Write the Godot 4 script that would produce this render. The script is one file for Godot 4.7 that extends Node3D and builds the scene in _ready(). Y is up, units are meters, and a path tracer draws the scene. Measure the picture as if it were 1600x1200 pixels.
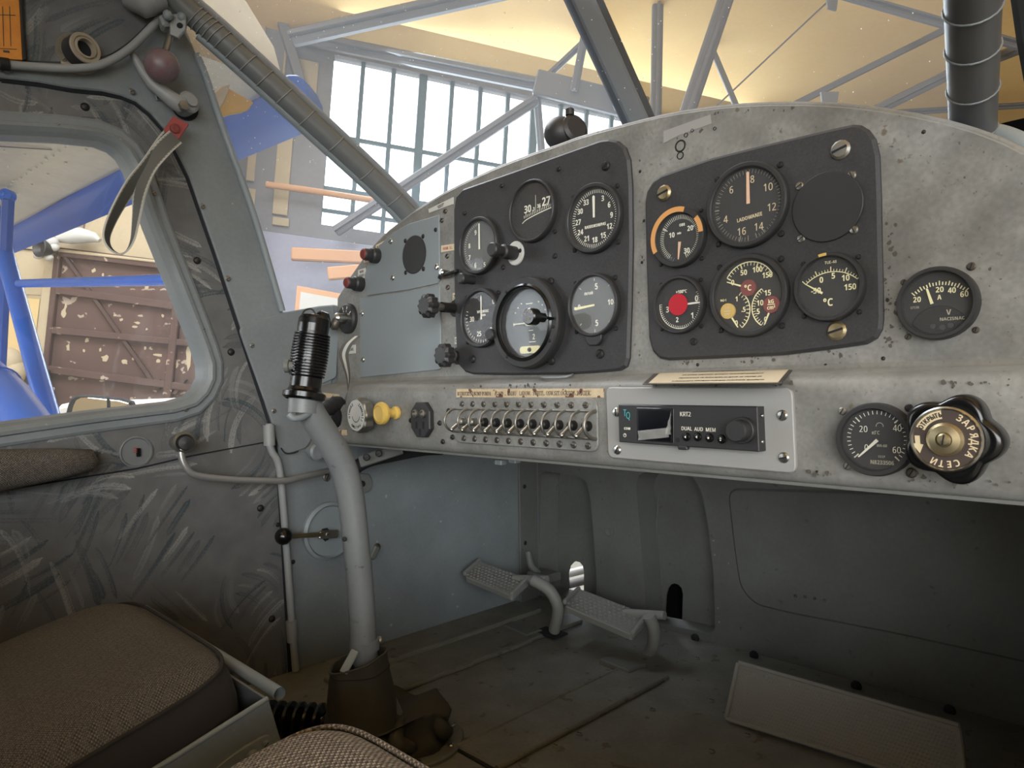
extends Node3D
# A light aircraft cabin standing nose-up in a hangar, seen from the right-hand door.
# Aircraft axes: x to starboard (0 on the centre line), y up, z aft (0 on the instrument panel).
const F := 1109.0
var E := Vector3(0.6, 1.6, 0.693)
var cf: Vector3
var cr: Vector3
var cu: Vector3
var M := {}
var taken := {}
var HUP := Vector3(0, 1, -0.1).normalized()
var LW := Transform3D(Basis(Vector3(0, 0, -1), Vector3(0, 1, 0), Vector3(1, 0, 0)), Vector3(-0.55, 0, 0))

class MB:
	var v := PackedVector3Array()
	var n := PackedVector3Array()
	var uv := PackedVector2Array()
	func tri(a: Vector3, b: Vector3, c: Vector3, na: Vector3, nb: Vector3, nc: Vector3, ua := Vector2.ZERO, ub := Vector2.ZERO, uc := Vector2.ZERO) -> void:
		if (b - a).cross(c - a).dot(na + nb + nc) > 0.0:
			v.append_array([a, c, b]); n.append_array([na, nc, nb]); uv.append_array([ua, uc, ub])
		else:
			v.append_array([a, b, c]); n.append_array([na, nb, nc]); uv.append_array([ua, ub, uc])
	func flat(a: Vector3, b: Vector3, c: Vector3, nn := Vector3.ZERO, ua := Vector2.ZERO, ub := Vector2.ZERO, uc := Vector2.ZERO) -> void:
		var q := (b - a).cross(c - a)
		if q.length() < 1e-14:
			return
		q = q.normalized()
		if nn != Vector3.ZERO and q.dot(nn) < 0.0:
			q = -q
		tri(a, b, c, q, q, q, ua, ub, uc)
	func quad(a: Vector3, b: Vector3, c: Vector3, d: Vector3, nn := Vector3.ZERO) -> void:
		flat(a, b, c, nn, Vector2(0, 0), Vector2(1, 0), Vector2(1, 1)); flat(a, c, d, nn, Vector2(0, 0), Vector2(1, 1), Vector2(0, 1))
	func grid(rows: Array, wrap := false, uvs := Vector2.ONE) -> void:
		var nr := rows.size()
		var nc: int = rows[0].size()
		var ns := []
		for i in nr:
			var r := PackedVector3Array(); r.resize(nc); ns.append(r)
		var jn := nc if wrap else nc - 1
		for i in nr - 1:
			for j in jn:
				var k := (j + 1) % nc
				var d1: Vector3 = rows[i + 1][k] - rows[i][j]
				var d2: Vector3 = rows[i + 1][j] - rows[i][k]
				var q := d1.cross(d2)
				if q.length() > 1e-16:
					q = q.normalized()
					ns[i][j] += q; ns[i][k] += q; ns[i + 1][j] += q; ns[i + 1][k] += q
		for i in nr - 1:
			for j in jn:
				var k := (j + 1) % nc
				var a: Vector3 = rows[i][j]
				var b: Vector3 = rows[i][k]
				var c: Vector3 = rows[i + 1][k]
				var d: Vector3 = rows[i + 1][j]
				var u0 := Vector2(float(j) / jn, float(i) / (nr - 1)) * uvs
				var u1 := Vector2(float(j + 1) / jn, float(i + 1) / (nr - 1)) * uvs
				var na := nz(ns[i][j]); var nb := nz(ns[i][k]); var nc2 := nz(ns[i + 1][k]); var nd := nz(ns[i + 1][j])
				if a.distance_squared_to(b) > 1e-14:
					tri(a, b, c, na, nb, nc2, u0, Vector2(u1.x, u0.y), u1)
				if c.distance_squared_to(d) > 1e-14:
					tri(a, c, d, na, nc2, nd, u0, u1, Vector2(u0.x, u1.y))
	func nz(q: Vector3) -> Vector3:
		return q.normalized() if q.length() > 1e-9 else Vector3.UP
	# turned about the local z axis: profile of (radius, height)
	func lathe(x: Transform3D, prof: Array, segs := 24, smooth := false) -> void:
		var rows := []
		for p in prof:
			var r := PackedVector3Array()
			for j in segs:
				var a := TAU * j / segs
				r.append(x * Vector3(cos(a) * p.x, sin(a) * p.x, p.y))
			rows.append(r)
		if smooth:
			grid(rows, true)
		else:
			for i in rows.size() - 1:
				grid([rows[i], rows[i + 1]], true)
	func ball(x: Transform3D, r: float, segs := 16, sq := 1.0) -> void:
		var prof := []
		for i in segs / 2 + 1:
			var a := PI * i / (segs / 2)
			prof.append(Vector2(sin(a) * r, -cos(a) * r * sq))
		lathe(x, prof, segs, true)
	func tube(pts: Array, rad, segs := 12, caps := true, flatness := 1.0) -> void:
		var m := pts.size()
		var rows := []
		var up := Vector3.ZERO
		for i in m:
			var t: Vector3 = (pts[mini(i + 1, m - 1)] - pts[maxi(i - 1, 0)]).normalized()
			if up == Vector3.ZERO:
				up = Vector3.UP if absf(t.y) < 0.9 else Vector3.RIGHT
			up = (up - t * up.dot(t)).normalized()
			var s := t.cross(up)
			var r: float = rad[i] if rad is Array else rad
			var row := PackedVector3Array()
			for j in segs:
				var a := TAU * j / segs
				row.append(pts[i] + (up * cos(a) + s * sin(a) * flatness) * r)
			rows.append(row)
		grid(rows, true)
		if caps:
			for e in [0, m - 1]:
				for j in range(1, segs - 1):
					flat(rows[e][0], rows[e][j], rows[e][j + 1], (pts[0] - pts[1]) if e == 0 else (pts[m - 1] - pts[m - 2]))
	func box(x: Transform3D, s: Vector3, b := 0.0) -> void:
		var h := s * 0.5
		b = minf(b, minf(h.x, minf(h.y, h.z)) * 0.9)
		var ax := [Vector3.RIGHT, Vector3.UP, Vector3.BACK]
		for a in 3:
			var p: int = (a + 1) % 3
			var q: int = (a + 2) % 3
			for sg in [-1.0, 1.0]:
				var c: Vector3 = ax[a] * h[a] * sg
				var e1: Vector3 = ax[p] * (h[p] - b)
				var e2: Vector3 = ax[q] * (h[q] - b)
				quad(x * (c - e1 - e2), x * (c + e1 - e2), x * (c + e1 + e2), x * (c - e1 + e2), x.basis * (ax[a] * sg))
			if b > 0.0:
				for s1 in [-1.0, 1.0]:
					for s2 in [-1.0, 1.0]:
						var l: Vector3 = ax[a] * (h[a] - b)
						var p1: Vector3 = ax[p] * h[p] * s1 + ax[q] * (h[q] - b) * s2
						var p2: Vector3 = ax[p] * (h[p] - b) * s1 + ax[q] * h[q] * s2
						quad(x * (p1 - l), x * (p1 + l), x * (p2 + l), x * (p2 - l), x.basis * (ax[p] * s1 + ax[q] * s2))
		if b > 0.0:
			for sx in [-1.0, 1.0]:
				for sy in [-1.0, 1.0]:
					for sz in [-1.0, 1.0]:
						var g := Vector3(sx, sy, sz)
						flat(x * (Vector3(h.x, h.y - b, h.z - b) * g), x * (Vector3(h.x - b, h.y, h.z - b) * g), x * (Vector3(h.x - b, h.y - b, h.z) * g), x.basis * g)
	func bar(a: Vector3, b: Vector3, w: float, h: float, side: Vector3, bev := 0.0) -> void:
		var d := (b - a)
		var y := d.normalized()
		var s := (side - y * side.dot(y)).normalized()
		box(Transform3D(Basis(s, y, s.cross(y)), (a + b) * 0.5), Vector3(w, d.length(), h), bev)
	# a flat polygon given in the xy of x, thickened from z0 to z1 with a chamfer round its front
	func prism(poly: PackedVector2Array, x: Transform3D, z0: float, z1: float, bev := 0.0, uvs := 1.0, back := true) -> void:
		if Geometry2D.is_polygon_clockwise(poly):
			poly = poly.duplicate(); poly.reverse()
		var m := poly.size()
		var ins := PackedVector2Array()
		for i in m:
			var p := poly[i]
			var d0 := (p - poly[(i + m - 1) % m]).normalized()
			var d1 := (poly[(i + 1) % m] - p).normalized()
			var n0 := Vector2(-d0.y, d0.x)
			var n1 := Vector2(-d1.y, d1.x)
			var k := n0 + n1
			ins.append(p + (k / maxf(k.length_squared() * 0.5, 0.5)) * bev)
		var idx := Geometry2D.triangulate_polygon(ins)
		var nn := x.basis.z * signf(z1 - z0)
		for i in range(0, idx.size(), 3):
			var a := ins[idx[i]]; var b := ins[idx[i + 1]]; var c := ins[idx[i + 2]]
			flat(x * Vector3(a.x, a.y, z1), x * Vector3(b.x, b.y, z1), x * Vector3(c.x, c.y, z1), nn, a * uvs, b * uvs, c * uvs)
			if back:
				flat(x * Vector3(a.x, a.y, z0), x * Vector3(b.x, b.y, z0), x * Vector3(c.x, c.y, z0), -nn, a * uvs, b * uvs, c * uvs)
		var zb := z1 - bev * signf(z1 - z0)
		for i in m:
			var k := (i + 1) % m
			var e := poly[k] - poly[i]
			var o := x.basis * Vector3(e.y, -e.x, 0)
			if bev > 0.0:
				quad(x * Vector3(ins[i].x, ins[i].y, z1), x * Vector3(ins[k].x, ins[k].y, z1), x * Vector3(poly[k].x, poly[k].y, zb), x * Vector3(poly[i].x, poly[i].y, zb), o.normalized() + nn.normalized())
			quad(x * Vector3(poly[i].x, poly[i].y, zb), x * Vector3(poly[k].x, poly[k].y, zb), x * Vector3(poly[k].x, poly[k].y, z0), x * Vector3(poly[i].x, poly[i].y, z0), o)
	func strip(pa: Array, pb: Array, smooth := true) -> void:
		if smooth:
			grid([PackedVector3Array(pa), PackedVector3Array(pb)], false)
		else:
			for i in pa.size() - 1:
				quad(pa[i], pa[i + 1], pb[i + 1], pb[i])
	# ring sector in the local xy, angles clockwise from the top
	func arc(x: Transform3D, r0: float, r1: float, a0: float, a1: float, z: float, k := 24) -> void:
		var nn := x.basis.z
		for i in k:
			var a := deg_to_rad(lerpf(a0, a1, float(i) / k)); var b := deg_to_rad(lerpf(a0, a1, float(i + 1) / k))
			var A := Vector3(sin(a), cos(a), 0); var B := Vector3(sin(b), cos(b), 0); var Z := Vector3(0, 0, z)
			quad(x * (A * r0 + Z), x * (A * r1 + Z), x * (B * r1 + Z), x * (B * r0 + Z), nn)
	func tick(x: Transform3D, r0: float, r1: float, a: float, w: float, z: float) -> void:
		var q := deg_to_rad(a)
		var d := Vector3(sin(q), cos(q), 0); var s := Vector3(cos(q), -sin(q), 0) * w * 0.5; var Z := Vector3(0, 0, z)
		quad(x * (d * r0 - s + Z), x * (d * r1 - s + Z), x * (d * r1 + s + Z), x * (d * r0 + s + Z), x.basis.z)
	func ticks(x: Transform3D, r0: float, r1: float, a0: float, a1: float, k: int, w: float, z: float) -> void:
		for i in k + 1:
			tick(x, r0, r1, lerpf(a0, a1, float(i) / k), w, z)
	func disc(x: Transform3D, r: float, z: float, k := 32) -> void:
		for i in k:
			var a := TAU * i / k; var b := TAU * (i + 1) / k
			flat(x * Vector3(0, 0, z), x * Vector3(cos(a) * r, sin(a) * r, z), x * Vector3(cos(b) * r, sin(b) * r, z), x.basis.z)
	func mesh(off := Vector3.ZERO) -> ArrayMesh:
		var a := []
		a.resize(Mesh.ARRAY_MAX)
		var vv := v
		if off != Vector3.ZERO:
			vv = v.duplicate()
			for i in vv.size():
				vv[i] -= off
		a[Mesh.ARRAY_VERTEX] = vv; a[Mesh.ARRAY_NORMAL] = n; a[Mesh.ARRAY_TEX_UV] = uv
		var m := ArrayMesh.new()
		if vv.size() > 0:
			m.add_surface_from_arrays(Mesh.PRIMITIVE_TRIANGLES, a)
		return m

func ray(x: float, y: float) -> Vector3:
	return cf + cr * ((x - 800.0) / F) + cu * ((600.0 - y) / F)
func pz(x: float, y: float, z: float) -> Vector3:
	var d := ray(x, y); return E + d * ((z - E.z) / d.z)
func px(x: float, y: float, xx := -0.55) -> Vector3:
	var d := ray(x, y); return E + d * ((xx - E.x) / d.x)
func py(x: float, y: float, yy: float) -> Vector3:
	var d := ray(x, y); return E + d * ((yy - E.y) / d.y)
func pd(x: float, y: float, depth: float) -> Vector3:
	return E + ray(x, y) * depth
func pp(x: float, y: float, o: Vector3, nn: Vector3) -> Vector3:
	var d := ray(x, y); return E + d * ((o - E).dot(nn) / d.dot(nn))
func dep(p: Vector3) -> float:
	return (p - E).dot(cf)
func zs(a: Array, z: float) -> Array:
	var o := []
	for p in a: o.append(pz(p[0], p[1], z))
	return o
func xs(a: Array, x := -0.55) -> Array:
	var o := []
	for p in a: o.append(px(p[0], p[1], x))
	return o
func flat2(pts: Array, x: Transform3D) -> PackedVector2Array:
	var o := PackedVector2Array()
	var i := x.affine_inverse()
	for p in pts:
		var q: Vector3 = i * p
		o.append(Vector2(q.x, q.y))
	return o
func smooth3(pts: Array, k := 6, closed := false) -> Array:
	var o := []
	var m := pts.size()
	for i in (m if closed else m - 1):
		var a: Vector3 = pts[(i - 1 + m) % m] if closed or i > 0 else pts[0]
		var b: Vector3 = pts[i]
		var c: Vector3 = pts[(i + 1) % m]
		var d: Vector3 = pts[(i + 2) % m] if closed or i + 2 < m else pts[m - 1]
		for j in k:
			o.append(b.cubic_interpolate(c, a, d, float(j) / k))
	if not closed:
		o.append(pts[m - 1])
	return o
func rrect(w: float, h: float, r: float, k := 5) -> PackedVector2Array:
	var o := PackedVector2Array()
	for c in [[1, 1, 0], [-1, 1, 90], [-1, -1, 180], [1, -1, 270]]:
		for i in k + 1:
			var a := deg_to_rad(c[2] + 90.0 * i / k)
			o.append(Vector2(c[0] * (w * 0.5 - r) + cos(a) * r, c[1] * (h * 0.5 - r) + sin(a) * r))
	return o
func circle2(r: float, k := 24, c := Vector2.ZERO) -> PackedVector2Array:
	var o := PackedVector2Array()
	for i in k:
		o.append(c + Vector2(cos(TAU * i / k), sin(TAU * i / k)) * r)
	return o
func rounded(poly: PackedVector2Array, r: float, k := 5) -> PackedVector2Array:
	var o := PackedVector2Array()
	var m := poly.size()
	for i in m:
		var p := poly[i]
		var a := poly[(i + m - 1) % m] - p
		var b := poly[(i + 1) % m] - p
		var q := minf(r, minf(a.length(), b.length()) * 0.45)
		var s := p + a.normalized() * q
		var e := p + b.normalized() * q
		for j in k + 1:
			var t := float(j) / k
			o.append(s.lerp(p, t).lerp(p.lerp(e, t), t))
	return o
# a polygon with holes, cut into simple polygons by upright cuts through the holes
func pierced(outer: PackedVector2Array, holes: Array) -> Array:
	var cuts := [-100.0]
	for h in holes:
		var c := 0.0
		for p in h: c += p.x
		cuts.append(c / h.size() + 0.000137)
	cuts.append(100.0); cuts.sort()
	var out := []
	for i in cuts.size() - 1:
		var s := PackedVector2Array([Vector2(cuts[i], -100), Vector2(cuts[i + 1], -100), Vector2(cuts[i + 1], 100), Vector2(cuts[i], 100)])
		var now: Array = []
		now.append_array(Geometry2D.intersect_polygons(outer, s))
		for h in holes:
			var nxt := []
			for p in now:
				nxt.append_array(Geometry2D.clip_polygons(p, h))
			now = nxt
		out.append_array(now)
	return out

func at(p: Vector3) -> Transform3D:
	return Transform3D(Basis.IDENTITY, p)
func facing(p: Vector3, z: Vector3, up := Vector3.UP) -> Transform3D:
	z = z.normalized()
	var x := up.cross(z).normalized()
	return Transform3D(Basis(x, z.cross(x), z), p)
func numbered(called: String, where: Node) -> String:
	var key := str(where.get_instance_id()) + called
	var c: int = taken.get(key, 0)
	taken[key] = c + 1
	return called if c == 0 else "%s_%03d" % [called, c]
func tag(o: Node, label: String, category: String, group := "") -> Node:
	o.set_meta("label", label); o.set_meta("category", category)
	if group: o.set_meta("group", group)
	return o
func thing(called: String, label: String, category: String, where := Vector3.ZERO, group := "") -> Node3D:
	var o := Node3D.new()
	o.name = numbered(called, self)
	o.position = where
	add_child(o, true)
	tag(o, label, category, group)
	return o
# one named mesh; the builder's points are in the parent's own axes
func obj(called: String, b: MB, m: Material, parent: Node = self, label := "") -> MeshInstance3D:
	return put(called, b.mesh(), m, parent, label)
func put(called: String, me: Mesh, m: Material, parent: Node = self, label := "") -> MeshInstance3D:
	var o := MeshInstance3D.new()
	o.name = numbered(called, parent)
	o.mesh = me
	o.material_override = null
	if me.get_surface_count() > 0: me.surface_set_material(0, m)
	parent.add_child(o, true)
	if label: o.set_meta("label", label)
	return o
# the same with points given in the cabin's axes
func objw(called: String, b: MB, m: Material, parent: Node = self, label := "") -> MeshInstance3D:
	var off := Vector3.ZERO
	var q: Node = parent
	while q != self and q != null:
		off += (q as Node3D).position
		q = q.get_parent()
	return put(called, b.mesh(off), m, parent, label)
func struct(o: Node, label: String, category := "") -> Node:
	o.set_meta("kind", "structure"); o.set_meta("label", label)
	if category: o.set_meta("category", category)
	return o

# lettering
var letters := {}
var fonts := {}
func font(kind: String) -> Font:
	if not fonts.has(kind):
		var f := SystemFont.new()
		f.font_names = PackedStringArray([{"s": "Droid Serif", "m": "Droid Sans Mono"}.get(kind, "Droid Sans")])
		if kind == "b": f.font_weight = 700
		fonts[kind] = f
	return fonts[kind]
func glyphs(s: String, kind: String) -> Array:
	var key := kind + s
	if not letters.has(key):
		var t := TextMesh.new()
		t.font = font(kind); t.text = s; t.font_size = 32; t.pixel_size = 0.01; t.depth = 0.02; t.curve_step = 3.0
		letters[key] = t.get_mesh_arrays()
	return letters[key]
func write(b: MB, x: Transform3D, s: String, h: float, kind := "", wide := 1.0, z := 0.0) -> void:
	var a := glyphs(s, kind)
	var v: PackedVector3Array = a[Mesh.ARRAY_VERTEX]
	if v.is_empty(): return
	var nn: PackedVector3Array = a[Mesh.ARRAY_NORMAL]
	var ix: PackedInt32Array = a[Mesh.ARRAY_INDEX]
	var cap: PackedVector3Array = glyphs("H", kind)[Mesh.ARRAY_VERTEX]
	var lo := 1e9; var hi := -1e9; var y0 := 1e9; var y1 := -1e9
	for p in v: lo = minf(lo, p.x); hi = maxf(hi, p.x)
	for p in cap: y0 = minf(y0, p.y); y1 = maxf(y1, p.y)
	var k := h / (y1 - y0)
	var c := Vector3((lo + hi) * 0.5, (y0 + y1) * 0.5, 0)
	for i in range(0, ix.size(), 3):
		var t := [ix[i], ix[i + 1], ix[i + 2]]
		if nn[t[0]].z < -0.5: continue
		var P := []
		for j in t:
			var q: Vector3 = (v[j] - c) * k
			P.append(x * Vector3(q.x * wide, q.y, z + (0.00025 if v[j].z > 0.0 else 0.0)))
		b.flat(P[0], P[1], P[2], x.basis * (nn[t[0]] + nn[t[1]] + nn[t[2]]))
func polar(x: Transform3D, r: float, a: float, turn := false) -> Transform3D:
	var q := deg_to_rad(a)
	var t := x.translated_local(Vector3(sin(q) * r, cos(q) * r, 0))
	return t.rotated_local(Vector3(0, 0, 1), -q) if turn else t
func _ready() -> void:
	# camera: in the open right-hand door, looking forward and to port
	cf = (Vector3(-0.70711, 0.0045, -0.70711)).normalized()
	cr = Vector3(0.70711, -0.0137, -0.70711)
	cr = (cr - cf * cr.dot(cf)).normalized()
	cu = cr.cross(cf)
	var cam := Camera3D.new()
	cam.name = "camera"
	cam.transform = Transform3D(Basis(cr, cu, -cf), E)
	cam.fov = rad_to_deg(2.0 * atan(600.0 / F))
	cam.near = 0.02; cam.far = 200.0
	add_child(cam)
	# overcast daylight
	var env := Environment.new()
	var sky := Sky.new()
	var sm := ProceduralSkyMaterial.new()
	sm.sky_top_color = Color(0.90, 0.95, 1.0); sm.sky_horizon_color = Color(0.96, 0.98, 1.0)
	sm.ground_horizon_color = Color(0.75, 0.75, 0.73); sm.ground_bottom_color = Color(0.6, 0.6, 0.58)
	sm.energy_multiplier = 6.0
	sky.sky_material = sm
	env.background_mode = Environment.BG_SKY
	env.sky = sky
	env.ambient_light_source = Environment.AMBIENT_SOURCE_DISABLED
	env.tonemap_mode = Environment.TONE_MAPPER_LINEAR
	env.tonemap_exposure = 1.1
	env.sdfgi_enabled = true; env.ssao_enabled = true; env.ssil_enabled = true
	var we := WorldEnvironment.new()
	we.name = "world_environment"; we.environment = env
	add_child(we)
	hall_axes()
	# daylight that comes in through the hall's tall gateway behind the photographer and the tall window ahead
	area("gateway_daylight", E + hn * 11.6 - hd * 5.0 + HUP * 0.9, -hn + hd * 0.35, 13.0, 5.0, 125.0, Color(1.0, 0.98, 0.95))
	area("window_daylight", w1o + hn * 0.45 + hd * 2.5 - HUP * 0.4, hn - HUP * 0.55, 8.0, 4.0, 65.0, Color(0.90, 0.96, 1.0))
	area("added_roof_light", E + Vector3(-6.0, 0, -0.5) + HUP * 5.4, -HUP, 5.6, 3.6, 60.0, Color(0.97, 0.98, 1.0))  # invented roof opening, added to brighten the wing underside
	materials()
	hall()
	cabin()
	windscreen()
	panel()
	gauges_left()
	gauges_right()
	shelf_things()
	door()
	stick()
	footwell()
	seats()
	wing()

func area(called: String, p: Vector3, towards: Vector3, w: float, h: float, e: float, c: Color) -> void:
	var l := AreaLight3D.new()
	l.name = called
	l.area_size = Vector2(w, h)
	l.light_energy = e; l.light_color = c
	l.area_range = 60.0; l.area_attenuation = 2.0
	l.shadow_enabled = true
	l.transform = facing(p, -towards, HUP if absf(towards.normalized().dot(HUP)) < 0.9 else hd)
	add_child(l)

# ---------- the hangar ----------
var hd: Vector3      # along the window wall, receding to starboard
var hn: Vector3      # from the window wall towards the aeroplane
var w1o: Vector3     # a point of the window wall
var HX: Transform3D  # window wall: x along it, y up, z into the hall
func hall_axes() -> void:
	hd = ray(4200, 773)
	hd = (hd - HUP * hd.dot(HUP)).normalized()
	hn = hd.cross(HUP).normalized()
	if hn.dot(cf) > 0.0: hn = -hn
	w1o = pd(650, 150, 13.0)
	var x := HUP.cross(hn)
	HX = Transform3D(Basis(x, HUP, hn), w1o)

func hw(x: float, y: float) -> Vector3:   # a pixel on the window wall, in that wall's axes
	return HX.affine_inverse() * pp(x, y, w1o, hn)

func hall() -> void:
	var b: MB
	var top := hw(580, 92).y
	var bot := -(w1o - E).dot(HUP) - 1.75
	var big := 22.0
	# floor
	b = MB.new()
	b.box(HX * Transform3D(Basis.IDENTITY, Vector3(6, bot - 0.1, 9)), Vector3(46, 0.2, 34), 0.0)
	struct(objw("floor_001", b, M.concrete), "pale concrete floor of the hangar outside the aircraft", "floor")
	b = MB.new()
	# the ceiling, with an unseen opening added to light the port wing
	var rl := HX.affine_inverse() * (E + Vector3(-6.0, 0, -0.5))
	for r in [[-17.0, rl.x - 3.0, -0.3, 25.3], [rl.x + 3.0, 29.0, -0.3, 25.3], [rl.x - 3.0, rl.x + 3.0, -0.3, rl.z - 2.0], [rl.x - 3.0, rl.x + 3.0, rl.z + 2.0, 25.3]]:
		b.box(HX * Transform3D(Basis.IDENTITY, Vector3((r[0] + r[1]) * 0.5, top + 0.25, (r[2] + r[3]) * 0.5)), Vector3(r[1] - r[0], 0.2, r[3] - r[2]), 0.0)
	struct(objw("ceiling_001", b, M.foil_ceiling), "yellowish insulated hangar ceiling above the trusses", "ceiling")
	# window wall: pieces round the window
	var xl := hw(505, 300).x
	var xr := hw(1010, 260).x
	var wt := hw(580, 97).y
	var rail := hw(520, 297).y
	var wb := hw(520, 353).y
	var xr2: float = xr + 0.6
	b = MB.new()
	var W := MB.new()
	for r in [[-16.0, xl, bot, top + 0.3], [xl, 28.0, wt, top + 0.3], [xr2, 28.0, bot, wt], [xl, xr2, bot, wb]]:
		var m: MB = W
		m.box(HX * Transform3D(Basis.IDENTITY, Vector3((r[0] + r[1]) * 0.5, (r[2] + r[3]) * 0.5, -0.12)), Vector3(r[1] - r[0], r[3] - r[2], 0.24), 0.0)
	var ww := objw("wall_front_001", W, M.hall_grey)
	struct(ww, "grey hangar wall that holds the tall glazed window", "wall")
	# cream fields between grey pilasters, left of the window
	for f in [[384, 404, 205, 283], [428, 460, 190, 287], [384, 400, 297, 345], [425, 452, 297, 335], [425, 452, 343, 352], [400, 418, 20, 105], [440, 455, 0, 130], [452, 498, 100, 190]]:
		var c0 := hw(f[0], f[3]); var c1 := hw(f[1], f[2])
		b = MB.new()
		b.box(HX * Transform3D(Basis.IDENTITY, Vector3((c0.x + c1.x) * 0.5, (c0.y + c1.y) * 0.5, 0.03)), Vector3(absf(c1.x - c0.x), absf(c1.y - c0.y), 0.06), 0.01)
		objw("wall_field", b, M.hall_wall, ww)
	b = MB.new()
	b.bar(pp(430, 0, w1o + hn * 0.2, hn), pp(470, 130, w1o + hn * 0.2, hn), 0.16, 0.16, hn, 0.01)
	objw("pipe_brace", b, M.truss_grey, ww)
	b = MB.new()
	b.box(HX * Transform3D(Basis.IDENTITY, Vector3(4.0, (bot + wb) * 0.5 - 0.1, 0.04)), Vector3(24, wb - bot - 0.35, 0.08), 0.01)  # flat bluish band over the lower wall
	objw("lower_band", b, M.hall_lower_blue, ww)
	# the window: panes, bars
	var win := thing("window_1", "tall hangar window of many white panes in thin teal bars", "window", HX * Vector3(xl, wb, -0.1))
	win.set_meta("kind", "structure")
	var xs_ := [xl]
	var x0: float = hw(521, 94).x
	var x1: float = hw(798, 145).x
	var st: float = (x1 - x0) / 6.0
	x0 = hw(519, 94).x
	var k := 0
	while x0 + st * k < xr2 - 0.1:
		xs_.append(x0 + st * k); k += 1
	xs_.append(xr2)
	var ym: float = hw(560, 216).y
	var ys := [wt, ym, rail + 0.0, hw(520, 328).y, wb]
	for i in xs_.size() - 1:
		for j in ys.size() - 1:
			var a: float = xs_[i]; var c: float = xs_[i + 1]
			var p := MB.new()
			p.box(HX * Transform3D(Basis.IDENTITY, Vector3((a + c) * 0.5, (ys[j] + ys[j + 1]) * 0.5, -0.12)), Vector3(c - a, ys[j] - ys[j + 1], 0.006), 0.0)
			objw("pane", p, M.hall_pane, win)
	for i in range(1, xs_.size() - 1):
		b = MB.new()
		var thick := 0.15 if i == 4 or i == 8 else 0.075
		b.box(HX * Transform3D(Basis.IDENTITY, Vector3(xs_[i], (wt + wb) * 0.5, -0.10)), Vector3(thick, wt - wb, 0.09), 0.005)
		objw("mullion", b, M.frame_teal, win)
	for j in range(1, ys.size() - 1):
		b = MB.new()
		b.box(HX * Transform3D(Basis.IDENTITY, Vector3((xl + xr2) * 0.5, ys[j], -0.10)), Vector3(xr2 - xl, 0.16 if j == 2 else 0.06, 0.08), 0.005)
		objw("transom", b, M.frame_teal, win)
	# orange pipe along the wall
	b = MB.new()
	b.tube([pp(415, 288, w1o + hn * 0.35, hn), pp(480, 297, w1o + hn * 0.35, hn), pp(640, 322, w1o + hn * 0.35, hn)], 0.055, 10)
	tag(objw("wall_pipe", b, M.pipe_orange), "dull orange pipe running along the hangar wall below the tall panes", "pipe")
	b = MB.new()
	b.bar(pp(455, 397, w1o + hn * 1.0, hn), pp(600, 404, w1o + hn * 1.0, hn), 0.13, 0.2, hn, 0.02)  # plain orange bar low on the wall
	tag(objw("orange_bar", b, M.pipe_orange), "orange horizontal bar lying along the hangar wall, seen low through the windscreen", "beam")
	b = MB.new()
	b.bar(pp(512, 428, w1o + hn * 1.6, hn), pp(600, 420, w1o + hn * 1.6, hn), 0.10, 0.2, hn, 0.02)
	tag(objw("orange_bar", b, M.pipe_orange), "shorter orange bar below the other, just over the panel's shoulder", "beam")
	var sg := thing("framed_board", "white board in an orange frame low beyond the windscreen", "board", pp(510, 470, w1o + hn * 2.0, hn))  # white rectangle in an orange frame
	var so := w1o + hn * 2.0
	b = MB.new()
	var q := [pp(464, 446, so, hn), pp(540, 460, so, hn), pp(540, 530, so, hn), pp(458, 515, so, hn)]
	var hx2 := Transform3D(HX.basis, so)
	b.prism(flat2(q, hx2), hx2, -0.04, 0.0, 0.004)
	objw("frame", b, M.pipe_orange, sg)
	b = MB.new()
	q = [pp(470, 456, so, hn), pp(535, 468, so, hn), pp(535, 522, so, hn), pp(465, 509, so, hn)]
	b.prism(flat2(q, hx2), hx2, 0.0, 0.008, 0.002)
	objw("panel", b, M.tape_white, sg)
	# other walls of the hall, with the open gateway behind
	b = MB.new()
	var ex := (HX.affine_inverse() * E)
	var sx: float = signf((HX.basis.inverse() * hd).x)
	var o0: float = ex.x - 5.0 * sx - 6.8
	var o1: float = ex.x - 5.0 * sx + 6.8
	for r in [[-16.0, o0, bot, top + 0.3], [o1, 28.0, bot, top + 0.3], [o0, o1, ex.y + 3.5, top + 0.3]]:
		b.box(HX * Transform3D(Basis.IDENTITY, Vector3((r[0] + r[1]) * 0.5, (r[2] + r[3]) * 0.5, 25.0)), Vector3(r[1] - r[0], r[3] - r[2], 0.3), 0.0)
	struct(objw("wall_back_001", b, M.hall_wall), "cream hangar wall with the open gateway behind the aircraft", "wall")
	b = MB.new()
	var s0: float = ex.z - 7.0  # unseen opening, added to send sky light under the port wing
	var s1: float = ex.z - 1.5
	for r in [[0.0, s0, bot, top + 0.3], [s1, 25.2, bot, top + 0.3], [s0, s1, ex.y + 3.0, top + 0.3]]:
		b.box(HX * Transform3D(Basis.IDENTITY, Vector3(ex.x - 11.6 * sx, (r[2] + r[3]) * 0.5, (r[0] + r[1]) * 0.5)), Vector3(0.3, r[3] - r[2], r[1] - r[0]), 0.0)
	struct(objw("wall_left_001", b, M.hall_wall), "cream end wall of the hangar with a side opening added to light the port wing", "wall")
	b = MB.new()
	b.box(HX * Transform3D(Basis.IDENTITY, Vector3(28.1, (bot + top) * 0.5, 12.5)), Vector3(0.3, top - bot + 0.6, 25.5), 0.0)
	struct(objw("wall_right_001", b, M.hall_wall), "cream far end wall of the hangar", "wall")
	trusses()
	gate_wall()

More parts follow.
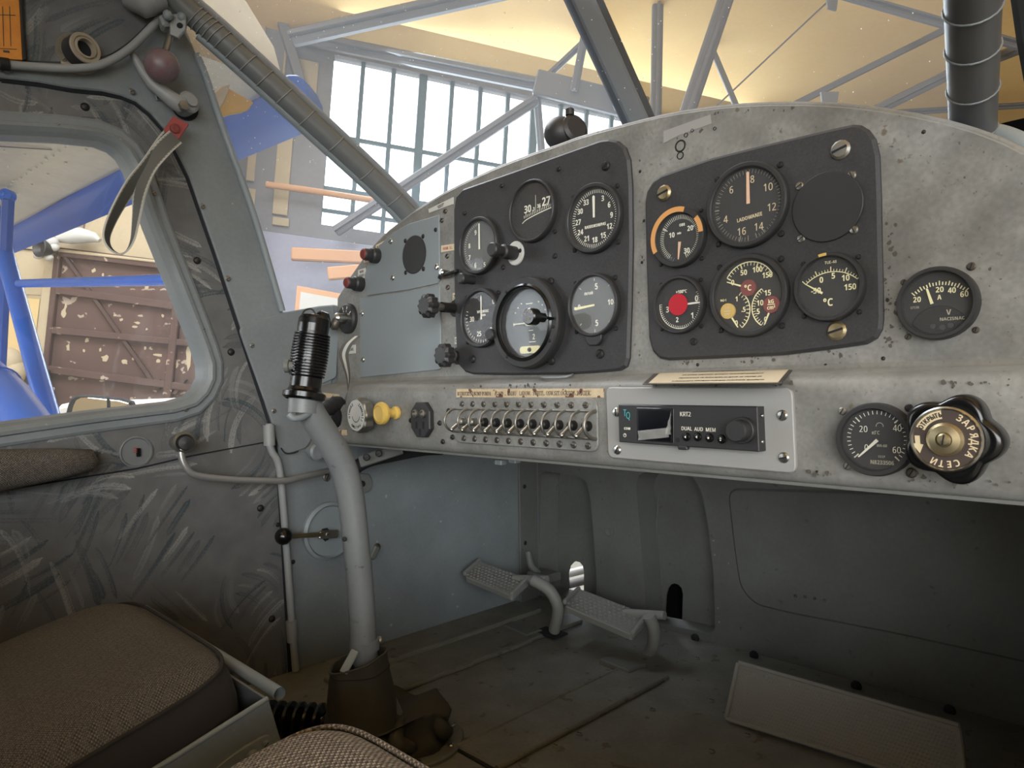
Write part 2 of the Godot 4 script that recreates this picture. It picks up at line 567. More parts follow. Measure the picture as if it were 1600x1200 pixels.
func trusses() -> void:
	# [x0, y0, x1, y1, width in pixels, distance]
	var tr := [
		["roof_chord", "grey roof chord that crosses the upper left of the windscreen", [[455, 60, 1100, -84, 26, 11.0]]],
		["roof_chord", "long grey roof chord along the top of the tall window", [[470, 58, 870, 138, 21, 12.2]]],
		["roof_strut", "grey strut leaning across the tall window from lower left to upper right", [[524, 362, 838, 156, 17, 12.0]]],
		["roof_strut", "upright grey strut just right of the leaning one behind the tall window", [[838, 140, 856, 360, 12, 12.2]]],
		["roof_strut", "slim grey strut rising left of the windscreen centre post", [[846, 128, 1010, -26, 10, 12.0]]],
		["roof_strut", "grey strut behind the windscreen centre post", [[897, 142, 932, -40, 13, 11.6]]],
		["roof_strut", "short grey strut hard against the left side of the centre post", [[965, 172, 905, 25, 8, 11.6]]],
		["roof_strut", "upright grey strut right of the windscreen centre post", [[1032, -240, 1022, 330, 17, 11.0]]],
		["roof_strut", "wide grey strut leaning right, over the middle of the panel top", [[1221, -260, 1022, 330, 24, 10.5]]],
		["roof_strut", "thin grey strut leaning left behind the wide one", [[985, -226, 1228, 350, 9, 12.0]]],
		["roof_wire", "thin wire slanting under the yellow ceiling", [[1296, 0, 1000, 278, 2.5, 10.5]]],
		["roof_purlin", "grey purlin at the upper right, ending at the windscreen side tube", [[1180, -48, 1720, 107, 15, 10.0]]],
		["roof_purlin", "grey purlin sloping up to the right below the upper one", [[1040, 264, 1720, -75, 10, 11.0]]],
		["roof_purlin", "grey purlin low at right, sloping towards the side tube", [[1150, 281, 1516, 100, 16, 10.5]]],
		["roof_purlin", "grey purlin at the far right behind the side tube", [[1500, 112, 1760, 12, 16, 10.5]]],
		["roof_purlin", "nearly level pale purlin just above the right shoulder of the panel", [[1160, 190, 1800, 153, 9, 13.0]]],
	]
	for t in tr:
		var b := MB.new()
		for s in t[2]:
			if s[4] <= 0: continue
			var a := pd(s[0], s[1], s[5]); var c := pd(s[2], s[3], s[5])
			var w: float = s[4] / F * s[5]
			b.bar(a, c, w, w * 0.6, cr if absf(s[3] - s[1]) > absf(s[2] - s[0]) else cu, w * 0.12)
			if w > 0.1:   # the angle's second flange
				b.bar(a - cf * w * 0.5, c - cf * w * 0.5, w * 0.22, w * 0.5, cr if absf(s[3] - s[1]) > absf(s[2] - s[0]) else cu, 0.0)
		tag(objw(t[0], b, M.truss_grey), t[1], "roof beam", "hangar roof trusses")
	var b2 := MB.new()
	b2.bar(pd(836, 128, 11.9), pd(1010, 172, 11.9), 0.42, 0.12, cu, 0.02)
	tag(objw("roof_chord", b2, M.truss_grey), "broad grey truss plate below the centre post, over the compass lamp", "roof beam", "hangar roof trusses")
	for g in [[1300, 8, 9, "small grey gusset plate at the top where the thin wire starts"], [1296, 158, 14, "grey gusset plate just above the crest of the panel"]]:
		var b := MB.new()
		var x := facing(pd(g[0], g[1], 9.8), -cf, cu)
		var w: float = g[2] / F * 9.8
		b.prism(PackedVector2Array([Vector2(-w, w), Vector2(w, w), Vector2(w * 0.7, -w), Vector2(-w * 0.8, -w * 0.6)]), x, -0.02, 0.02, 0.005)
		tag(objw("gusset_plate", b, M.truss_grey), g[3], "gusset")

func gate_wall() -> void:
	# cream wall with the brown gate, seen through the port door's window
	var d := (cr * 1.0 - cu * 0.095 + cf * 0.10)
	d = (d - HUP * d.dot(HUP) * 0.2).normalized()
	var n := -cf
	n = (n - d * n.dot(d)).normalized()
	var o := pd(180, 480, 10.0)
	var up := n.cross(d).normalized()
	var X := Transform3D(Basis(d, up, n), o)
	var P := func(x: float, y: float, z := 0.0) -> Vector3: return pp(x, y, o + n * z, n)
	var quad := func(b: MB, q: Array, z0: float, z1: float, bev := 0.01) -> void:
		var w := []
		for p in q: w.append(pp(p[0], p[1], o, n))
		b.prism(flat2(w, X), X, z0, z1, bev)
	var b := MB.new()
	quad.call(b, [[-420, 40], [352, 40], [352, 760], [-420, 760]], -0.3, 0.0)
	var wall := objw("wall_left_002", b, M.hall_wall)
	struct(wall, "cream rendered hangar wall seen through the port door window", "wall")
	b = MB.new()
	quad.call(b, [[70, 388], [310, 416], [310, 420], [70, 393]], 0.0, 0.16)
	quad.call(b, [[77, 397], [93, 398], [66, 640], [50, 640]], 0.0, 0.10)
	objw("door_surround", b, M.hall_wall, wall)
	b = MB.new()
	quad.call(b, [[15, 386], [66, 391], [66, 393], [15, 388]], 0.0, 0.03)
	objw("conduit", b, M.screw_brown, wall)
	# gate
	var g := thing("gate", "brown sheet-metal gate with chipped paint and diagonal brace, left of the door frame", "gate", P.call(180, 640))
	var leaf := [[[95, 392], [285, 416], [262, 645], [68, 645]], [[287, 416], [352, 424], [340, 645], [264, 645]]]
	for q in leaf:
		b = MB.new(); quad.call(b, q, 0.0, 0.06)
		objw("sheet", b, M.gate_brown, g)
	for r in [[[92, 388], [352, 420], [352, 434], [91, 402]], [[91, 448], [352, 484], [352, 496], [90, 460]], [[86, 511], [352, 537], [352, 547], [85, 522]], [[80, 571], [352, 607], [352, 618], [79, 583]]]:
		b = MB.new(); quad.call(b, r, 0.06, 0.14, 0.012)
		objw("rail", b, M.gate_brown, g)
	for r in [[[94, 390], [103, 391], [76, 645], [67, 645]], [[276, 470], [288, 471], [270, 645], [257, 645]]]:
		b = MB.new(); quad.call(b, r, 0.06, 0.15, 0.012)
		objw("stile", b, M.gate_brown, g)
	for r in [[[102, 400], [109, 400], [255, 608], [247, 608]], [[272, 616], [280, 616], [296, 593], [288, 593]], [[247, 592], [254, 592], [262, 604], [262, 612]]]:
		b = MB.new(); quad.call(b, r, 0.06, 0.12, 0.01)
		objw("brace", b, M.gate_rail, g)
	# chipped paint, bare patches on the sheet
	var rng := RandomNumberGenerator.new(); rng.seed = 4
	b = MB.new()
	for s in [[103, 490, 4, 9], [150, 424, 3, 4], [164, 431, 2, 3], [175, 433, 3, 3], [232, 449, 3, 5], [183, 493, 3, 2], [217, 505, 5, 2], [213, 511, 5, 2], [232, 515, 2, 2], [257, 494, 2, 3], [110, 543, 3, 7], [139, 532, 3, 4], [160, 547, 2, 3], [135, 548, 2, 3], [168, 560, 7, 5], [198, 566, 5, 4], [213, 560, 4, 4], [249, 555, 8, 3], [250, 564, 3, 3], [230, 544, 2, 3], [297, 556, 5, 22], [303, 541, 8, 4], [279, 571, 3, 6], [162, 595, 4, 1.5], [193, 500, 3, 3], [106, 480, 2, 6], [262, 595, 2, 2]]:
		var poly := PackedVector2Array()
		var c := flat2([pp(s[0], s[1], o, n)], X)[0]
		for i in 9:
			var a := TAU * i / 9
			poly.append(c + Vector2(cos(a) * s[2], sin(a) * s[3]) * rng.randf_range(0.55, 1.15) * 10.0 / F)
		b.prism(poly, X, 0.05, 0.066, 0.0, 1.0, false)
	var ch := objw("bare_patches", b, M.hall_wall, g)
	ch.set_meta("kind", "stuff")
	# things on the wall
	var ps := thing("notice_board", "tan framed notice board on the wall behind the blue strut", "board", P.call(50, 560))
	b = MB.new(); quad.call(b, [[-40, 456], [73, 462], [62, 560], [-50, 560]], 0.0, 0.05); objw("frame", b, M.brass_dull, ps)
	b = MB.new(); quad.call(b, [[-34, 462], [66, 468], [56, 552], [-44, 552]], 0.05, 0.06, 0.003); objw("sheet", b, M.poster_tan, ps)
	b = MB.new()
	var sk := []
	for p in [[72, 366], [85, 372], [102, 370], [118, 368], [140, 371], [148, 376]]: sk.append(P.call(p[0] + 8, p[1], 0.25))
	b.tube(sk, [0.03, 0.06, 0.10, 0.11, 0.07, 0.03], 12, true, 1.2)
	tag(objw("rolled_sheet", b, M.tape_white), "crumpled white sheet lying on the ledge above the brown gate", "sheet")
	var fl := thing("floodlight", "small broken floodlight on a bracket at the gate's upper left corner", "lamp", P.call(72, 392, 0.1))
	b = MB.new()
	b.lathe(facing(P.call(68, 388, 0.42), n - d * 0.5, up), [Vector2(0.02, -0.12), Vector2(0.08, -0.08), Vector2(0.13, 0.06), Vector2(0.12, 0.07), Vector2(0.06, 0.0), Vector2(0, 0.0)], 16)
	objw("housing", b, M.black_satin, fl)
	b = MB.new()
	for p in [[60, 399, 0.055], [76, 402, 0.05], [80, 378, 0.08], [84, 386, 0.06], [70, 374, 0.05]]: b.ball(at(P.call(p[0], p[1], 0.36)), p[2], 10, 1.2)
	objw("wrapping", b, M.tape_white, fl)
	b = MB.new(); b.bar(P.call(72, 392, 0.3), P.call(90, 395, 0.3), 0.05, 0.05, n); objw("bracket", b, M.screw_brown, fl)
	b = MB.new(); quad.call(b, [[110, 344], [134, 346], [131, 366], [108, 364]], 0.0, 0.06)
	tag(objw("junction_box", b, M.bezel_beige), "beige box on the wall above the brown gate, under the wing", "box")
	b = MB.new()
	for p in [[14, 566, 0.2], [20, 582, 0.2], [4, 585, 0.2], [14, 603, 0.2]]: b.ball(at(P.call(p[0], p[1], 0.6)), p[2], 14, 0.8)
	tag(objw("sacks", b, M.hall_wall), "pale sacks heaped against the wall behind the blue strut", "sacks")
	var cr_ := thing("bench", "dark bench with a white edge, half hidden behind the thick blue strut", "bench", P.call(45, 640, 0.4))
	b = MB.new()
	b.box(facing(P.call(46, 588, 0.4), n, up), Vector3(0.34, 0.22, 0.4), 0.02); objw("cabinet", b, M.black_satin, cr_)
	b = MB.new()
	b.box(facing(P.call(46, 606, 0.45), n, up), Vector3(0.4, 0.04, 0.5), 0.01); objw("shelf", b, M.tape_white, cr_)
	b = MB.new()
	b.box(facing(P.call(48, 632, 0.4), n, up), Vector3(0.36, 0.36, 0.4), 0.02); objw("base", b, M.black_satin, cr_)
	# white van parked under the wing
	var vo := pd(220, 640, 4.6)
	var VX := Transform3D(Basis((cr - cu * 0.02).normalized(), cu, -cf), vo)
	var van := thing("van", "white van whose rounded side window shows above the door sill", "van", pd(220, 900, 4.6))
	b = MB.new()
	var body := []
	for p in [[86, 645], [88, 636], [92, 632], [104, 629.5], [160, 626.5], [240, 625], [320, 626], [420, 628], [440, 700], [440, 880], [80, 880]]: body.append(pp(p[0], p[1], vo, cf))
	b.prism(flat2(body, VX), VX, -1.6, 0.0, 0.03)
	objw("body", b, M.van_white, van)
	var fr := []
	for p in [[99, 668], [108, 632], [113, 622], [122, 617], [136, 616.5], [190, 622], [206, 627], [209, 634], [211, 668]]: fr.append(pp(p[0], p[1], vo - cf * 0.03, cf))
	b = MB.new()
	b.prism(flat2(fr, VX), VX, 0.0, 0.05, 0.012)
	objw("window_surround", b, M.rubber, van)
	fr = []
	for p in [[106, 668], [115, 633], [119, 625], [126, 621.5], [138, 621], [187, 626], [201, 630], [204, 635], [205, 668]]: fr.append(pp(p[0], p[1], vo - cf * 0.05, cf))
	b = MB.new()
	b.prism(flat2(fr, VX), VX, 0.03, 0.056, 0.004)
	objw("pane", b, M.van_glass, van)
	b = MB.new()
	b.bar(pd(169, 622, 4.54), pd(170, 660, 4.54), 0.012, 0.012, cf); objw("divider", b, M.rubber, van)

# ---------- the aircraft's shell ----------
var FLOOR := 1.105
func screw(parent: Node, x: Transform3D, r: float, m: Material, slot := 30.0, h := 0.5, world := true) -> void:
	var b := MB.new()
	# a domed, slotted head
	b.lathe(x, [Vector2(r, 0), Vector2(r, r * h * 0.35), Vector2(r * 0.75, r * h * 0.85), Vector2(0, r * h)], 12, false)
	var s := x.rotated_local(Vector3(0, 0, 1), deg_to_rad(slot))
	var o := objw("screw", b, m, parent) if world else obj("screw", b, m, parent)
	if r > 0.0028:
		var g := MB.new()
		g.box(s.translated_local(Vector3(0, 0, r * h)), Vector3(r * 1.5, r * 0.2, r * 0.14), 0.0)
		if world: objw("slot", g, M.seam_dark, o)
		else: obj("slot", g, M.seam_dark, o)

const ARC := [[527, 466], [536, 452], [547, 433], [559, 416], [573, 396], [590, 377], [607, 361], [624, 348], [645, 332], [667, 318], [690, 304], [715, 291], [740, 279], [770, 265], [800, 253], [835, 240], [870, 228], [900, 217], [930, 208], [960, 200], [995, 191], [1028, 183], [1065, 176], [1100, 171], [1130, 167.5], [1160, 165], [1195, 163.5], [1230, 163], [1260, 163.2], [1290, 164.5], [1320, 166.5], [1350, 169.5], [1375, 173], [1400, 177], [1425, 181], [1450, 186.5], [1475, 192], [1500, 199], [1520, 205], [1540, 212], [1570, 224], [1597, 238]]
func arc_points(z: float, drop := 0.0) -> Array:
	var o := []
	for p in zs(ARC, 0.0): o.append(Vector3(p.x, p.y - drop, z))
	var e: Vector3 = o[o.size() - 1]
	# runs on to the starboard wall as the port shoulder does
	for q in [[0.565, 0.14], [0.75, 0.32], [0.92, 0.62], [1.0, 1.0]]:
		o.append(Vector3(lerpf(e.x, 0.55, q[0]), lerpf(e.y, 1.66 - drop, q[1]), z))
	return o

func cabin() -> void:
	var b := MB.new()
	# port side: header over the door, pillar and the wall ahead of the door, one sheet
	var gap := [[0, 121], [60, 128], [110, 137], [160, 142], [190, 149], [213, 158], [237, 177], [262, 206], [297, 277], [340, 400], [380, 522], [412, 620], [435, 692], [446, 850], [460, 1058]]
	var out := [Vector3(-0.55, FLOOR, -0.545), Vector3(-0.55, 1.66, -0.545)]
	out.append_array(xs([[523, 476], [500, 478], [478, 482], [443, 488], [430, 445], [395, 330], [370, 258], [345, 190], [330, 143], [318, 110], [305, 78], [293, 50], [280, 22]]))
	out.append_array([Vector3(-0.55, 2.24, 0.36), Vector3(-0.55, 2.24, 1.3), Vector3(-0.55, 1.99, 1.3), Vector3(-0.55, 1.985, 0.7)])
	out.append_array(xs(gap))
	out.append(px(460, 1065))
	b.prism(flat2(out, LW), LW, -0.03, 0.0, 0.002)
	var wl := objw("wall_left", b, M.cabin_grey)
	struct(wl, "grey painted port cabin side with windscreen pillar and header over the door", "wall")
	b = MB.new()
	b.prism(flat2(xs([[-160, -40], [-160, 92], [0, 92], [60, 97], [110, 99], [148, 95], [176, 84], [200, 68], [222, 47], [243, 24], [258, -6], [268, -40]], -0.55), LW), LW, 0.0, 0.003, 0.001, 1.0 / 1.1)
	objw("header_trim", b, M.door_cloth, wl)
	# pale edge of the pillar towards the windscreen
	b = MB.new()
	var ed := []
	for p in [[441, 486], [395, 331], [345, 191], [320, 116], [306, 84]]: ed.append(px(p[0], p[1], -0.548))
	b.tube(smooth3(ed, 4), 0.006, 8)
	objw("pillar_edge", b, M.plate_grey, wl)
	# raised forward facing on the wall, with rivets
	b = MB.new()
	var f2 := xs([[372, 512], [440, 489], [500, 479], [522, 477], [518, 600], [505, 640], [480, 700], [440, 712], [425, 660]], -0.548)
	b.prism(rounded(flat2(f2, LW), 0.012), LW, 0.0, 0.004, 0.0015)
	objw("side_facing", b, M.cabin_grey, wl)
	b = MB.new()
	f2 = xs([[487, 560], [519, 500], [527, 500], [523, 590], [500, 600], [487, 600]], -0.548)
	b.prism(rounded(flat2(f2, LW), 0.008), LW, 0.004, 0.008, 0.001)
	objw("side_facing", b, M.plate_grey, wl)
	for s in [[394, 540], [428, 642], [316, 322], [356, 435], [206, 143], [9, 110]]:
		screw(wl, LW * at(LW.affine_inverse() * px(s[0], s[1], -0.546)), 0.0042, M.steel_dull, 30)
	for s in [[434, 820], [458, 878]]:
		screw(wl, LW * at(LW.affine_inverse() * px(s[0], s[1], -0.548)), 0.004, M.screw_dark, 30)
	# round stud with a cord
	b = MB.new()
	b.lathe(LW * at(LW.affine_inverse() * px(482, 704, -0.548)), [Vector2(0.007, 0), Vector2(0.007, 0.022), Vector2(0.016, 0.024), Vector2(0.016, 0.034), Vector2(0.012, 0.037), Vector2(0.0, 0.036)], 20)
	objw("stud", b, M.cabin_grey, wl)
	b = MB.new()
	b.tube(smooth3(xs([[439, 700], [446, 708], [458, 708], [466, 705]], -0.54), 5), 0.0012, 6)
	objw("cord", b, M.seam_dark, wl)
	# hinge rod of the door along the gap
	b = MB.new()
	b.tube(smooth3(xs([[421, 662], [421, 690], [425, 706], [434, 722], [440, 760], [448, 860], [455, 960], [462, 1048]], -0.536), 5), 0.0062, 10)
	objw("hinge_rod", b, M.cable_grey, wl)
	b = MB.new()
	for s in [[[420, 664], [421, 696]], [[455, 970], [457, 1002]]]:
		b.tube(xs(s, -0.535), 0.0095, 12)
	objw("hinge_knuckles", b, M.cable_grey, wl)
	# round cover plate with a T-lever, partly behind the stick
	var hc := px(512, 829, -0.549)
	b = MB.new()
	b.lathe(LW * at(LW.affine_inverse() * hc), [Vector2(0.052, 0), Vector2(0.052, 0.008), Vector2(0.047, 0.012), Vector2(0.044, 0.006), Vector2(0.0, 0.007)], 36)
	var hub := objw("vent_plate", b, M.plate_grey, wl)
	b = MB.new()
	b.prism(flat2(xs([[500, 826], [508, 824], [512, 829], [510, 842], [505, 845], [500, 840]], -0.54), LW), LW, 0.016, 0.018, 0.0)
	objw("cutout", b, M.seam_dark, hub)
	var lv := thing("vent_lever", "vent lever with a black ball knob on the port wall behind the stick", "lever", px(443, 838, -0.51))
	b = MB.new()
	b.ball(at(px(443, 838, -0.512)), 0.0145, 18); objw("knob", b, M.black_gloss, lv)
	b = MB.new()
	b.tube([px(455, 838, -0.514), px(502, 835, -0.524)], 0.0042, 10); objw("rod", b, M.brass_dull, lv)
	b = MB.new()
	b.bar(px(498, 836, -0.524), px(528, 834, -0.53), 0.014, 0.006, Vector3.UP, 0.002); objw("clevis", b, M.steel_dull, lv)
	screw(lv, LW * at(LW.affine_inverse() * px(512, 835, -0.521)), 0.0042, M.steel_dull, 20)
	# bracket, rail and bolts under the shelf, on the port wall
	b = MB.new()
	b.prism(rounded(flat2(xs([[548, 738], [575, 740], [581, 752], [577, 766], [560, 774], [548, 770]], -0.549), LW), 0.006), LW, 0.0, 0.006, 0.001)
	objw("bracket", b, M.well_grey, wl)
	screw(wl, LW * at(LW.affine_inverse() * px(566, 756, -0.542)), 0.006, M.screw_dark, 70)
	screw(wl, LW * at(LW.affine_inverse() * px(510, 746, -0.548)), 0.0075, M.steel_dull, 70)
	screw(wl, LW * at(LW.affine_inverse() * px(589, 855, -0.545)), 0.0075, M.screw_brown, 70)
	b = MB.new()
	b.bar(px(580, 874, -0.542), px(590, 853, -0.54), 0.012, 0.006, Vector3.FORWARD, 0.002)
	objw("bracket", b, M.well_grey, wl)
	# angle strip in the corner with the firewall
	b = MB.new()
	b.bar(Vector3(-0.546, FLOOR, -0.50), Vector3(-0.546, 1.62, -0.50), 0.006, 0.06, Vector3.RIGHT, 0.001)
	objw("corner_strip", b, M.well_grey, wl)
	for yy in [1.5, 1.37, 1.24]:
		screw(wl, LW * at(LW.affine_inverse() * Vector3(-0.542, yy, -0.485)), 0.005, M.screw_dark, 70)

	# floor: base plate, raised strips, edge angles, rivets
	b = MB.new()
	b.box(at(Vector3(0, FLOOR - 0.01, 0.75)), Vector3(1.14, 0.02, 2.64), 0.0)
	var fl := objw("floor", b, M.floor_paint)
	struct(fl, "worn olive grey cabin floor with raised strips running fore and aft", "floor")
	for s in [[-0.147, -0.066, -0.34, 0.062, 0.005], [-0.55, -0.352, -0.46, 0.30, 0.007], [-0.47, -0.45, -0.44, 0.08, 0.014]]:
		b = MB.new()
		b.box(at(Vector3((s[0] + s[1]) * 0.5, FLOOR + s[4] * 0.5, (s[2] + s[3]) * 0.5)), Vector3(s[1] - s[0], s[4], s[3] - s[2]), 0.002)
		objw("floor_strip", b, M.floor_paint, fl)
	for s in [[-0.147, -0.30, 0.062], [-0.068, -0.32, 0.062], [-0.352, -0.30, 0.05]]:
		b = MB.new()
		b.tube([Vector3(s[0], FLOOR + 0.003, s[1]), Vector3(s[0], FLOOR + 0.003, s[2])], 0.0042, 8)
		objw("bead", b, M.floor_paint, fl)
	b = MB.new()
	b.bar(Vector3(-0.155, FLOOR + 0.001, 0.064), Vector3(-0.06, FLOOR + 0.001, 0.066), 0.004, 0.003, Vector3.FORWARD)
	objw("joint", b, M.seam_dark, fl)
	b = MB.new()
	b.bar(Vector3(-0.4, FLOOR + 0.001, 0.17), Vector3(-0.31, FLOOR + 0.0085, 0.10), 0.003, 0.003, Vector3.FORWARD)
	objw("joint", b, M.seam_dark, fl)
	for s in [[694, 1178], [905, 1148], [1038, 1062], [1112, 1096], [868, 1167], [1020, 1110], [1168, 1150], [1112, 1175], [600, 1065], [595, 1052], [500, 1058], [1090, 1030]]:
		var p := py(s[0], s[1], FLOOR)
		screw(fl, Transform3D(Basis(Vector3.RIGHT, Vector3.FORWARD, Vector3.UP), p), 0.0045, M.floor_paint, 10, 0.7)
	for s in [[1086, 997], [1178, 1024], [1338, 1072], [1484, 1110]]:
		var p := py(s[0], s[1], FLOOR + 0.004)
		b = MB.new(); b.ball(at(p), 0.009, 10, 0.5)
		objw("rubber_stud", b, M.rubber, fl)
	# plates under the pedal arms
	for q in [[[786, 977], [800, 971], [847, 985], [822, 993]], [[937, 1031], [952, 1026], [1010, 1038], [983, 1049]]]:
		b = MB.new()
		var w := []
		for p in q: w.append(py(p[0], p[1], FLOOR + 0.008))
		var X := Transform3D(Basis(Vector3.RIGHT, Vector3.FORWARD, Vector3.UP), Vector3(0, FLOOR, 0))
		b.prism(flat2(w, X), X, 0.0, 0.010, 0.002)
		objw("guide_plate", b, M.well_grey, fl)

	# firewall with two pressed wells, slots for cables, and a raised field
	var o2 := PackedVector2Array([Vector2(-0.56, FLOOR - 0.02), Vector2(0.56, FLOOR - 0.02)])
	var arc := arc_points(0.0)
	arc.reverse()
	for p in arc: o2.append(Vector2(p.x, p.y - 0.03))
	o2.append(Vector2(-0.56, 1.62))
	var I := at(Vector3(0, 0, -0.54))
	var J := at(Vector3(0, 0, -0.59))
	var wellA := [[846, 735], [905, 745], [916, 752], [922, 775], [927, 830], [931, 890], [933, 948], [850, 922], [842, 880]]
	var wellB := [[994, 757], [1000, 741], [1012, 735], [1070, 738], [1086, 750], [1096, 768], [1103, 800], [1110, 850], [1115, 900], [1118, 992], [1010, 970], [1006, 906]]
	var hA := rounded(flat2(zs(wellA, -0.54), I), 0.02)
	var hB := rounded(flat2(zs(wellB, -0.54), I), 0.02)
	b = MB.new()
	for p in pierced(o2, [hA, hB]): b.prism(p, I, -0.004, 0.0, 0.0)
	# sloping sides of the wells and their pierced backs
	var slots := [[[890, 934], [888, 896], [891, 884], [896, 878.5], [900, 877], [906, 878.5], [910.5, 884], [912.5, 893], [912, 936]], [[1036, 1006], [1041, 930], [1044, 919], [1048, 913.5], [1054, 911.5], [1060, 913.5], [1065, 919], [1067, 928], [1065, 1000], [1040, 1008]]]
	var n := 0
	for h in [hA, hB]:
		var c := Vector2.ZERO
		for p in h: c += p / h.size()
		var back := PackedVector2Array()
		for p in h: back.append(p + Vector2((c.x - p.x) * 0.10, (c.y - p.y) * 0.06 if p.y > c.y else 0.0))
		var r0 := PackedVector3Array(); var r1 := PackedVector3Array(); var rm := PackedVector3Array()
		for i in h.size() + 1:
			var k: int = i % h.size()
			r0.append(Vector3(h[k].x, h[k].y, -0.54)); r1.append(Vector3(back[k].x, back[k].y, -0.59))
			var mm: Vector2 = h[k].lerp(back[k], 0.12)
			rm.append(Vector3(mm.x, mm.y, -0.546))
		b.grid([r0, rm, r1])
		var sl := flat2(zs(slots[n], -0.59), J)
		for p in pierced(back, [sl]): b.prism(p, J, -0.003, 0.0, 0.0)
		n += 1
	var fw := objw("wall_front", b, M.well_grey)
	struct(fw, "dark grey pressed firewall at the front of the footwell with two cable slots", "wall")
	b = MB.new()
	b.prism(rounded(flat2(zs([[1138, 762], [1143, 810], [1150, 870], [1158, 918], [1180, 944], [1230, 957], [1400, 990], [1600, 1034], [1800, 1080], [1800, 780]], -0.54), I), 0.025), I, 0.0, 0.006, 0.004)
	objw("raised_field", b, M.well_grey, fw)
	for s in [[1243, 931], [1258, 932.5], [1273, 935], [1288, 938]]:
		screw(fw, at(pz(s[0], s[1], -0.532)), 0.0026, M.steel, 0, 0.8)
	for s in [[1115, 845], [1117, 867], [1139, 880], [1122, 950], [1124, 972]]:
		screw(fw, at(pz(s[0], s[1], -0.538)), 0.0022, M.plate_grey, 0, 0.8)
	b = MB.new()
	b.lathe(at(pz(952, 830, -0.54)), [Vector2(0.012, 0), Vector2(0.012, 0.002), Vector2(0.009, 0.003), Vector2(0.0, 0.0015)], 20)
	objw("plug", b, M.well_grey, fw)
	for s in [[[872, 757], [868, 800], [861, 877]], [[1029, 773], [1025, 830], [1019, 906]]]:
		b = MB.new(); b.tube(smooth3(zs(s, -0.588), 4), 0.0028, 6)
		objw("fold", b, M.well_grey, fw)
	# engine bay beyond the slots, boxed in black to keep the slots dark
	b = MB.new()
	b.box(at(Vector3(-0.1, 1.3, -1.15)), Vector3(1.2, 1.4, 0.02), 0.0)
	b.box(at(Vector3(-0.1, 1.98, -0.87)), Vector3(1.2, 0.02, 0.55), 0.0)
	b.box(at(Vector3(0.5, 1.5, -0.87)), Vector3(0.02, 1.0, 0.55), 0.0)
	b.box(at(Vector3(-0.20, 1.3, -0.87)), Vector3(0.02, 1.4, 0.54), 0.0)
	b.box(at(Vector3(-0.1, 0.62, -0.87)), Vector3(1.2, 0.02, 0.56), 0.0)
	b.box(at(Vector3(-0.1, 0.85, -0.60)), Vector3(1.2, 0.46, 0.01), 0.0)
	struct(objw("wall_front_002", b, M.bay_black), "black engine bay box added to keep the firewall slots dark", "bulkhead")
	b = MB.new()
	b.tube([pd(860, 903, 1.98), pd(940, 884, 1.95)], 0.011, 12)  # white tube stands in for outside light showing in the slot
	tag(objw("slot_light_tube", b, M.van_white), "added white tube standing in for the band of light in the left firewall slot", "pipe", "")
	b = MB.new()
	b.tube([pd(860, 921, 2.02), pd(940, 900, 2.0)], 0.012, 12)  # grey tube stands in for the dimmer band of light
	tag(objw("slot_light_tube", b, M.hall_grey), "added grey tube standing in for a dimmer band of light below the white one", "pipe", "")

	# cowl deck from the panel's crest to the firewall
	b = MB.new()
	var r0 := PackedVector3Array(arc_points(-0.004, 0.002))
	var r1 := PackedVector3Array(arc_points(-0.28, 0.012))
	var r2 := PackedVector3Array(arc_points(-0.56, 0.03))
	b.grid([r0, r1, r2])
	struct(objw("ceiling_002", b, M.cabin_grey), "grey cowl deck between the instrument panel and the windscreen foot", "deck")
	# starboard side ahead of the open door, rear bulkhead, roof
	b = MB.new()
	var RW := Transform3D(Basis(Vector3(0, 0, 1), Vector3.UP, Vector3.LEFT), Vector3(0.57, 0, 0))
	b.prism(PackedVector2Array([Vector2(-0.56, FLOOR - 0.02), Vector2(0.04, FLOOR - 0.02), Vector2(0.06, 1.66), Vector2(-0.56, 1.72)]), RW, -0.03, 0.0, 0.0)
	b.prism(PackedVector2Array([Vector2(0.3, 2.14), Vector2(2.1, 2.14), Vector2(2.1, 2.24), Vector2(0.36, 2.24)]), RW, -0.03, 0.0, 0.0)
	b.prism(PackedVector2Array([Vector2(1.2, FLOOR - 0.02), Vector2(2.1, FLOOR - 0.02), Vector2(2.1, 1.5), Vector2(1.2, 1.5)]), RW, -0.03, 0.0, 0.0)
	b.prism(PackedVector2Array([Vector2(1.2, 1.5), Vector2(1.28, 1.5), Vector2(1.28, 2.14), Vector2(1.2, 2.14)]), RW, -0.03, 0.0, 0.0)
	b.prism(PackedVector2Array([Vector2(0.04, FLOOR - 0.02), Vector2(1.2, FLOOR - 0.02), Vector2(1.2, 1.37), Vector2(0.05, 1.37)]), RW, -0.03, 0.0, 0.0)  # unseen low door side, added to shade the footwell
	struct(objw("wall_right", b, M.cabin_grey), "grey starboard cabin side with a wide opening above a sill added to shade the footwell", "wall")
	b = MB.new()
	b.prism(PackedVector2Array([Vector2(-1.3, FLOOR - 0.02), Vector2(-2.1, FLOOR - 0.02), Vector2(-2.1, 1.55), Vector2(-1.3, 1.55)]), LW, -0.03, 0.0, 0.0)
	b.prism(PackedVector2Array([Vector2(-1.3, 2.0), Vector2(-2.1, 2.0), Vector2(-2.1, 2.24), Vector2(-1.3, 2.24)]), LW, -0.03, 0.0, 0.0)
	b.prism(PackedVector2Array([Vector2(-1.22, 1.1), Vector2(-1.3, 1.1), Vector2(-1.3, 2.24), Vector2(-1.22, 2.24)]), LW, -0.03, 0.0, 0.0)
	struct(objw("wall_left_003", b, M.cabin_grey), "grey port cabin side behind the door with the rear window", "wall")
	b = MB.new()
	b.box(at(Vector3(0, 1.66, 2.1)), Vector3(1.16, 1.16, 0.03), 0.0)
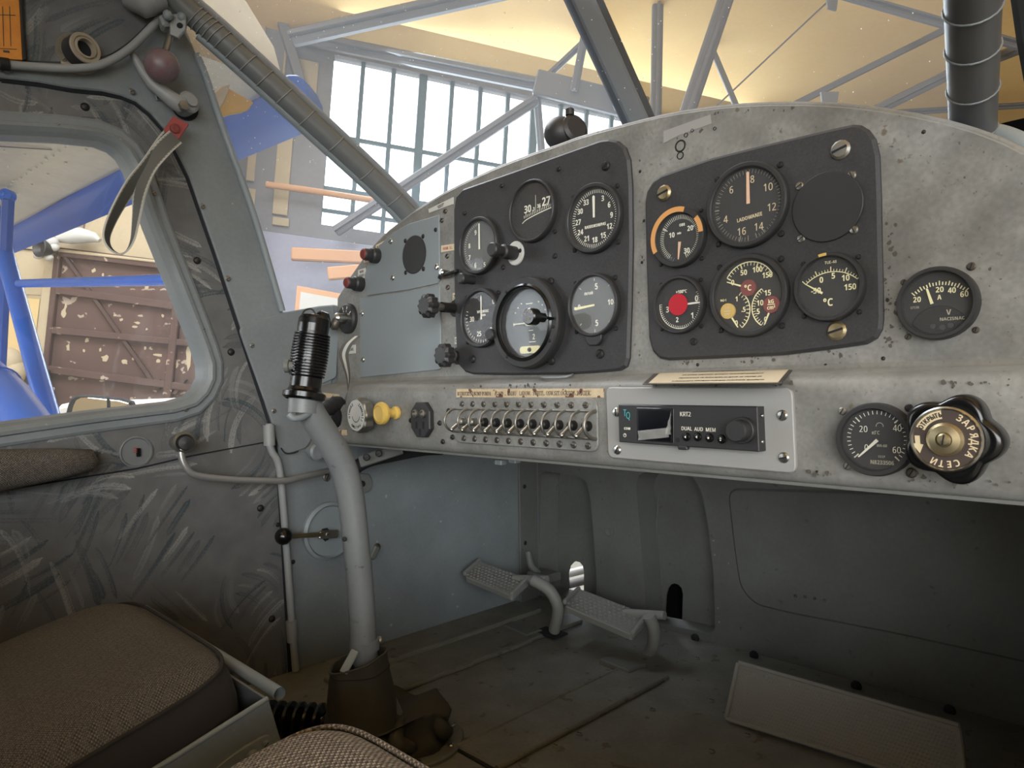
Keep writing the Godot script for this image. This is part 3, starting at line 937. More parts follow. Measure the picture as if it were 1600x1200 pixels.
	struct(objw("wall_back", b, M.cabin_grey), "grey rear cabin bulkhead", "wall")
	b = MB.new()
	for r in [[-0.6, 0.6, 0.32, 0.5], [-0.6, 0.6, 1.2, 2.12], [-0.6, -0.46, 0.5, 1.2], [0.46, 0.6, 0.5, 1.2]]:
		b.box(at(Vector3((r[0] + r[1]) * 0.5, 2.25, (r[2] + r[3]) * 0.5)), Vector3(r[1] - r[0], 0.03, r[3] - r[2]), 0.0)
	var rf := objw("ceiling", b, M.cabin_grey)
	struct(rf, "grey cabin roof over the seats with a clear hatch added to let in fill light", "ceiling")
	b = MB.new()
	b.box(at(Vector3(0, 2.25, 0.85)), Vector3(0.92, 0.004, 0.7), 0.0)  # added roof opening that gives fill light to seats and floor
	objw("added_hatch_pane", b, M.window_glass, rf)
	# edge of the starboard door frame, close to the lens
	b = MB.new()
	var rp := [px(1571, -60, 0.53), px(1577, 0, 0.53), px(1587, 70, 0.53), px(1598, 130, 0.53), px(1612, 220, 0.53), px(1632, 420, 0.53), px(1640, 420, 0.53), px(1640, 220, 0.53), px(1630, 130, 0.53), px(1622, 0, 0.53), px(1616, -60, 0.53)]
	var RX := Transform3D(Basis(Vector3(0, 0, 1), Vector3.UP, Vector3.LEFT), Vector3(0.53, 0, 0))
	b.prism(flat2(rp, RX), RX, -0.03, 0.0, 0.003)
	tag(objw("door_frame_edge", b, M.rubber), "dark edge of the starboard door frame at the right border of the view", "frame")

func windscreen() -> void:
	# side tubes, centre post
	var LT := [Vector3(-0.435, 1.84, -0.12), px(640, 338, -0.44), px(470, 176, -0.47), px(360, 75, -0.49), px(318, 38, -0.50), px(283, 5, -0.505), Vector3(-0.51, 2.25, 0.34)]
	var names := [["windscreen_tube", "grey banded frame tube rising left from the panel's shoulder to the door header", 1.0], ["windscreen_tube", "dark banded frame tube standing upright at the right end of the panel", -1.0]]
	for e in names:
		var pts := []
		for p in LT: pts.append(Vector3(p.x * e[2], p.y, p.z))
		if e[2] < 0: 
			# seen end-on it stands upright: same tube, mirrored
			pts = [pz(1520, 300, -0.10), pz(1520, 200, -0.052), pz(1520, 100, 0.02), pz(1520, 0, 0.085), pz(1521, -140, 0.16)]
		var t := thing(e[0], e[1], "frame tube", pts[1], "windscreen side tubes")
		t.remove_meta("group")
		var b := MB.new()
		b.tube(smooth3(pts, 6), 0.0175 if e[2] > 0 else 0.0185, 20); objw("tube", b, M.tube_grey if e[2] > 0 else M.tube_dark, t)
		# channel strip beside it that carries the perspex
		b = MB.new()
		var off: Array = []
		for p in smooth3(pts, 6): off.append(p + (Vector3(0.003, 0.019, -0.008) if e[2] > 0 else Vector3(-0.004, 0.014, -0.02)))
		b.tube(off, 0.0085 if e[2] > 0 else 0.013, 10); objw("glazing_strip", b, M.tube_dark if e[2] < 0 else M.tube_grey, t)
		if e[2] > 0:
			b = MB.new(); off = []
			for p in smooth3(pts.slice(0, 5), 6): off.append(p + Vector3(-0.008, -0.016, 0.005))
			b.tube(off, 0.007, 10); objw("glazing_strip", b, M.plate_grey, t)
		# lashing: turns of cord round the tube
		var sm := smooth3(pts, 6)
		var a: Vector3 = pts[1]; var c: Vector3 = pts[4] if e[2] > 0 else pts[3]
		var cnt := 15 if e[2] > 0 else 5
		for i in cnt:
			var tt := (float(i) + 0.5) / cnt
			var q: float = tt * (sm.size() - 1) * (0.62 if e[2] > 0 else 0.8) + (5 if e[2] > 0 else 4)
			var j := clampi(int(q), 1, sm.size() - 2)
			var p: Vector3 = sm[j].lerp(sm[j + 1], q - int(q))
			var d: Vector3 = (sm[j + 1] - sm[j - 1]).normalized()
			var ring := []
			var x := facing(p, d + Vector3(0.05, 0.22, 0.1) * (1.0 if e[2] > 0 else 1.2), Vector3.RIGHT)
			for k in 21: ring.append(x * Vector3(cos(TAU * k / 20) * (0.0186 if e[2] > 0 else 0.0192), sin(TAU * k / 20) * (0.0186 if e[2] > 0 else 0.0192), 0))
			b = MB.new(); b.tube(ring, 0.0010, 5, false)
			objw("cord_turn", b, M.cable_grey if e[2] > 0 else M.tube_grey, t)
	var cp := thing("centre_post", "grey windscreen centre post with pale edges, leaning left above the panel crest", "frame tube", px(1010, 185, 0.0))
	var A := px(1036, 273, 0.0); var B := px(900, -25, 0.0)
	var b := MB.new()
	b.bar(A, B, 0.030, 0.026, cr, 0.004); objw("post", b, M.tube_grey, cp)
	b = MB.new()
	b.bar(A - cr * 0.021, B - cr * 0.021, 0.010, 0.02, cr, 0.002); objw("glazing_strip", b, M.rubber, cp)
	b = MB.new()
	b.bar(A + cr * 0.021, B + cr * 0.021, 0.010, 0.02, cr, 0.002); objw("glazing_strip", b, M.rubber, cp)
	# perspex
	var ws := thing("windscreen", "scratched dusty perspex windscreen with bluish glare put into its colour", "windscreen", Vector3(0, 1.9, -0.15))
	var tp := smooth3(LT, 3)
	var side := [px(446, 492, -0.548), px(395, 330, -0.548), px(345, 190, -0.548), px(316, 105, -0.548), px(290, 45, -0.548)]
	b = MB.new()
	var ra := PackedVector3Array(); var rb := PackedVector3Array()
	var foot := [px(446, 492, -0.548), px(490, 483, -0.548), px(527, 478, -0.548), Vector3(-0.53, 1.74, -0.03), Vector3(-0.48, 1.82, -0.07), Vector3(-0.44, 1.87, -0.09)]
	# side quarter light: fan of strips between the pillar and the tube
	for i in 7:
		var t := i / 6.0
		var q := t * 4.0
		var j := mini(int(q), 3)
		ra.append((side[j] as Vector3).lerp(side[j + 1], q - j))
		var s := 3.0 + t * (tp.size() - 5.0)
		var k := mini(int(s), tp.size() - 2)
		rb.append((tp[k] as Vector3).lerp(tp[k + 1], s - k) + Vector3(-0.01, -0.01, 0))
	b.grid([ra, rb])
	for i in foot.size() - 1: b.flat(foot[i], foot[i + 1], rb[0])
	objw("quarter_light", b, M.perspex, ws)
	var rng := RandomNumberGenerator.new(); rng.seed = 31
	var dust := MB.new()
	for i in 170:
		var q := rng.randf() * 5.999
		var p := ra[int(q)].lerp(ra[int(q) + 1], fmod(q, 1.0)).lerp(rb[int(q)].lerp(rb[int(q) + 1], fmod(q, 1.0)), sqrt(rng.randf()))
		dust.ball(at(p + Vector3(0.002, 0, 0.002)), rng.randf_range(0.0003, 0.0009), 6)
	for sgn in [1.0, -1.0]:
		b = MB.new()
		ra = PackedVector3Array(); rb = PackedVector3Array()
		for i in 7:
			var t := i / 6.0
			var s := t * (tp.size() - 1.001)
			var k := int(s)
			var p: Vector3 = (tp[k] as Vector3).lerp(tp[k + 1], s - k) + Vector3(0.01, 0.01, -0.01)
			ra.append(Vector3(p.x * sgn, p.y, p.z))
			rb.append(Vector3(0, lerpf(1.905, 2.25, t), lerpf(-0.235, 0.12, t)))
		b.grid([ra, rb])
		objw("front_pane", b, M.perspex, ws)
		for i in 260:
			var q := rng.randf() * 5.999
			var p := ra[int(q)].lerp(ra[int(q) + 1], fmod(q, 1.0)).lerp(rb[int(q)].lerp(rb[int(q) + 1], fmod(q, 1.0)), rng.randf())
			dust.ball(at(p + Vector3(0, 0, 0.003)), rng.randf_range(0.0003, 0.0008), 6)
	var dm := objw("dust_specks", dust, M.rivet_white, ws)
	dm.set_meta("kind", "stuff")
	b = MB.new()
	b.tube(smooth3([pz(1490, 240, -0.09), pz(1530, 216, -0.075), pz(1568, 220, -0.06), pz(1606, 240, -0.05), pz(1660, 280, -0.05)], 5), 0.0125, 14)
	tag(objw("windscreen_sill", b, M.plate_grey), "pale rounded windscreen sill behind the panel's right shoulder, at the foot of the banded tube", "sill")

# ---------- the instrument panel ----------
const SUBZ := 0.006
var ZF := 0.048   # face of the shelf under the panel
func panel() -> void:
	var crease: float = pz(1390, 569, 0.0).y
	var p := thing("dashboard", "worn grey metal instrument panel with a rounded top and a ledge below", "panel", Vector3(0, 1.5, 0))
	var b := MB.new()
	var o := PackedVector2Array()
	for q in arc_points(0.0): o.append(Vector2(q.x, q.y))
	o.append(Vector2(0.55, crease - 0.01)); o.append(Vector2(-0.548, crease - 0.01)); o.append(Vector2(-0.548, 1.70))
	b.prism(o, at(Vector3.ZERO), -0.012, 0.0, 0.0015)
	objw("face_plate", b, M.panel_paint, p)
	# pressed ledge: slopes out to the lip, then drops
	b = MB.new()
	var prof := [Vector2(0.0, crease + 0.002), Vector2(0.002, crease - 0.001), Vector2(0.005, crease - 0.004), Vector2(0.036, 1.6075), Vector2(0.042, 1.604), Vector2(0.046, 1.600), Vector2(ZF, 1.594), Vector2(ZF, 1.586), Vector2(ZF - 0.002, 1.525), Vector2(ZF - 0.003, 1.517), Vector2(ZF - 0.006, 1.511), Vector2(ZF - 0.012, 1.507), Vector2(ZF - 0.02, 1.5055), Vector2(0.0, 1.505), Vector2(-0.03, 1.505)]
	var rows := []
	for q in prof:
		var r := PackedVector3Array()
		for i in 23: r.append(Vector3(lerpf(-0.547, 0.55, i / 22.0), q.y, q.x))
		rows.append(r)
	b.grid(rows)
	objw("ledge", b, M.panel_paint, p)
	b = MB.new()
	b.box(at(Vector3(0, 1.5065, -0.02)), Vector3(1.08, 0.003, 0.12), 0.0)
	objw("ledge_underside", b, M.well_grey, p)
	# thin edge trim on the crest
	b = MB.new()
	var cr2 := []
	for q in arc_points(-0.006): cr2.append(q)
	b.tube(cr2, 0.0042, 8)
	objw("crest_trim", b, M.panel_paint, p)
	# small bits of the plate: rivet holes, traces of an old label
	for s in [[1063, 228, 0.0055], [1063, 243, 0.0035], [1082, 204, 0.0015], [1117, 201, 0.0015], [1072, 211, 0.002]]:
		b = MB.new(); b.lathe(at(pz(s[0], s[1], 0.0)), [Vector2(s[2] * 1.3, 0), Vector2(s[2] * 1.2, 0.0008), Vector2(s[2], 0.0008), Vector2(s[2] * 0.9, -0.0005), Vector2(0, -0.0005)], 12)
		objw("rivet_hole", b, M.screw_dark, p)
	b = MB.new()
	b.prism(flat2(zs([[1037, 205], [1110, 179], [1112, 193], [1060, 212], [1037, 224]], 0.0), at(Vector3.ZERO)), at(Vector3.ZERO), 0.0, 0.0004, 0.0)
	objw("label_trace", b, M.radio_plate, p)
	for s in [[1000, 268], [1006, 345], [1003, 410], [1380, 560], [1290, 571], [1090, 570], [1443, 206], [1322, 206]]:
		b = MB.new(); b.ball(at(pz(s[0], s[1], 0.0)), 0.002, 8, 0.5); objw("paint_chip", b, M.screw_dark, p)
	# chipped paint along the edges of the boards, the lip and under the handwheel
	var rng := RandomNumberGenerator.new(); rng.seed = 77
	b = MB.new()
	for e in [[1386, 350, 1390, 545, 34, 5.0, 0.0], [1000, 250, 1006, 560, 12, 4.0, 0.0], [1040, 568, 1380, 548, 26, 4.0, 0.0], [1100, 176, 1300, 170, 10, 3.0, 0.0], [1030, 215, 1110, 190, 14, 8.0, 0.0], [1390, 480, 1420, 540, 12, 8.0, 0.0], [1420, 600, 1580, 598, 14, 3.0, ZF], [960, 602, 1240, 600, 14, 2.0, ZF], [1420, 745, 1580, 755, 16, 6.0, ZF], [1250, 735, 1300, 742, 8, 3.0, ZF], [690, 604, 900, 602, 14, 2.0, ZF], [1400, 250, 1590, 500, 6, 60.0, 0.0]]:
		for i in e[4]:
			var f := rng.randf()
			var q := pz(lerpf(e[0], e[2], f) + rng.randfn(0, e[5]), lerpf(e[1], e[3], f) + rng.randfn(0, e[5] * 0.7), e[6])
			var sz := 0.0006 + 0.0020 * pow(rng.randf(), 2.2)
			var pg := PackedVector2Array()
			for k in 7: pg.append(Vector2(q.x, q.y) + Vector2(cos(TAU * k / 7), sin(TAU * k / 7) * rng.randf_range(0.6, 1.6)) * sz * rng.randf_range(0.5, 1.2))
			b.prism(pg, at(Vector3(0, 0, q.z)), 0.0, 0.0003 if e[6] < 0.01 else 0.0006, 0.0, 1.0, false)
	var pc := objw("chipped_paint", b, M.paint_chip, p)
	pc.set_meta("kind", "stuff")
	# two black instrument boards
	var L := [[712.5, 330], [716, 308], [727, 296], [770, 281], [813, 266], [880, 242], [941, 220.5], [955, 218.5], [968, 221], [980, 231], [987, 250], [990, 290], [991, 380], [989, 480], [986, 560], [982, 573], [972, 579], [930, 583], [886, 585.5], [800, 586], [742, 585], [730, 581], [721, 571], [717, 555], [714, 480], [712.5, 417]]
	var R := [[1011, 318], [1014, 300], [1023, 285], [1036, 275.5], [1060, 267], [1112, 249], [1200, 227], [1300, 203.5], [1335, 196], [1348, 197], [1360, 204], [1370, 218], [1376, 244], [1378.5, 310], [1379.5, 375], [1381, 440], [1382, 498], [1380, 515], [1372, 529], [1356, 538], [1300, 546], [1225, 555], [1120, 560], [1048, 563], [1034, 560], [1023, 549], [1017, 528], [1013, 412]]
	var names := [[L, "left", "black instrument board on the left half of the panel, around the horizon gauge"], [R, "right", "black instrument board on the right half of the panel, with brass slotted screws"]]
	for e in names:
		var t := thing("instrument_board", e[2], "board", pz(850 if e[1] == "left" else 1200, 560, 0.0))
		b = MB.new()
		b.prism(flat2(zs(e[0], 0.0), at(Vector3.ZERO)), at(Vector3.ZERO), 0.0, SUBZ, 0.003)
		objw("plate", b, M.black_crackle, t)
		if e[1] == "left":
			for s in [[873, 264], [947, 259.5], [726, 333], [784, 290], [938, 553], [739, 561], [867, 400], [786, 418]]:
				screw(t, at(pz(s[0], s[1], SUBZ)), 0.0058 if s[1] in [259.5, 553, 561] else 0.0035, M.screw_dark, 40, 0.7)
		else:
			for s in [[1038.5, 302, 0.0092], [1314, 234.5, 0.0092], [1308, 517, 0.0092]]:
				screw(t, at(pz(s[0], s[1], SUBZ)), s[2], M.brass_dull if s[1] > 300 else M.steel_dull, 15, 0.5)
			screw(t, at(pz(1084, 534, SUBZ)), 0.004, M.screw_dark, 40, 0.6)
	# grey cover plates at the left
	var t1 := thing("cover_plate", "upper grey-blue cover plate with a round black grille, at the panel's left shoulder", "plate", pz(630, 450, 0))
	b = MB.new()
	b.prism(flat2(zs([[575, 462], [571, 430], [579, 405], [597, 381], [615, 364], [640, 350], [687.5, 336], [688.5, 437], [686, 443], [640, 453]], 0), at(Vector3.ZERO)), at(Vector3.ZERO), 0.0, 0.0022, 0.0008)
	objw("plate", b, M.plate_grey, t1)
	for s in [[611, 377, 20], [681, 359, 30], [683, 417, 60], [614, 434, 50]]:
		screw(t1, at(pz(s[0], s[1], 0.002)), 0.0048 if s[0] != 681 else 0.0036, M.steel if s[0] != 681 else M.screw_dark, s[2], 0.6)
	var gr := MB.new()
	var gc := pz(647.5, 398, 0.002)
	gr.lathe(at(gc), [Vector2(0.0305, 0), Vector2(0.0305, 0.0012), Vector2(0.0285, 0.0018), Vector2(0.0, 0.0018)], 32)
	var g := objw("grille", gr, M.black_satin, t1)
	for a in [42, 138, 222, 318]:
		var q := polar(at(gc), 0.0345, a)
		var c := MB.new(); c.ball(q, 0.004, 10, 0.6); objw("lug", c, M.screw_dark, g)
	var t2 := thing("cover_plate", "larger plain grey-blue cover plate below the grille plate, left of the black board", "plate", pz(630, 585, 0))
	b = MB.new()
	b.prism(flat2(zs([[563.5, 466], [640, 455.5], [688.5, 446], [691, 570], [689.5, 576], [685, 578], [564, 590]], 0), at(Vector3.ZERO)), at(Vector3.ZERO), 0.0, 0.0022, 0.0008)
	objw("plate", b, M.plate_grey, t2)
	for s in [[566, 490], [567.5, 562]]: screw(t2, at(pz(s[0], s[1], 0.002)), 0.0048, M.steel, 20, 0.6)
	# name tapes on the panel
	for e in [[[[670, 327], [709, 308], [709, 319], [671, 333]], "white engraved strip on the panel's left shoulder above the cover plates", 0.0022, ["OGRANICZENIE", "PREDKOSCI"], "ink_black"],
			[[[690, 384], [711.5, 381], [711.5, 391], [690, 394.5]], "cream tape with red print beside the left black board's edge, upper", 0.006, ["HAM. SL."], "ink_red"],
			[[[588, 383], [601, 376.5], [601, 387], [588, 391]], "cream tape just above the upper red-faced push knob", 0.003, ["ALARM"], "ink_black"],
			[[[569, 405], [580, 402], [580, 408], [569, 411]], "narrow tape left of the upper red-faced push knob", 0.003, ["NADAJ"], "ink_red"],
			[[[560, 422], [572, 418.5], [572, 434], [560, 436]], "white tape just above the lower red-faced push knob", 0.003, ["WTR", "RADIO"], "ink_black"],
			[[[545, 540], [556, 538.5], [556, 552], [545, 553]], "small white tape below the magneto switch", 0.003, ["ISKR."], "ink_black"],
			[[[708, 458], [714, 457], [714, 471], [708, 472]], "cream tape half hidden by the board, above the upper black star knob", 0.003, ["Z"], "ink_black"],
			[[[711, 527], [716, 526], [716, 537], [711, 538]], "small white tape above the lower black star knob", 0.003, ["O"], "ink_black"]]:
		var w := zs(e[0], 0.0)
		var tp := thing("name_tape", e[1], "label", w[3])
		b = MB.new()
		b.prism(flat2(w, at(Vector3.ZERO)), at(Vector3.ZERO), 0.0, 0.0012, 0.0003)
		objw("tape", b, M.tape_white if "white" in e[1] else M.tape_cream, tp)
		b = MB.new()
		var c: Vector3 = (w[0] + w[1] + w[2] + w[3]) * 0.25 + Vector3(0, 0, 0.0013)
		var rise: float = atan2((w[1] - w[0]).y, (w[1] - w[0]).x)
		var tall: float = (w[0] - w[3]).length()
		var wid: float = (w[1] - w[0]).length()
		for i in e[3].size():
			var s: String = e[3][i]
			var h: float = minf(tall * (0.5 if e[3].size() == 1 else 0.28), wid * 1.1 / s.length())
			write(b, at(c + Vector3(0, ((e[3].size() - 1) * 0.5 - i) * tall * 0.42, 0)).rotated_local(Vector3(0, 0, 1), rise), s, h)
		objw("print", b, M[e[4]], tp)
	for s in [[691, 344], [699, 400], [700, 449], [696, 330]]:
		screw(p, at(pz(s[0], s[1], 0.0)), 0.0042, M.screw_brown, 30, 0.6)
	# swivel catch between the plates and the board
	var ct := thing("catch", "small dark wire catch with a bright pivot, left of the vertical speed gauge", "catch", pz(700, 428, 0))
	b = MB.new(); b.tube(smooth3([pz(687, 433, 0.004), pz(690, 430, 0.012), pz(700, 428, 0.014), pz(711, 424, 0.012), pz(714, 423, 0.008)], 4), 0.0032, 8); objw("wire", b, M.screw_dark, ct)
	b = MB.new(); b.lathe(at(pz(699, 427, 0.006)), [Vector2(0.005, -0.006), Vector2(0.005, 0.012), Vector2(0.003, 0.014), Vector2(0, 0.014)], 12); objw("pivot", b, M.steel, ct)
	# push knobs with red faces
	for e in [[591, 400, "upper red-faced dark push knob on the panel's left edge"], [564.5, 444, "lower red-faced dark push knob on the panel's left edge"]]:
		var c := pz(e[0], e[1], 0.0)
		var k := thing("push_knob", e[2], "knob", c)
		b = MB.new(); b.lathe(at(Vector3.ZERO), [Vector2(0.013, 0), Vector2(0.013, 0.013), Vector2(0.011, 0.016), Vector2(0.010, 0.016), Vector2(0.010, 0.028), Vector2(0.009, 0.030)], 20)
		obj("body", b, M.black_satin, k)
		b = MB.new(); b.lathe(at(Vector3(0, 0, 0.030)), [Vector2(0.009, 0), Vector2(0.007, 0.002), Vector2(0.0, 0.003)], 20)
		obj("cap", b, M.maroon, k)
	# black star knobs on steel spindles
	for e in [[714, 482, 665, 481, "upper black star knob on a long spindle, left of the black board"], [718, 556, 690.5, 552, "lower black star knob on a short spindle, left of the black board"]]:
		var root := pz(e[0], e[1], 0.0)
		# the knob stands straight out of the panel: find where its sight line passes over the root
		var d := ray(e[2], e[3])
		var zz: float = E.z + d.z * ((root.x - E.x) / d.x)
		var k := thing("star_knob", e[4], "knob", root)
		b = MB.new()
		var poly := PackedVector2Array()
		for i in 60:
			var a := TAU * i / 60
			poly.append(Vector2(cos(a), sin(a)) * (0.0165 + 0.0014 * cos(a * 10)))
		b.prism(poly, at(Vector3(0, 0, zz)), -0.011, 0.004, 0.004)
		obj("grip", b, M.black_satin, k)
		b = MB.new(); b.lathe(at(Vector3.ZERO), [Vector2(0.0055, 0), Vector2(0.0055, zz - 0.022), Vector2(0.008, zz - 0.022), Vector2(0.008, zz - 0.011)], 14); obj("spindle", b, M.steel_dull, k)
		b = MB.new(); b.lathe(at(Vector3.ZERO), [Vector2(0.013, 0), Vector2(0.013, 0.004), Vector2(0.0075, 0.005), Vector2(0.0075, zz * 0.5)], 16); obj("collar", b, M.screw_dark, k)
	# magneto switch
	var mg := thing("magneto_switch", "black oval magneto switch with a dark handle and steel hub, at the panel's far left", "switch", pz(546, 498, 0.0))
	b = MB.new()
	b.lathe(at(Vector3.ZERO), [Vector2(0.027, 0), Vector2(0.027, 0.006), Vector2(0.024, 0.009), Vector2(0.0, 0.009)], 28); obj("dial", b, M.black_satin, mg)
	b = MB.new()
	for a in [-60, -20, 20, 60]: b.tick(at(Vector3.ZERO), 0.017, 0.022, a, 0.002, 0.0093)
	for e in [[-60, "0"], [-20, "1"], [20, "2"], [60, "1+2"]]: write(b, polar(at(Vector3(0, 0, 0.0093)), 0.0135, e[0]), e[1], 0.0035)
	obj("markings", b, M.ink_white, mg)
	b = MB.new(); b.lathe(at(Vector3.ZERO), [Vector2(0.009, 0.008), Vector2(0.009, 0.026), Vector2(0.006, 0.03), Vector2(0, 0.03)], 16); obj("hub", b, M.steel, mg)
	b = MB.new()
	var h0 := Vector3(0, 0, 0.022); var h1 := px(517, 513, pz(546, 498, 0.0).x + 0.0) - mg.position
	h1 = pz(521, 511, 0.030) - mg.position
	b.tube([h0, h0.lerp(h1, 0.5), h1, h1 * 1.12], [0.007, 0.0085, 0.0085, 0.004], 12); obj("handle", b, M.screw_brown, mg)
	# compass lamp on the crest
	var lc := pz(880, 210, -0.03)
	var lm := thing("compass_lamp", "dark ball-shaped lamp with a clamp ring on the panel's crest", "lamp", lc + Vector3(0, -0.02, 0))
	b = MB.new(); b.ball(at(lc + Vector3(-0.004, 0.002, 0)), 0.0225, 22, 1.05); objw("housing", b, M.black_satin, lm)
	b = MB.new()
	b.lathe(facing(lc + Vector3(0.016, 0.004, -0.004), Vector3(1, 0.15, 0.3)), [Vector2(0.0, 0.006), Vector2(0.014, 0.006), Vector2(0.019, 0.003), Vector2(0.019, -0.004), Vector2(0.0, -0.006)], 22); objw("clamp_ring", b, M.black_satin, lm)
	b = MB.new(); b.lathe(facing(lc + Vector3(0.012, 0.022, 0), Vector3.UP, Vector3.BACK), [Vector2(0.006, 0), Vector2(0.006, 0.008), Vector2(0.003, 0.010), Vector2(0, 0.010)], 12); objw("clamp_nut", b, M.black_satin, lm)
	b = MB.new(); b.box(at(lc + Vector3(0.0, -0.022, 0)), Vector3(0.02, 0.025, 0.016), 0.003); objw("foot", b, M.black_satin, lm)

# ---------- gauges ----------
var gR: float
func gauge(called: String, label: String, cat: String, x: float, y: float, h: float, z: float, dial := "dial_black", rim := 0.86, screws := true, deep := 0.009) -> Node3D:
	var c := pz(x, y, z)
	gR = h * 0.5 * dep(c) / F
	var t := thing(called, label, cat, c)
	var I := at(Vector3.ZERO)
	var b := MB.new()
	b.lathe(I, [Vector2(gR, 0), Vector2(gR, deep * 0.6), Vector2(gR * 0.985, deep * 0.85), Vector2(gR * 0.96, deep), Vector2(gR * (rim + 0.025), deep), Vector2(gR * rim, deep * 0.85), Vector2(gR * rim, 0.001)], 48)
	obj("bezel", b, M.black_satin, t)
	b = MB.new(); b.disc(I, gR * rim * 1.01, 0.0016, 48)
	obj("dial", b, M[dial], t)
	b = MB.new(); b.disc(I, gR * rim, deep * 0.62, 48)
	obj("glass", b, M.dial_glass, t)
	if screws:
		for a in [45, 135, 225, 315]:
			screw(t, polar(I, gR * 1.10, a), gR * 0.075, M.screw_dark, 40 + a, 0.8, false)
	return t
var DZ := 0.0018
func marks(t: Node3D, b: MB, m: String, called := "markings") -> void:
	obj(called, b, M[m], t)
func figs(b: MB, list: Array, h: float, kind := "b") -> void:
	for e in list:
		write(b, at(Vector3(e[1] * gR, -e[2] * gR, DZ)), e[0], gR * (e[3] if e.size() > 3 else h), kind, 0.86)
func hand(t: Node3D, m: String, x0: float, y0: float, x1: float, y1: float, w0: float, w1: float, z := 0.003) -> void:
	var b := MB.new()
	var a := Vector2(x0, -y0) * gR; var c := Vector2(x1, -y1) * gR
	var d := (c - a).normalized(); var s := Vector2(-d.y, d.x)
	b.prism(PackedVector2Array([a + s * w0 * gR, c + s * w1 * gR, c + d * w1 * gR, c - s * w1 * gR, a - s * w0 * gR]), at(Vector3.ZERO), z, z + 0.0007, 0.0001)
	obj("needle", b, M[m], t)

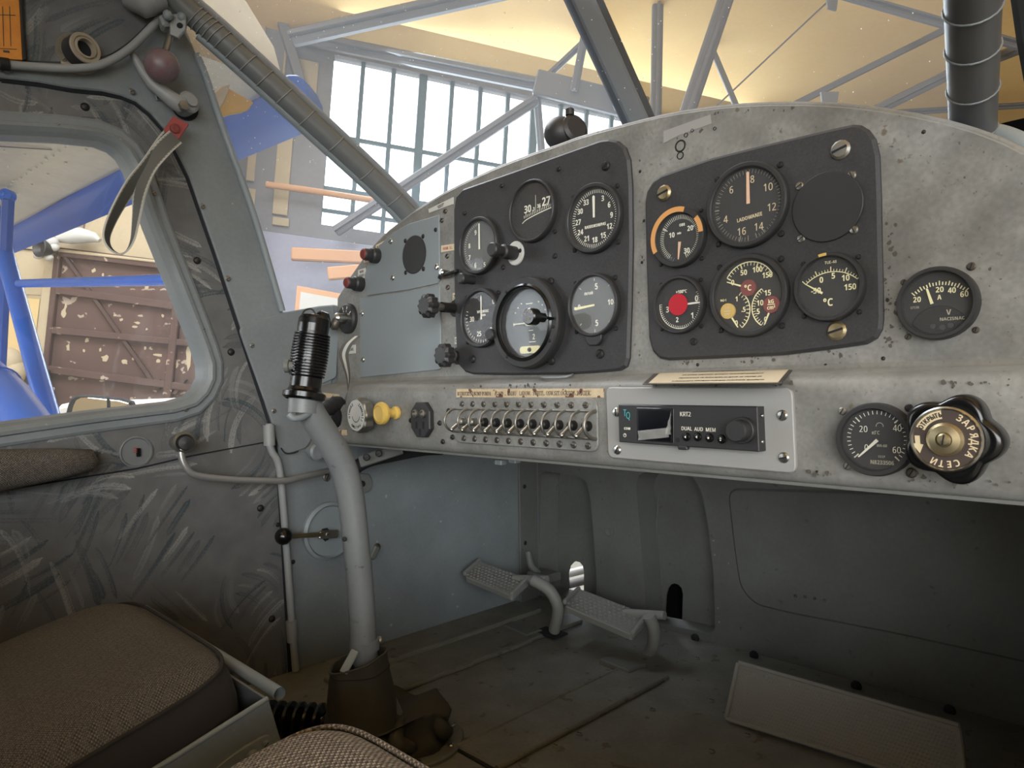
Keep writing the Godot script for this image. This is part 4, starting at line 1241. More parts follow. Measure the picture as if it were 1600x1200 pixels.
func gauges_left() -> void:
	var t: Node3D
	var b: MB
	var I := at(Vector3.ZERO)
	# airspeed-like gauge, upper left
	t = gauge("clock_gauge", "small gauge, face greyed by painted reflection, at the left board's top left, needle straight up", "gauge", 751.5, 384.5, 90, SUBZ, "dial_reflection", 0.87, false)
	b = MB.new()
	figs(b, [["9", -0.22, -0.5], ["8", -0.55, -0.08], ["7", -0.55, 0.33], ["6", -0.25, 0.64], ["5", 0.22, 0.68]], 0.17)
	b.ticks(I, gR * 0.74, gR * 0.82, 180, 360, 30, gR * 0.012, DZ)
	marks(t, b, "ink_white")
	hand(t, "ink_white", 0.0, 0.12, 0.0, -0.75, 0.035, 0.03)
	b = MB.new()
	b.lathe(at(Vector3(-gR * 0.42, -gR * 1.13, 0)), [Vector2(gR * 0.16, 0), Vector2(gR * 0.16, 0.016), Vector2(gR * 0.19, 0.017), Vector2(gR * 0.19, 0.024), Vector2(gR * 0.15, 0.026), Vector2(0, 0.026)], 18)
	obj("setting_knob", b, M.black_satin, t)
	# directional gyro
	t = gauge("directional_gyro", "dark round gyro compass showing a strip of figures", "gauge", 835, 330.5, 98, SUBZ, "dial_black", 0.90, false)
	b = MB.new()
	figs(b, [["30", -0.25, -0.12, 0.24], ["3", 0.02, -0.07, 0.12], ["36", 0.24, -0.13, 0.12], ["27", 0.55, -0.22, 0.27]], 0.2)
	for i in 18:
		var xx := lerpf(-0.42, 0.84, i / 17.0)
		var yy := 0.16 - 0.2 * (xx + 0.42) / 1.26
		var hh := 0.16 if i % 4 == 1 else 0.09
		b.quad(Vector3(xx * gR, -yy * gR, DZ), Vector3((xx + 0.022) * gR, -yy * gR, DZ), Vector3((xx + 0.022) * gR, -(yy - hh) * gR, DZ), Vector3(xx * gR, -(yy - hh) * gR, DZ), Vector3.BACK)
	for i in 12:
		var x0 := lerpf(-0.5, 0.86, i / 12.0); var x1 := lerpf(-0.5, 0.86, (i + 1) / 12.0)
		var y0 := 0.32 - 0.30 * pow((x0 + 0.5) / 1.36, 0.6); var y1 := 0.32 - 0.30 * pow((x1 + 0.5) / 1.36, 0.6)
		b.quad(Vector3(x0 * gR, -y0 * gR, DZ), Vector3(x1 * gR, -y1 * gR, DZ), Vector3(x1 * gR, -(y1 - 0.03) * gR, DZ), Vector3(x0 * gR, -(y0 - 0.03) * gR, DZ), Vector3.BACK)
	b.quad(Vector3(0.09 * gR, 0.02 * gR, DZ), Vector3(0.105 * gR, 0.02 * gR, DZ), Vector3(0.105 * gR, 0.5 * gR, DZ), Vector3(0.09 * gR, 0.5 * gR, DZ), Vector3.BACK)
	marks(t, b, "ink_white")
	screw(t, at(Vector3(gR * 0.86, -gR * 0.78, 0)), gR * 0.08, M.screw_dark, 20, 0.8, false)
	# radio compass
	t = gauge("radio_compass", "radio compass with white figures 3 to 33 on the left board", "gauge", 930.5, 342, 110, SUBZ, "dial_black", 0.86)
	b = MB.new()
	b.ticks(I, gR * 0.72, gR * 0.82, 0, 355, 71, gR * 0.018, DZ)
	for k in 12:
		if k == 0: continue
		var q := deg_to_rad(k * 30.0)
		write(b, at(Vector3(sin(q), cos(q), 0) * gR * 0.60 + Vector3(0, 0, DZ)), str(k * 3), gR * 0.155, "b", 0.85)
	write(b, at(Vector3(0.02 * gR, -0.20 * gR, DZ)), "RADIOKOMPAS", gR * 0.085, "b", 0.9)
	marks(t, b, "ink_white")
	hand(t, "ink_white", 0.0, -0.03, 0.0, -0.62, 0.03, 0.04)
	# selector knob on a white oval plate
	var c := pz(806.5, 396, SUBZ)
	t = thing("selector_knob", "black selector knob on a white oval plate, below the gyro compass", "knob", c)
	b = MB.new()
	var ov := PackedVector2Array()
	for i in 28: ov.append(Vector2(cos(TAU * i / 28) * 0.0155, sin(TAU * i / 28) * 0.0165))
	b.prism(ov, I, 0.0, 0.0025, 0.0008); obj("plate", b, M.tape_white, t)
	b = MB.new(); b.lathe(at(Vector3(-0.001, 0, 0)), [Vector2(0.0095, 0), Vector2(0.0095, 0.024), Vector2(0.007, 0.026), Vector2(0.007, 0.034), Vector2(0.0095, 0.035), Vector2(0.0095, 0.044), Vector2(0.008, 0.046), Vector2(0, 0.046)], 20); obj("grip", b, M.black_satin, t)
	b = MB.new(); b.disc(at(Vector3(0.010, 0.002, 0)), 0.003, 0.0027, 14); obj("hole", b, M.seam_dark, t)
	# altimeter-like gauge, lower left
	t = gauge("altimeter", "black-faced gauge reading 30, 25 and 20, beside the horizon gauge", "gauge", 754.5, 497, 93, SUBZ, "dial_black", 0.87)
	b = MB.new()
	figs(b, [["30", -0.5, 0.0], ["25", -0.15, 0.52], ["20", 0.5, 0.42], ["0", 0.57, -0.5]], 0.17)
	figs(b, [["WYSOKOSC", 0.05, -0.22], ["km", 0.1, -0.10]], 0.09)
	b.ticks(I, gR * 0.73, gR * 0.82, 150, 290, 16, gR * 0.02, DZ)
	marks(t, b, "ink_white")
	hand(t, "ink_white", 0.0, 0.05, 0.0, -0.72, 0.028, 0.02)
	b = MB.new()
	b.lathe(at(Vector3(gR * 0.78, -gR * 0.62, 0)), [Vector2(gR * 0.14, 0), Vector2(gR * 0.14, 0.012), Vector2(gR * 0.19, 0.013), Vector2(gR * 0.19, 0.019), Vector2(gR * 0.16, 0.021), Vector2(0, 0.021)], 16); obj("setting_knob", b, M.black_satin, t)
	# artificial horizon
	t = gauge("artificial_horizon", "large artificial horizon with a caging knob, bottom middle of the left board", "gauge", 830, 505, 143, SUBZ, "horizon_face", 0.74, false, 0.016)
	b = MB.new()
	b.lathe(I, [Vector2(gR * 0.745, 0.0135), Vector2(gR * 0.76, 0.0175), Vector2(gR * 0.80, 0.0185), Vector2(gR * 0.84, 0.0165), Vector2(gR * 0.84, 0.0155)], 48)
	obj("inner_rim", b, M.black_gloss, t)
	b = MB.new()
	for s in [[-0.02, -0.42, 0.2], [0.0, -0.26, 0.1], [0.02, 0.17, 0.14], [0.06, 0.42, 0.2]]:
		b.quad(Vector3((s[0] - s[2] * 0.5) * gR, -s[1] * gR, 0.002), Vector3((s[0] + s[2] * 0.5) * gR, -s[1] * gR, 0.002), Vector3((s[0] + s[2] * 0.5) * gR, -(s[1] - 0.02) * gR, 0.002), Vector3((s[0] - s[2] * 0.5) * gR, -(s[1] - 0.02) * gR, 0.002), Vector3.BACK)
	figs(b, [["2", 0.1, 0.3, 0.12]], 0.12)
	for a in [-60, -45, -30, 30, 45, 60]: b.tick(I, gR * 0.50, gR * 0.53, a, gR * 0.03, 0.002)
	b.flat(Vector3(-0.52, 0.04, 0) * gR + Vector3(0, 0, 0.002), Vector3(-0.52, -0.04, 0) * gR + Vector3(0, 0, 0.002), Vector3(-0.45, 0, 0) * gR + Vector3(0, 0, 0.002), Vector3.BACK)
	marks(t, b, "ink_white")
	b = MB.new()
	b.prism(PackedVector2Array([Vector2(-0.42, -0.015) * gR, Vector2(-0.12, -0.015) * gR, Vector2(-0.06, -0.06) * gR, Vector2(0, -0.06) * gR, Vector2(0.06, -0.06) * gR, Vector2(0.12, -0.015) * gR, Vector2(0.42, -0.015) * gR, Vector2(0.42, 0.015) * gR, Vector2(-0.42, 0.015) * gR]), I, 0.004, 0.0055, 0.0003)
	obj("aeroplane_bar", b, M.ink_white, t)
	b = MB.new()
	b.prism(rrect(gR * 0.62, gR * 0.16, gR * 0.07), at(Vector3(0, -gR * 0.58, 0)), 0.002, 0.0035, 0.0004); var sl := obj("slip_window", b, M.ink_cream, t)
	b = MB.new(); b.ball(at(Vector3(0, -gR * 0.58, 0.004)), gR * 0.05, 12); obj("slip_ball", b, M.black_gloss, sl)
	for a in [35, 145, 100, 215, 325, 120]:
		screw(t, polar(at(Vector3(0, 0, 0.0 if a in [35, 145] else 0.016)), gR * (1.03 if a in [35, 145] else 0.88), a), gR * (0.09 if a in [35, 145] else 0.035), M.screw_dark, 40 + a, 0.8, false)
	# caging knob: stands out of the rim on a thin stem
	var kr := pz(867.5, 498, SUBZ + 0.012) - t.position
	b = MB.new(); b.ball(at(kr), gR * 0.065, 12); var kb := obj("stem_socket", b, M.black_satin, t)
	b = MB.new(); b.lathe(at(kr), [Vector2(0.0018, 0), Vector2(0.0018, 0.022), Vector2(0.006, 0.022), Vector2(0.006, 0.036), Vector2(0.0105, 0.037), Vector2(0.0105, 0.048), Vector2(0.009, 0.0495), Vector2(0, 0.0495)], 22)
	obj("caging_knob", b, M.black_gloss, t)
	b = MB.new()
	for a in 5: b.tick(at(kr), 0.005, 0.0085, a * 28 - 60, 0.0012, 0.0497)
	write(b, at(kr + Vector3(0, -0.003, 0.0497)), "ARET", 0.0024, "b")
	obj("knob_print", b, M.ink_dull, kb)
	# vertical speed
	t = gauge("vertical_speed_gauge", "gauge, face greyed by painted reflection, with figures 5, 10, 5 and needle pointing left", "gauge", 930.5, 477, 100, SUBZ, "dial_reflection", 0.89)
	b = MB.new()
	figs(b, [["5", 0.08, -0.58, 0.19], ["10", 0.62, -0.04, 0.17], ["5", 0.08, 0.56, 0.19], ["0", -0.62, 0.0, 0.15]], 0.2)
	figs(b, [["m/sek", -0.22, -0.4]], 0.10)
	for a in [0, 45, 90, 135, 180, 225, 270, 315]: b.tick(I, gR * 0.76, gR * 0.84, a, gR * 0.02, DZ)
	marks(t, b, "ink_white")
	hand(t, "ink_cream", 0.02, 0.0, -0.76, 0.06, 0.03, 0.045)
	b = MB.new()
	var tab := PackedVector2Array([Vector2(-0.34, -0.86), Vector2(0.34, -0.86), Vector2(0.3, -1.12), Vector2(0.16, -1.26), Vector2(-0.16, -1.26), Vector2(-0.3, -1.12)])
	for i in tab.size(): tab[i] *= gR
	b.prism(rounded(tab, 0.003), I, 0.0, 0.006, 0.001); obj("adjuster_tab", b, M.black_satin, t)

func gauges_right() -> void:
	var t: Node3D
	var b: MB
	var I := at(Vector3.ZERO)
	# rev counter with orange bands
	t = gauge("rev_gauge", "small gauge with an orange band round its rim", "gauge", 1063.5, 372, 94, SUBZ, "dial_black", 0.80)
	b = MB.new()
	b.ticks(I, gR * 0.62, gR * 0.76, 215, 520, 58, gR * 0.015, DZ)
	for a in [302, 60, 160]: b.tick(I, gR * 0.55, gR * 0.76, a, gR * 0.025, DZ)
	figs(b, [["10", -0.30, -0.14, 0.17], ["20", 0.40, -0.26, 0.17], ["30", 0.26, 0.46, 0.17], ["OBR", 0.1, -0.42, 0.09], ["min", -0.02, -0.16, 0.07]], 0.17)
	marks(t, b, "ink_white")
	b = MB.new(); b.arc(I, gR * 0.82, gR * 0.99, 243, 380, 0.0094, 36); b.arc(I, gR * 0.82, gR * 0.99, 54, 88, 0.0094, 12)
	marks(t, b, "band_orange", "band")
	hand(t, "needle_pink", 0.02, 0.14, -0.04, 0.70, 0.05, 0.018)
	# manifold pressure
	t = gauge("pressure_gauge", "large black gauge with cream figures 4 to 16, top of the right board", "gauge", 1169.5, 321.5, 134, SUBZ, "dial_black", 0.86)
	b = MB.new()
	b.ticks(I, gR * 0.74, gR * 0.83, 180, 525, 60, gR * 0.008, DZ)
	b.ticks(I, gR * 0.70, gR * 0.84, 150, 195, 3, gR * 0.014, DZ)
	b.ticks(I, gR * 0.72, gR * 0.84, 243, 285, 3, gR * 0.014, DZ)
	marks(t, b, "ink_dull")
	b = MB.new()
	for e in [[4, 248], [6, 318], [8, 12], [10, 57], [12, 104], [14, 153], [16, 195]]:
		var q := deg_to_rad(e[1])
		write(b, at(Vector3(sin(q), cos(q), 0) * gR * 0.60 + Vector3(0, 0, DZ)), str(e[0]), gR * 0.17, "", 0.9)
	write(b, at(Vector3(0.04 * gR, -0.28 * gR, DZ)).rotated_local(Vector3(0, 0, 1), 0.1), "LADOWANIE", gR * 0.085, "b", 0.9)
	marks(t, b, "ink_tan", "figures")
	hand(t, "needle_pink", 0.03, -0.03, 0.03, -0.75, 0.04, 0.032)
	# blank cover
	var c := pz(1293, 323.6, SUBZ)
	t = thing("blank_cover", "plain black round cover with four bright screws, upper right of the right board", "cover", c)
	gR = 109 * 0.5 * dep(c) / F
	b = MB.new(); b.lathe(I, [Vector2(gR, 0), Vector2(gR, 0.0022), Vector2(gR * 0.98, 0.0028), Vector2(0, 0.0028)], 48); obj("disc", b, M.black_satin, t)
	for s in [[1249.5, 291], [1331, 274], [1334, 359], [1252, 373]]: screw(t, at(pz(s[0], s[1], SUBZ)), 0.0042, M.steel, 20 + s[0] - 1240, 0.6)
	# cylinder temperature with a red sticker
	t = gauge("temperature_gauge", "small gauge with a big red round sticker on its glass", "gauge", 1064, 476.5, 91, SUBZ, "dial_black", 0.87)
	b = MB.new()
	b.ticks(I, gR * 0.72, gR * 0.82, 60, 275, 38, gR * 0.018, DZ)
	b.arc(I, gR * 0.80, gR * 0.825, 95, 275, DZ, 30)
	figs(b, [["3", -0.5, 0.12, 0.2], ["2", -0.12, 0.5, 0.17], ["1", 0.46, 0.4, 0.2], ["0", 0.64, -0.16, 0.2]], 0.2)
	figs(b, [["\u00d7100\u00b0C", 0.06, -0.45, 0.11]], 0.11)
	marks(t, b, "ink_white")
	hand(t, "ink_white", 0.3, 0.0, 0.8, -0.01, 0.03, 0.03)
	b = MB.new(); b.lathe(I, [Vector2(gR * 0.37, 0.0058), Vector2(gR * 0.37, 0.0064), Vector2(0, 0.0066)], 32); obj("sticker", b, M.sticker_red, t, "red round sticker")
	# triple engine gauge
	t = gauge("engine_gauge", "three-in-one engine gauge with maroon and mustard discs, bottom middle of the right board", "gauge", 1172, 462, 130, SUBZ, "dial_black", 0.86)
	b = MB.new()
	var top := at(Vector3(0.0, 0.15 * gR, 0))
	b.arc(top, gR * 0.645, gR * 0.67, -60, 62, DZ, 28); b.ticks(top, gR * 0.57, gR * 0.65, -60, 62, 15, gR * 0.015, DZ)
	for a in [-60, -19, 21, 62]: b.tick(top, gR * 0.54, gR * 0.65, a, gR * 0.03, DZ)
	var ll := at(Vector3(-0.52, -0.33, 0) * gR); var rr := at(Vector3(0.57, -0.31, 0) * gR)
	b.arc(ll, gR * 0.52, gR * 0.545, 36, 143, DZ, 22); b.ticks(ll, gR * 0.44, gR * 0.53, 36, 143, 10, gR * 0.018, DZ)
	b.arc(rr, gR * 0.495, gR * 0.52, 213, 330, DZ, 22); b.ticks(rr, gR * 0.42, gR * 0.50, 213, 330, 15, gR * 0.015, DZ)
	figs(b, [["0", -0.42, -0.36, 0.13], ["50", -0.13, -0.57, 0.13], ["100", 0.22, -0.60, 0.13], ["150", 0.46, -0.44, 0.13], ["1", -0.33, 0.05, 0.12], [".5", -0.15, 0.32, 0.12], ["0", -0.34, 0.63, 0.12], ["15", 0.46, -0.02, 0.13], ["10", 0.27, 0.20, 0.13], ["5", 0.22, 0.40, 0.13], ["0", 0.40, 0.60, 0.12], ["962-1", -0.68, 0.05, 0.055]], 0.13)
	marks(t, b, "ink_cream")
	for e in [[0.0, -0.18, 0.195, "maroon", ["\u00b0C"], 0.14], [0.57, 0.27, 0.2, "maroon", ["kG", "cm\u00b2"], 0.09], [-0.54, 0.33, 0.19, "mustard", ["kG", "cm\u00b2"], 0.07]]:
		b = MB.new(); b.lathe(at(Vector3(e[0] * gR, -e[1] * gR, 0)), [Vector2(e[2] * gR, DZ), Vector2(e[2] * gR, 0.0042), Vector2(0, 0.0044)], 28); var dd := obj("centre_disc", b, M[e[3]], t)
		b = MB.new()
		for i in e[4].size(): write(b, at(Vector3(e[0] * gR, -e[1] * gR + ((e[4].size() - 1) * 0.5 - i) * gR * 0.14, 0.0045)), e[4][i], e[5] * gR, "b", 0.9)
		if e[4].size() > 1: b.box(at(Vector3(e[0] * gR, -e[1] * gR, 0.0046)), Vector3(gR * 0.18, gR * 0.018, 0.0002))
		obj("print", b, M.ink_cream if e[3] == "maroon" else M.ink_tan, dd)
	hand(t, "ink_cream", -0.17, -0.24, -0.55, -0.38, 0.022, 0.012)
	hand(t, "ink_cream", -0.44, 0.50, -0.29, 0.74, 0.02, 0.014)
	hand(t, "ink_cream", 0.50, 0.46, 0.38, 0.74, 0.02, 0.014)
	# dual thermometer
	t = gauge("thermometer", "black thermometer gauge marked -50 to 150 with a large \u00b0C", "gauge", 1298, 449, 108, SUBZ, "dial_black", 0.87)
	b = MB.new()
	var low := at(Vector3(0.03 * gR, -0.60 * gR, 0))
	b.arc(low, gR * 1.03, gR * 1.055, -44, 44, DZ, 26); b.ticks(low, gR * 1.05, gR * 1.12, -44, 44, 20, gR * 0.016, DZ)
	for a in [-44, -22, 0, 22, 44]: b.tick(low, gR * 1.04, gR * 1.19, a, gR * 0.03, DZ)
	figs(b, [["0", -0.24, -0.24, 0.17], ["5", 0.10, -0.32, 0.17], ["10", 0.44, -0.22, 0.17], ["-50", -0.40, 0.06, 0.17], ["150", 0.56, 0.05, 0.17], ["\u00b0C", -0.06, 0.43, 0.22]], 0.17)
	write(b, at(Vector3(0.03 * gR, 0.72 * gR, DZ)), "TUE-48", gR * 0.08, "", 1.0)
	marks(t, b, "ink_cream")
	hand(t, "ink_cream", -0.20, 0.16, -0.66, -0.14, 0.035, 0.012)
	b = MB.new(); b.arc(I, gR * 0.89, gR * 0.97, -14, 0, 0.0093, 6); marks(t, b, "mustard", "paint_mark")
	# ammeter, on the bare panel
	t = gauge("ammeter", "ammeter marked A and V standing alone on the grey panel, right of the boards", "gauge", 1467, 474.5, 114, 0.0, "dial_black", 0.86, false, 0.011)
	b = MB.new()
	low = at(Vector3(0.03 * gR, -0.40 * gR, 0))
	for i in 19: b.tick(low, gR * 0.90, gR * (1.02 if i % 3 == 0 else 0.99), -42 + i * 4.7, gR * 0.03, DZ)
	figs(b, [["20", -0.52, -0.16, 0.15], ["20", 0.04, -0.38, 0.15], ["40", 0.33, -0.33, 0.15], ["60", 0.62, -0.20, 0.15], ["A", 0.03, -0.17, 0.13]], 0.15)
	marks(t, b, "ink_cream")
	b = MB.new()
	figs(b, [["07598", -0.58, 0.06, 0.07]], 0.08, "")
	marks(t, b, "ink_dull", "small_print")
	b = MB.new()
	write(b, at(Vector3(0.26 * gR, -0.26 * gR, 0.0036)), "V", gR * 0.14, "b"); write(b, at(Vector3(0.34 * gR, -0.44 * gR, 0.0036)), "NACISNAC", gR * 0.085, "b")
	marks(t, b, "ink_dull", "mask_print")
	b = MB.new()
	var cov := Geometry2D.intersect_polygons(circle2(gR * 0.84, 40), circle2(gR * 0.72, 40, Vector2(0.02, -0.78) * gR))[0]
	b.prism(cov, I, 0.0018, 0.0034, 0.0006); var cv := obj("lower_mask", b, M.black_matt, t)
	b = MB.new()
	for e in [[-0.12, -0.62], [0.1, -0.66], [0.3, -0.62]]: b.lathe(at(Vector3(e[0], e[1], 0) * gR + Vector3(0, 0, 0.0034)), [Vector2(gR * 0.07, 0), Vector2(gR * 0.07, 0.001), Vector2(0, 0.0012)], 12)
	obj("stud", b, M.black_satin, cv)
	hand(t, "ink_cream", -0.14, 0.0, -0.26, -0.42, 0.04, 0.025)
	for e in [[-0.86, -0.68], [0.78, -0.92], [-0.78, 0.86], [0.86, 0.78]]: screw(t, at(Vector3(e[0] * gR, -e[1] * gR, 0)), gR * (0.115 if e[0] == 0.78 else 0.09), M.screw_brown, 70, 0.5, false)

# ---------- things on the ledge ----------
func ordinal(i: int) -> String:
	return ["leftmost", "second", "third", "fourth", "fifth", "sixth", "seventh", "eighth", "ninth", "tenth", "rightmost"][i]
func shelf_things() -> void:
	var I := at(Vector3.ZERO)
	var b: MB
	# guarded row of toggle switches
	var x0 := pz(726.8, 657, ZF).x
	var x1 := pz(921, 667, ZF).x
	var dx := (x1 - x0) / 10.0
	var ys := pz(826, 662, ZF).y
	var sg := thing("switch_guard", "row of wire guard loops on a grey plate around the toggle switches", "guard", Vector3((x0 + x1) * 0.5, ys, ZF))
	b = MB.new()
	var yt := pz(826, 621, ZF).y; var yb := pz(826, 699, ZF).y
	b.prism(rounded(PackedVector2Array([Vector2(x0 - dx * 0.9, yb), Vector2(x1 + dx * 0.62, yb), Vector2(x1 + dx * 0.62, yt), Vector2(x0 - dx * 0.9, yt)]), 0.012), I, ZF - 0.002, ZF + 0.0022, 0.001)
	objw("plate", b, M.panel_paint, sg)
	var yrt := pz(826, 640.5, ZF).y; var yrb := pz(826, 680, ZF).y
	for i in 12:
		var gx: float = x0 + dx * (i - 0.5)
		if i == 0: gx -= dx * 0.25
		var loop := []
		for k in 17:
			var a := PI * k / 16
			loop.append(Vector3(gx, lerpf(yrt, yrb, (1.0 - cos(a)) * 0.5), ZF + 0.002 + sin(a) * 0.021))
		b = MB.new(); b.tube(loop, 0.0016 if i < 11 else 0.0024, 7)
		objw("guard_loop", b, M.steel_dull, sg)
	for yy in [yrt, yrb]:
		b = MB.new(); b.tube([Vector3(x0 - dx * 0.7, yy, ZF + 0.0035), Vector3(x1 + dx * 0.55, yy, ZF + 0.0035)], 0.0014, 7)
		objw("rail", b, M.steel_dull, sg)
	for i in 11:
		for yy in [pz(826, 632, ZF).y, pz(826, 690.5, ZF).y]:
			screw(sg, at(Vector3(x0 + dx * (i - (0.16 if yy > ys else 0.02)), yy, ZF + 0.002)), 0.0042, M.screw_brown, 50 + i * 13, 0.6)
	for i in 11:
		var t := thing("toggle_switch", "%s of the eleven guarded steel toggle switches" % [ordinal(i) if i in [0, 10] else ordinal(i) + " from the left"], "switch", Vector3(x0 + dx * i, ys, ZF + 0.0022), "toggle switches along the ledge")
		b = MB.new(); b.lathe(I, [Vector2(0.0062, 0), Vector2(0.0062, 0.002), Vector2(0.0052, 0.0022), Vector2(0.0050, 0.0075), Vector2(0.0035, 0.009), Vector2(0, 0.009)], 14); obj("bushing", b, M.screw_dark if i > 1 else M.steel_dull, t)
		b = MB.new()
		var e := Vector3(-0.001, -0.0105, 0.0205) if i > 1 else Vector3(-0.0015, -0.010, 0.021)
		b.tube([Vector3(0, 0, 0.007), e * 0.55 + Vector3(0, 0, 0.003), e], [0.0019, 0.0022, 0.0027], 10)
		b.ball(at(e), 0.0029, 10)
		obj("lever", b, M.steel, t)
	# name strip above the switches
	var nt := thing("switch_strip", "torn cream name strip above the row of toggle switches", "label", pz(826, 613, ZF))
	b = MB.new()
	b.prism(flat2(zs([[713, 607.5], [943, 607], [943, 621.5], [713, 621]], ZF + 0.001), I), I, ZF - 0.001, ZF + 0.0012, 0.0003)
	objw("strip", b, M.worn_label, nt)
	b = MB.new()
	var wx := pz(716, 614, ZF).x
	for e in ["ROZRUCH", "ZYROKOMP", "POMPA", "AGAPS", "RADIO", "LADOW.", "SWIETL.", "OSW.SZT.", "OGRZEW.", "WYCIER."]:
		write(b, at(Vector3(wx + dx * 0.52, pz(826, 614.5, ZF).y, ZF + 0.0013)), e, 0.0052, "s", 0.72); wx += dx * 1.09
	objw("print", b, M.ink_black, nt)
	# radio and its plate
	var rp := thing("radio_plate", "pale grey rounded mounting plate of the radio, with four bright screws", "plate", pz(1095, 670, ZF))
	b = MB.new()
	b.prism(rounded(flat2(zs([[946, 605], [1237.5, 606], [1243.5, 740], [950, 715]], ZF + 0.004), I), 0.008), I, ZF - 0.001, ZF + 0.004, 0.001)
	objw("plate", b, M.radio_plate, rp)
	for s in [[1222.6, 649, 70], [1225, 715, 15], [965, 703, 60], [963.7, 644, 90]]: screw(rp, at(pz(s[0], s[1], ZF + 0.004)), 0.0052, M.steel, s[2], 0.55)
	var zr := ZF + 0.018
	var rc := pz(1076, 667, zr)
	var rd := thing("radio", "small black aviation radio with a film-covered screen, buttons and a round knob", "radio", rc)
	b = MB.new()
	b.prism(flat2(zs([[965.7, 632], [1183, 635.4], [1186, 706], [967, 690.6]], zr), I), I, ZF + 0.003, zr, 0.0008)
	objw("case", b, M.black_satin, rd)
	b = MB.new()
	b.prism(flat2(zs([[995, 637], [1053, 638.5], [1053, 692], [996, 688]], zr), I), I, zr - 0.001, zr + 0.0006, 0.0003); var bz := objw("screen_bezel", b, M.black_gloss, rd)
	b = MB.new()
	b.prism(flat2(zs([[998, 640], [1049, 641], [1049, 689], [999, 686]], zr), I), I, zr + 0.0006, zr + 0.0009, 0.0); objw("screen", b, M.screen_dark, bz)
	# curled protective film
	b = MB.new()
	var rng := RandomNumberGenerator.new(); rng.seed = 9
	for strip in [[[998, 673], [1046, 668], 15.0, 11], [[1040, 676], [1049, 640], 9.0, 8]]:
		var rows := []
		for j in 4:
			var r := PackedVector3Array()
			for i in strip[3]:
				var t: float = float(i) / (strip[3] - 1)
				var xx := lerpf(strip[0][0], strip[1][0], t); var yy := lerpf(strip[0][1], strip[1][1], t)
				var off: float = strip[2] * j / 3.0
				if strip[3] == 11: yy += off
				else: xx = lerpf(xx, 1049, j / 3.0); yy += 3
				r.append(pz(xx, yy, zr + 0.0012) + Vector3(0, 0, rng.randf_range(0, 0.0022)))
			rows.append(r)
		b.grid(rows)
	var film := objw("screen_film", b, M.film, bz)
	film.set_meta("label", "crinkled clear film along the screen's edge")
	b = MB.new()
	write(b, at(pz(1071, 647, zr + 0.0002)), "KRT2", 0.0044, "")
	for e in [[1073, 669.5, "DUAL"], [1091.5, 670.5, "AUD"], [1110.5, 671.5, "MEM"]]: write(b, at(pz(e[0], e[1], zr + 0.0002)), e[2], 0.0037, "")
	write(b, at(pz(980, 669.5, zr + 0.0002)), "COM", 0.0026, "b")
	b.arc(at(pz(976.5, 680, zr)), 0.0015, 0.0021, 0, 360, 0.0003, 14)
	b.box(at(pz(976.5, 678.5, zr + 0.0003)), Vector3(0.0006, 0.0022, 0.0002))
	objw("print", b, M.ink_white, rd)
	b = MB.new()
	write(b, at(pz(976.5, 645, zr + 0.0002)), "T", 0.0072, "", 0.8); write(b, at(pz(981.5, 649, zr + 0.0003)), "Q", 0.0072, "", 0.8)
	objw("emblem", b, M.ink_teal, rd, "teal two-letter emblem")
	var bi := 0
	for e in [[1073, 682.5], [1090.5, 682.5], [1109, 684], [1128, 686]]:
		var p := pz(e[0], e[1], zr)
		b = MB.new(); b.lathe(at(p), [Vector2(0.0045, 0), Vector2(0.0045, 0.0012), Vector2(0.0036, 0.0024), Vector2(0, 0.0026)], 16); var bt := objw("button", b, M.black_gloss, rd)
		b = MB.new()
		if bi < 2: b.flat(p + Vector3(-0.0012, 0, 0.0029), p + Vector3(0.0008, 0.0014, 0.0029), p + Vector3(0.0008, -0.0014, 0.0029), Vector3.BACK)
		elif bi == 2: b.disc(at(p), 0.0011, 0.0029, 8)
		else:
			b.flat(p + Vector3(-0.0012, 0.0005, 0.0029), p + Vector3(0.0012, 0.0005, 0.0029), p + Vector3(0, 0.0018, 0.0029), Vector3.BACK)
			b.flat(p + Vector3(-0.0012, -0.0005, 0.0029), p + Vector3(0.0012, -0.0005, 0.0029), p + Vector3(0, -0.0018, 0.0029), Vector3.BACK)
		objw("symbol", b, M.ink_white, bt); bi += 1
	b = MB.new(); b.disc(at(pz(1059, 687.5, zr)), 0.0026, 0.0003, 14); objw("jack_hole", b, M.seam_dark, rd)
	b = MB.new()
	var kp := pz(1162.5, 672, zr)
	b.lathe(at(kp), [Vector2(0.0125, 0), Vector2(0.0125, 0.006), Vector2(0.0118, 0.0066), Vector2(0.0105, 0.0066), Vector2(0.0102, 0.016), Vector2(0.0092, 0.0175), Vector2(0, 0.0175)], 30); objw("knob", b, M.black_satin, rd)
	b = MB.new(); b.box(at(pz(1068, 699.5, zr - 0.002)), Vector3(0.011, 0.004, 0.006), 0.001); objw("socket_tab", b, M.black_satin, rd)
	for s in [[1193, 650], [1194, 691]]:
		b = MB.new()
		var q := pz(1183, s[1], zr); q.x += 0.001; q.z -= 0.008
		b.ball(at(q), 0.002, 8); objw("case_screw", b, M.steel, rd)
	# placard on the sloping part of the ledge
	var so := Vector3(0, 1.6075, 0.0365); var s1 := Vector3(0, pz(1390, 569, 0.0).y - 0.004, 0.0055)
	var sn := Vector3(1, 0, 0).cross(s1 - so).normalized()
	if sn.z < 0: sn = -sn
	var SX := facing(so, sn)
	var pl := thing("placard", "cream metal placard with five lines of slanted print, on the sloping ledge above the radio", "placard", pp(1125, 588, so, sn))
	var q4 := []
	for e in [[1004, 601], [1030, 577.5], [1246, 569], [1221, 600]]: q4.append(pp(e[0], e[1], so, sn))
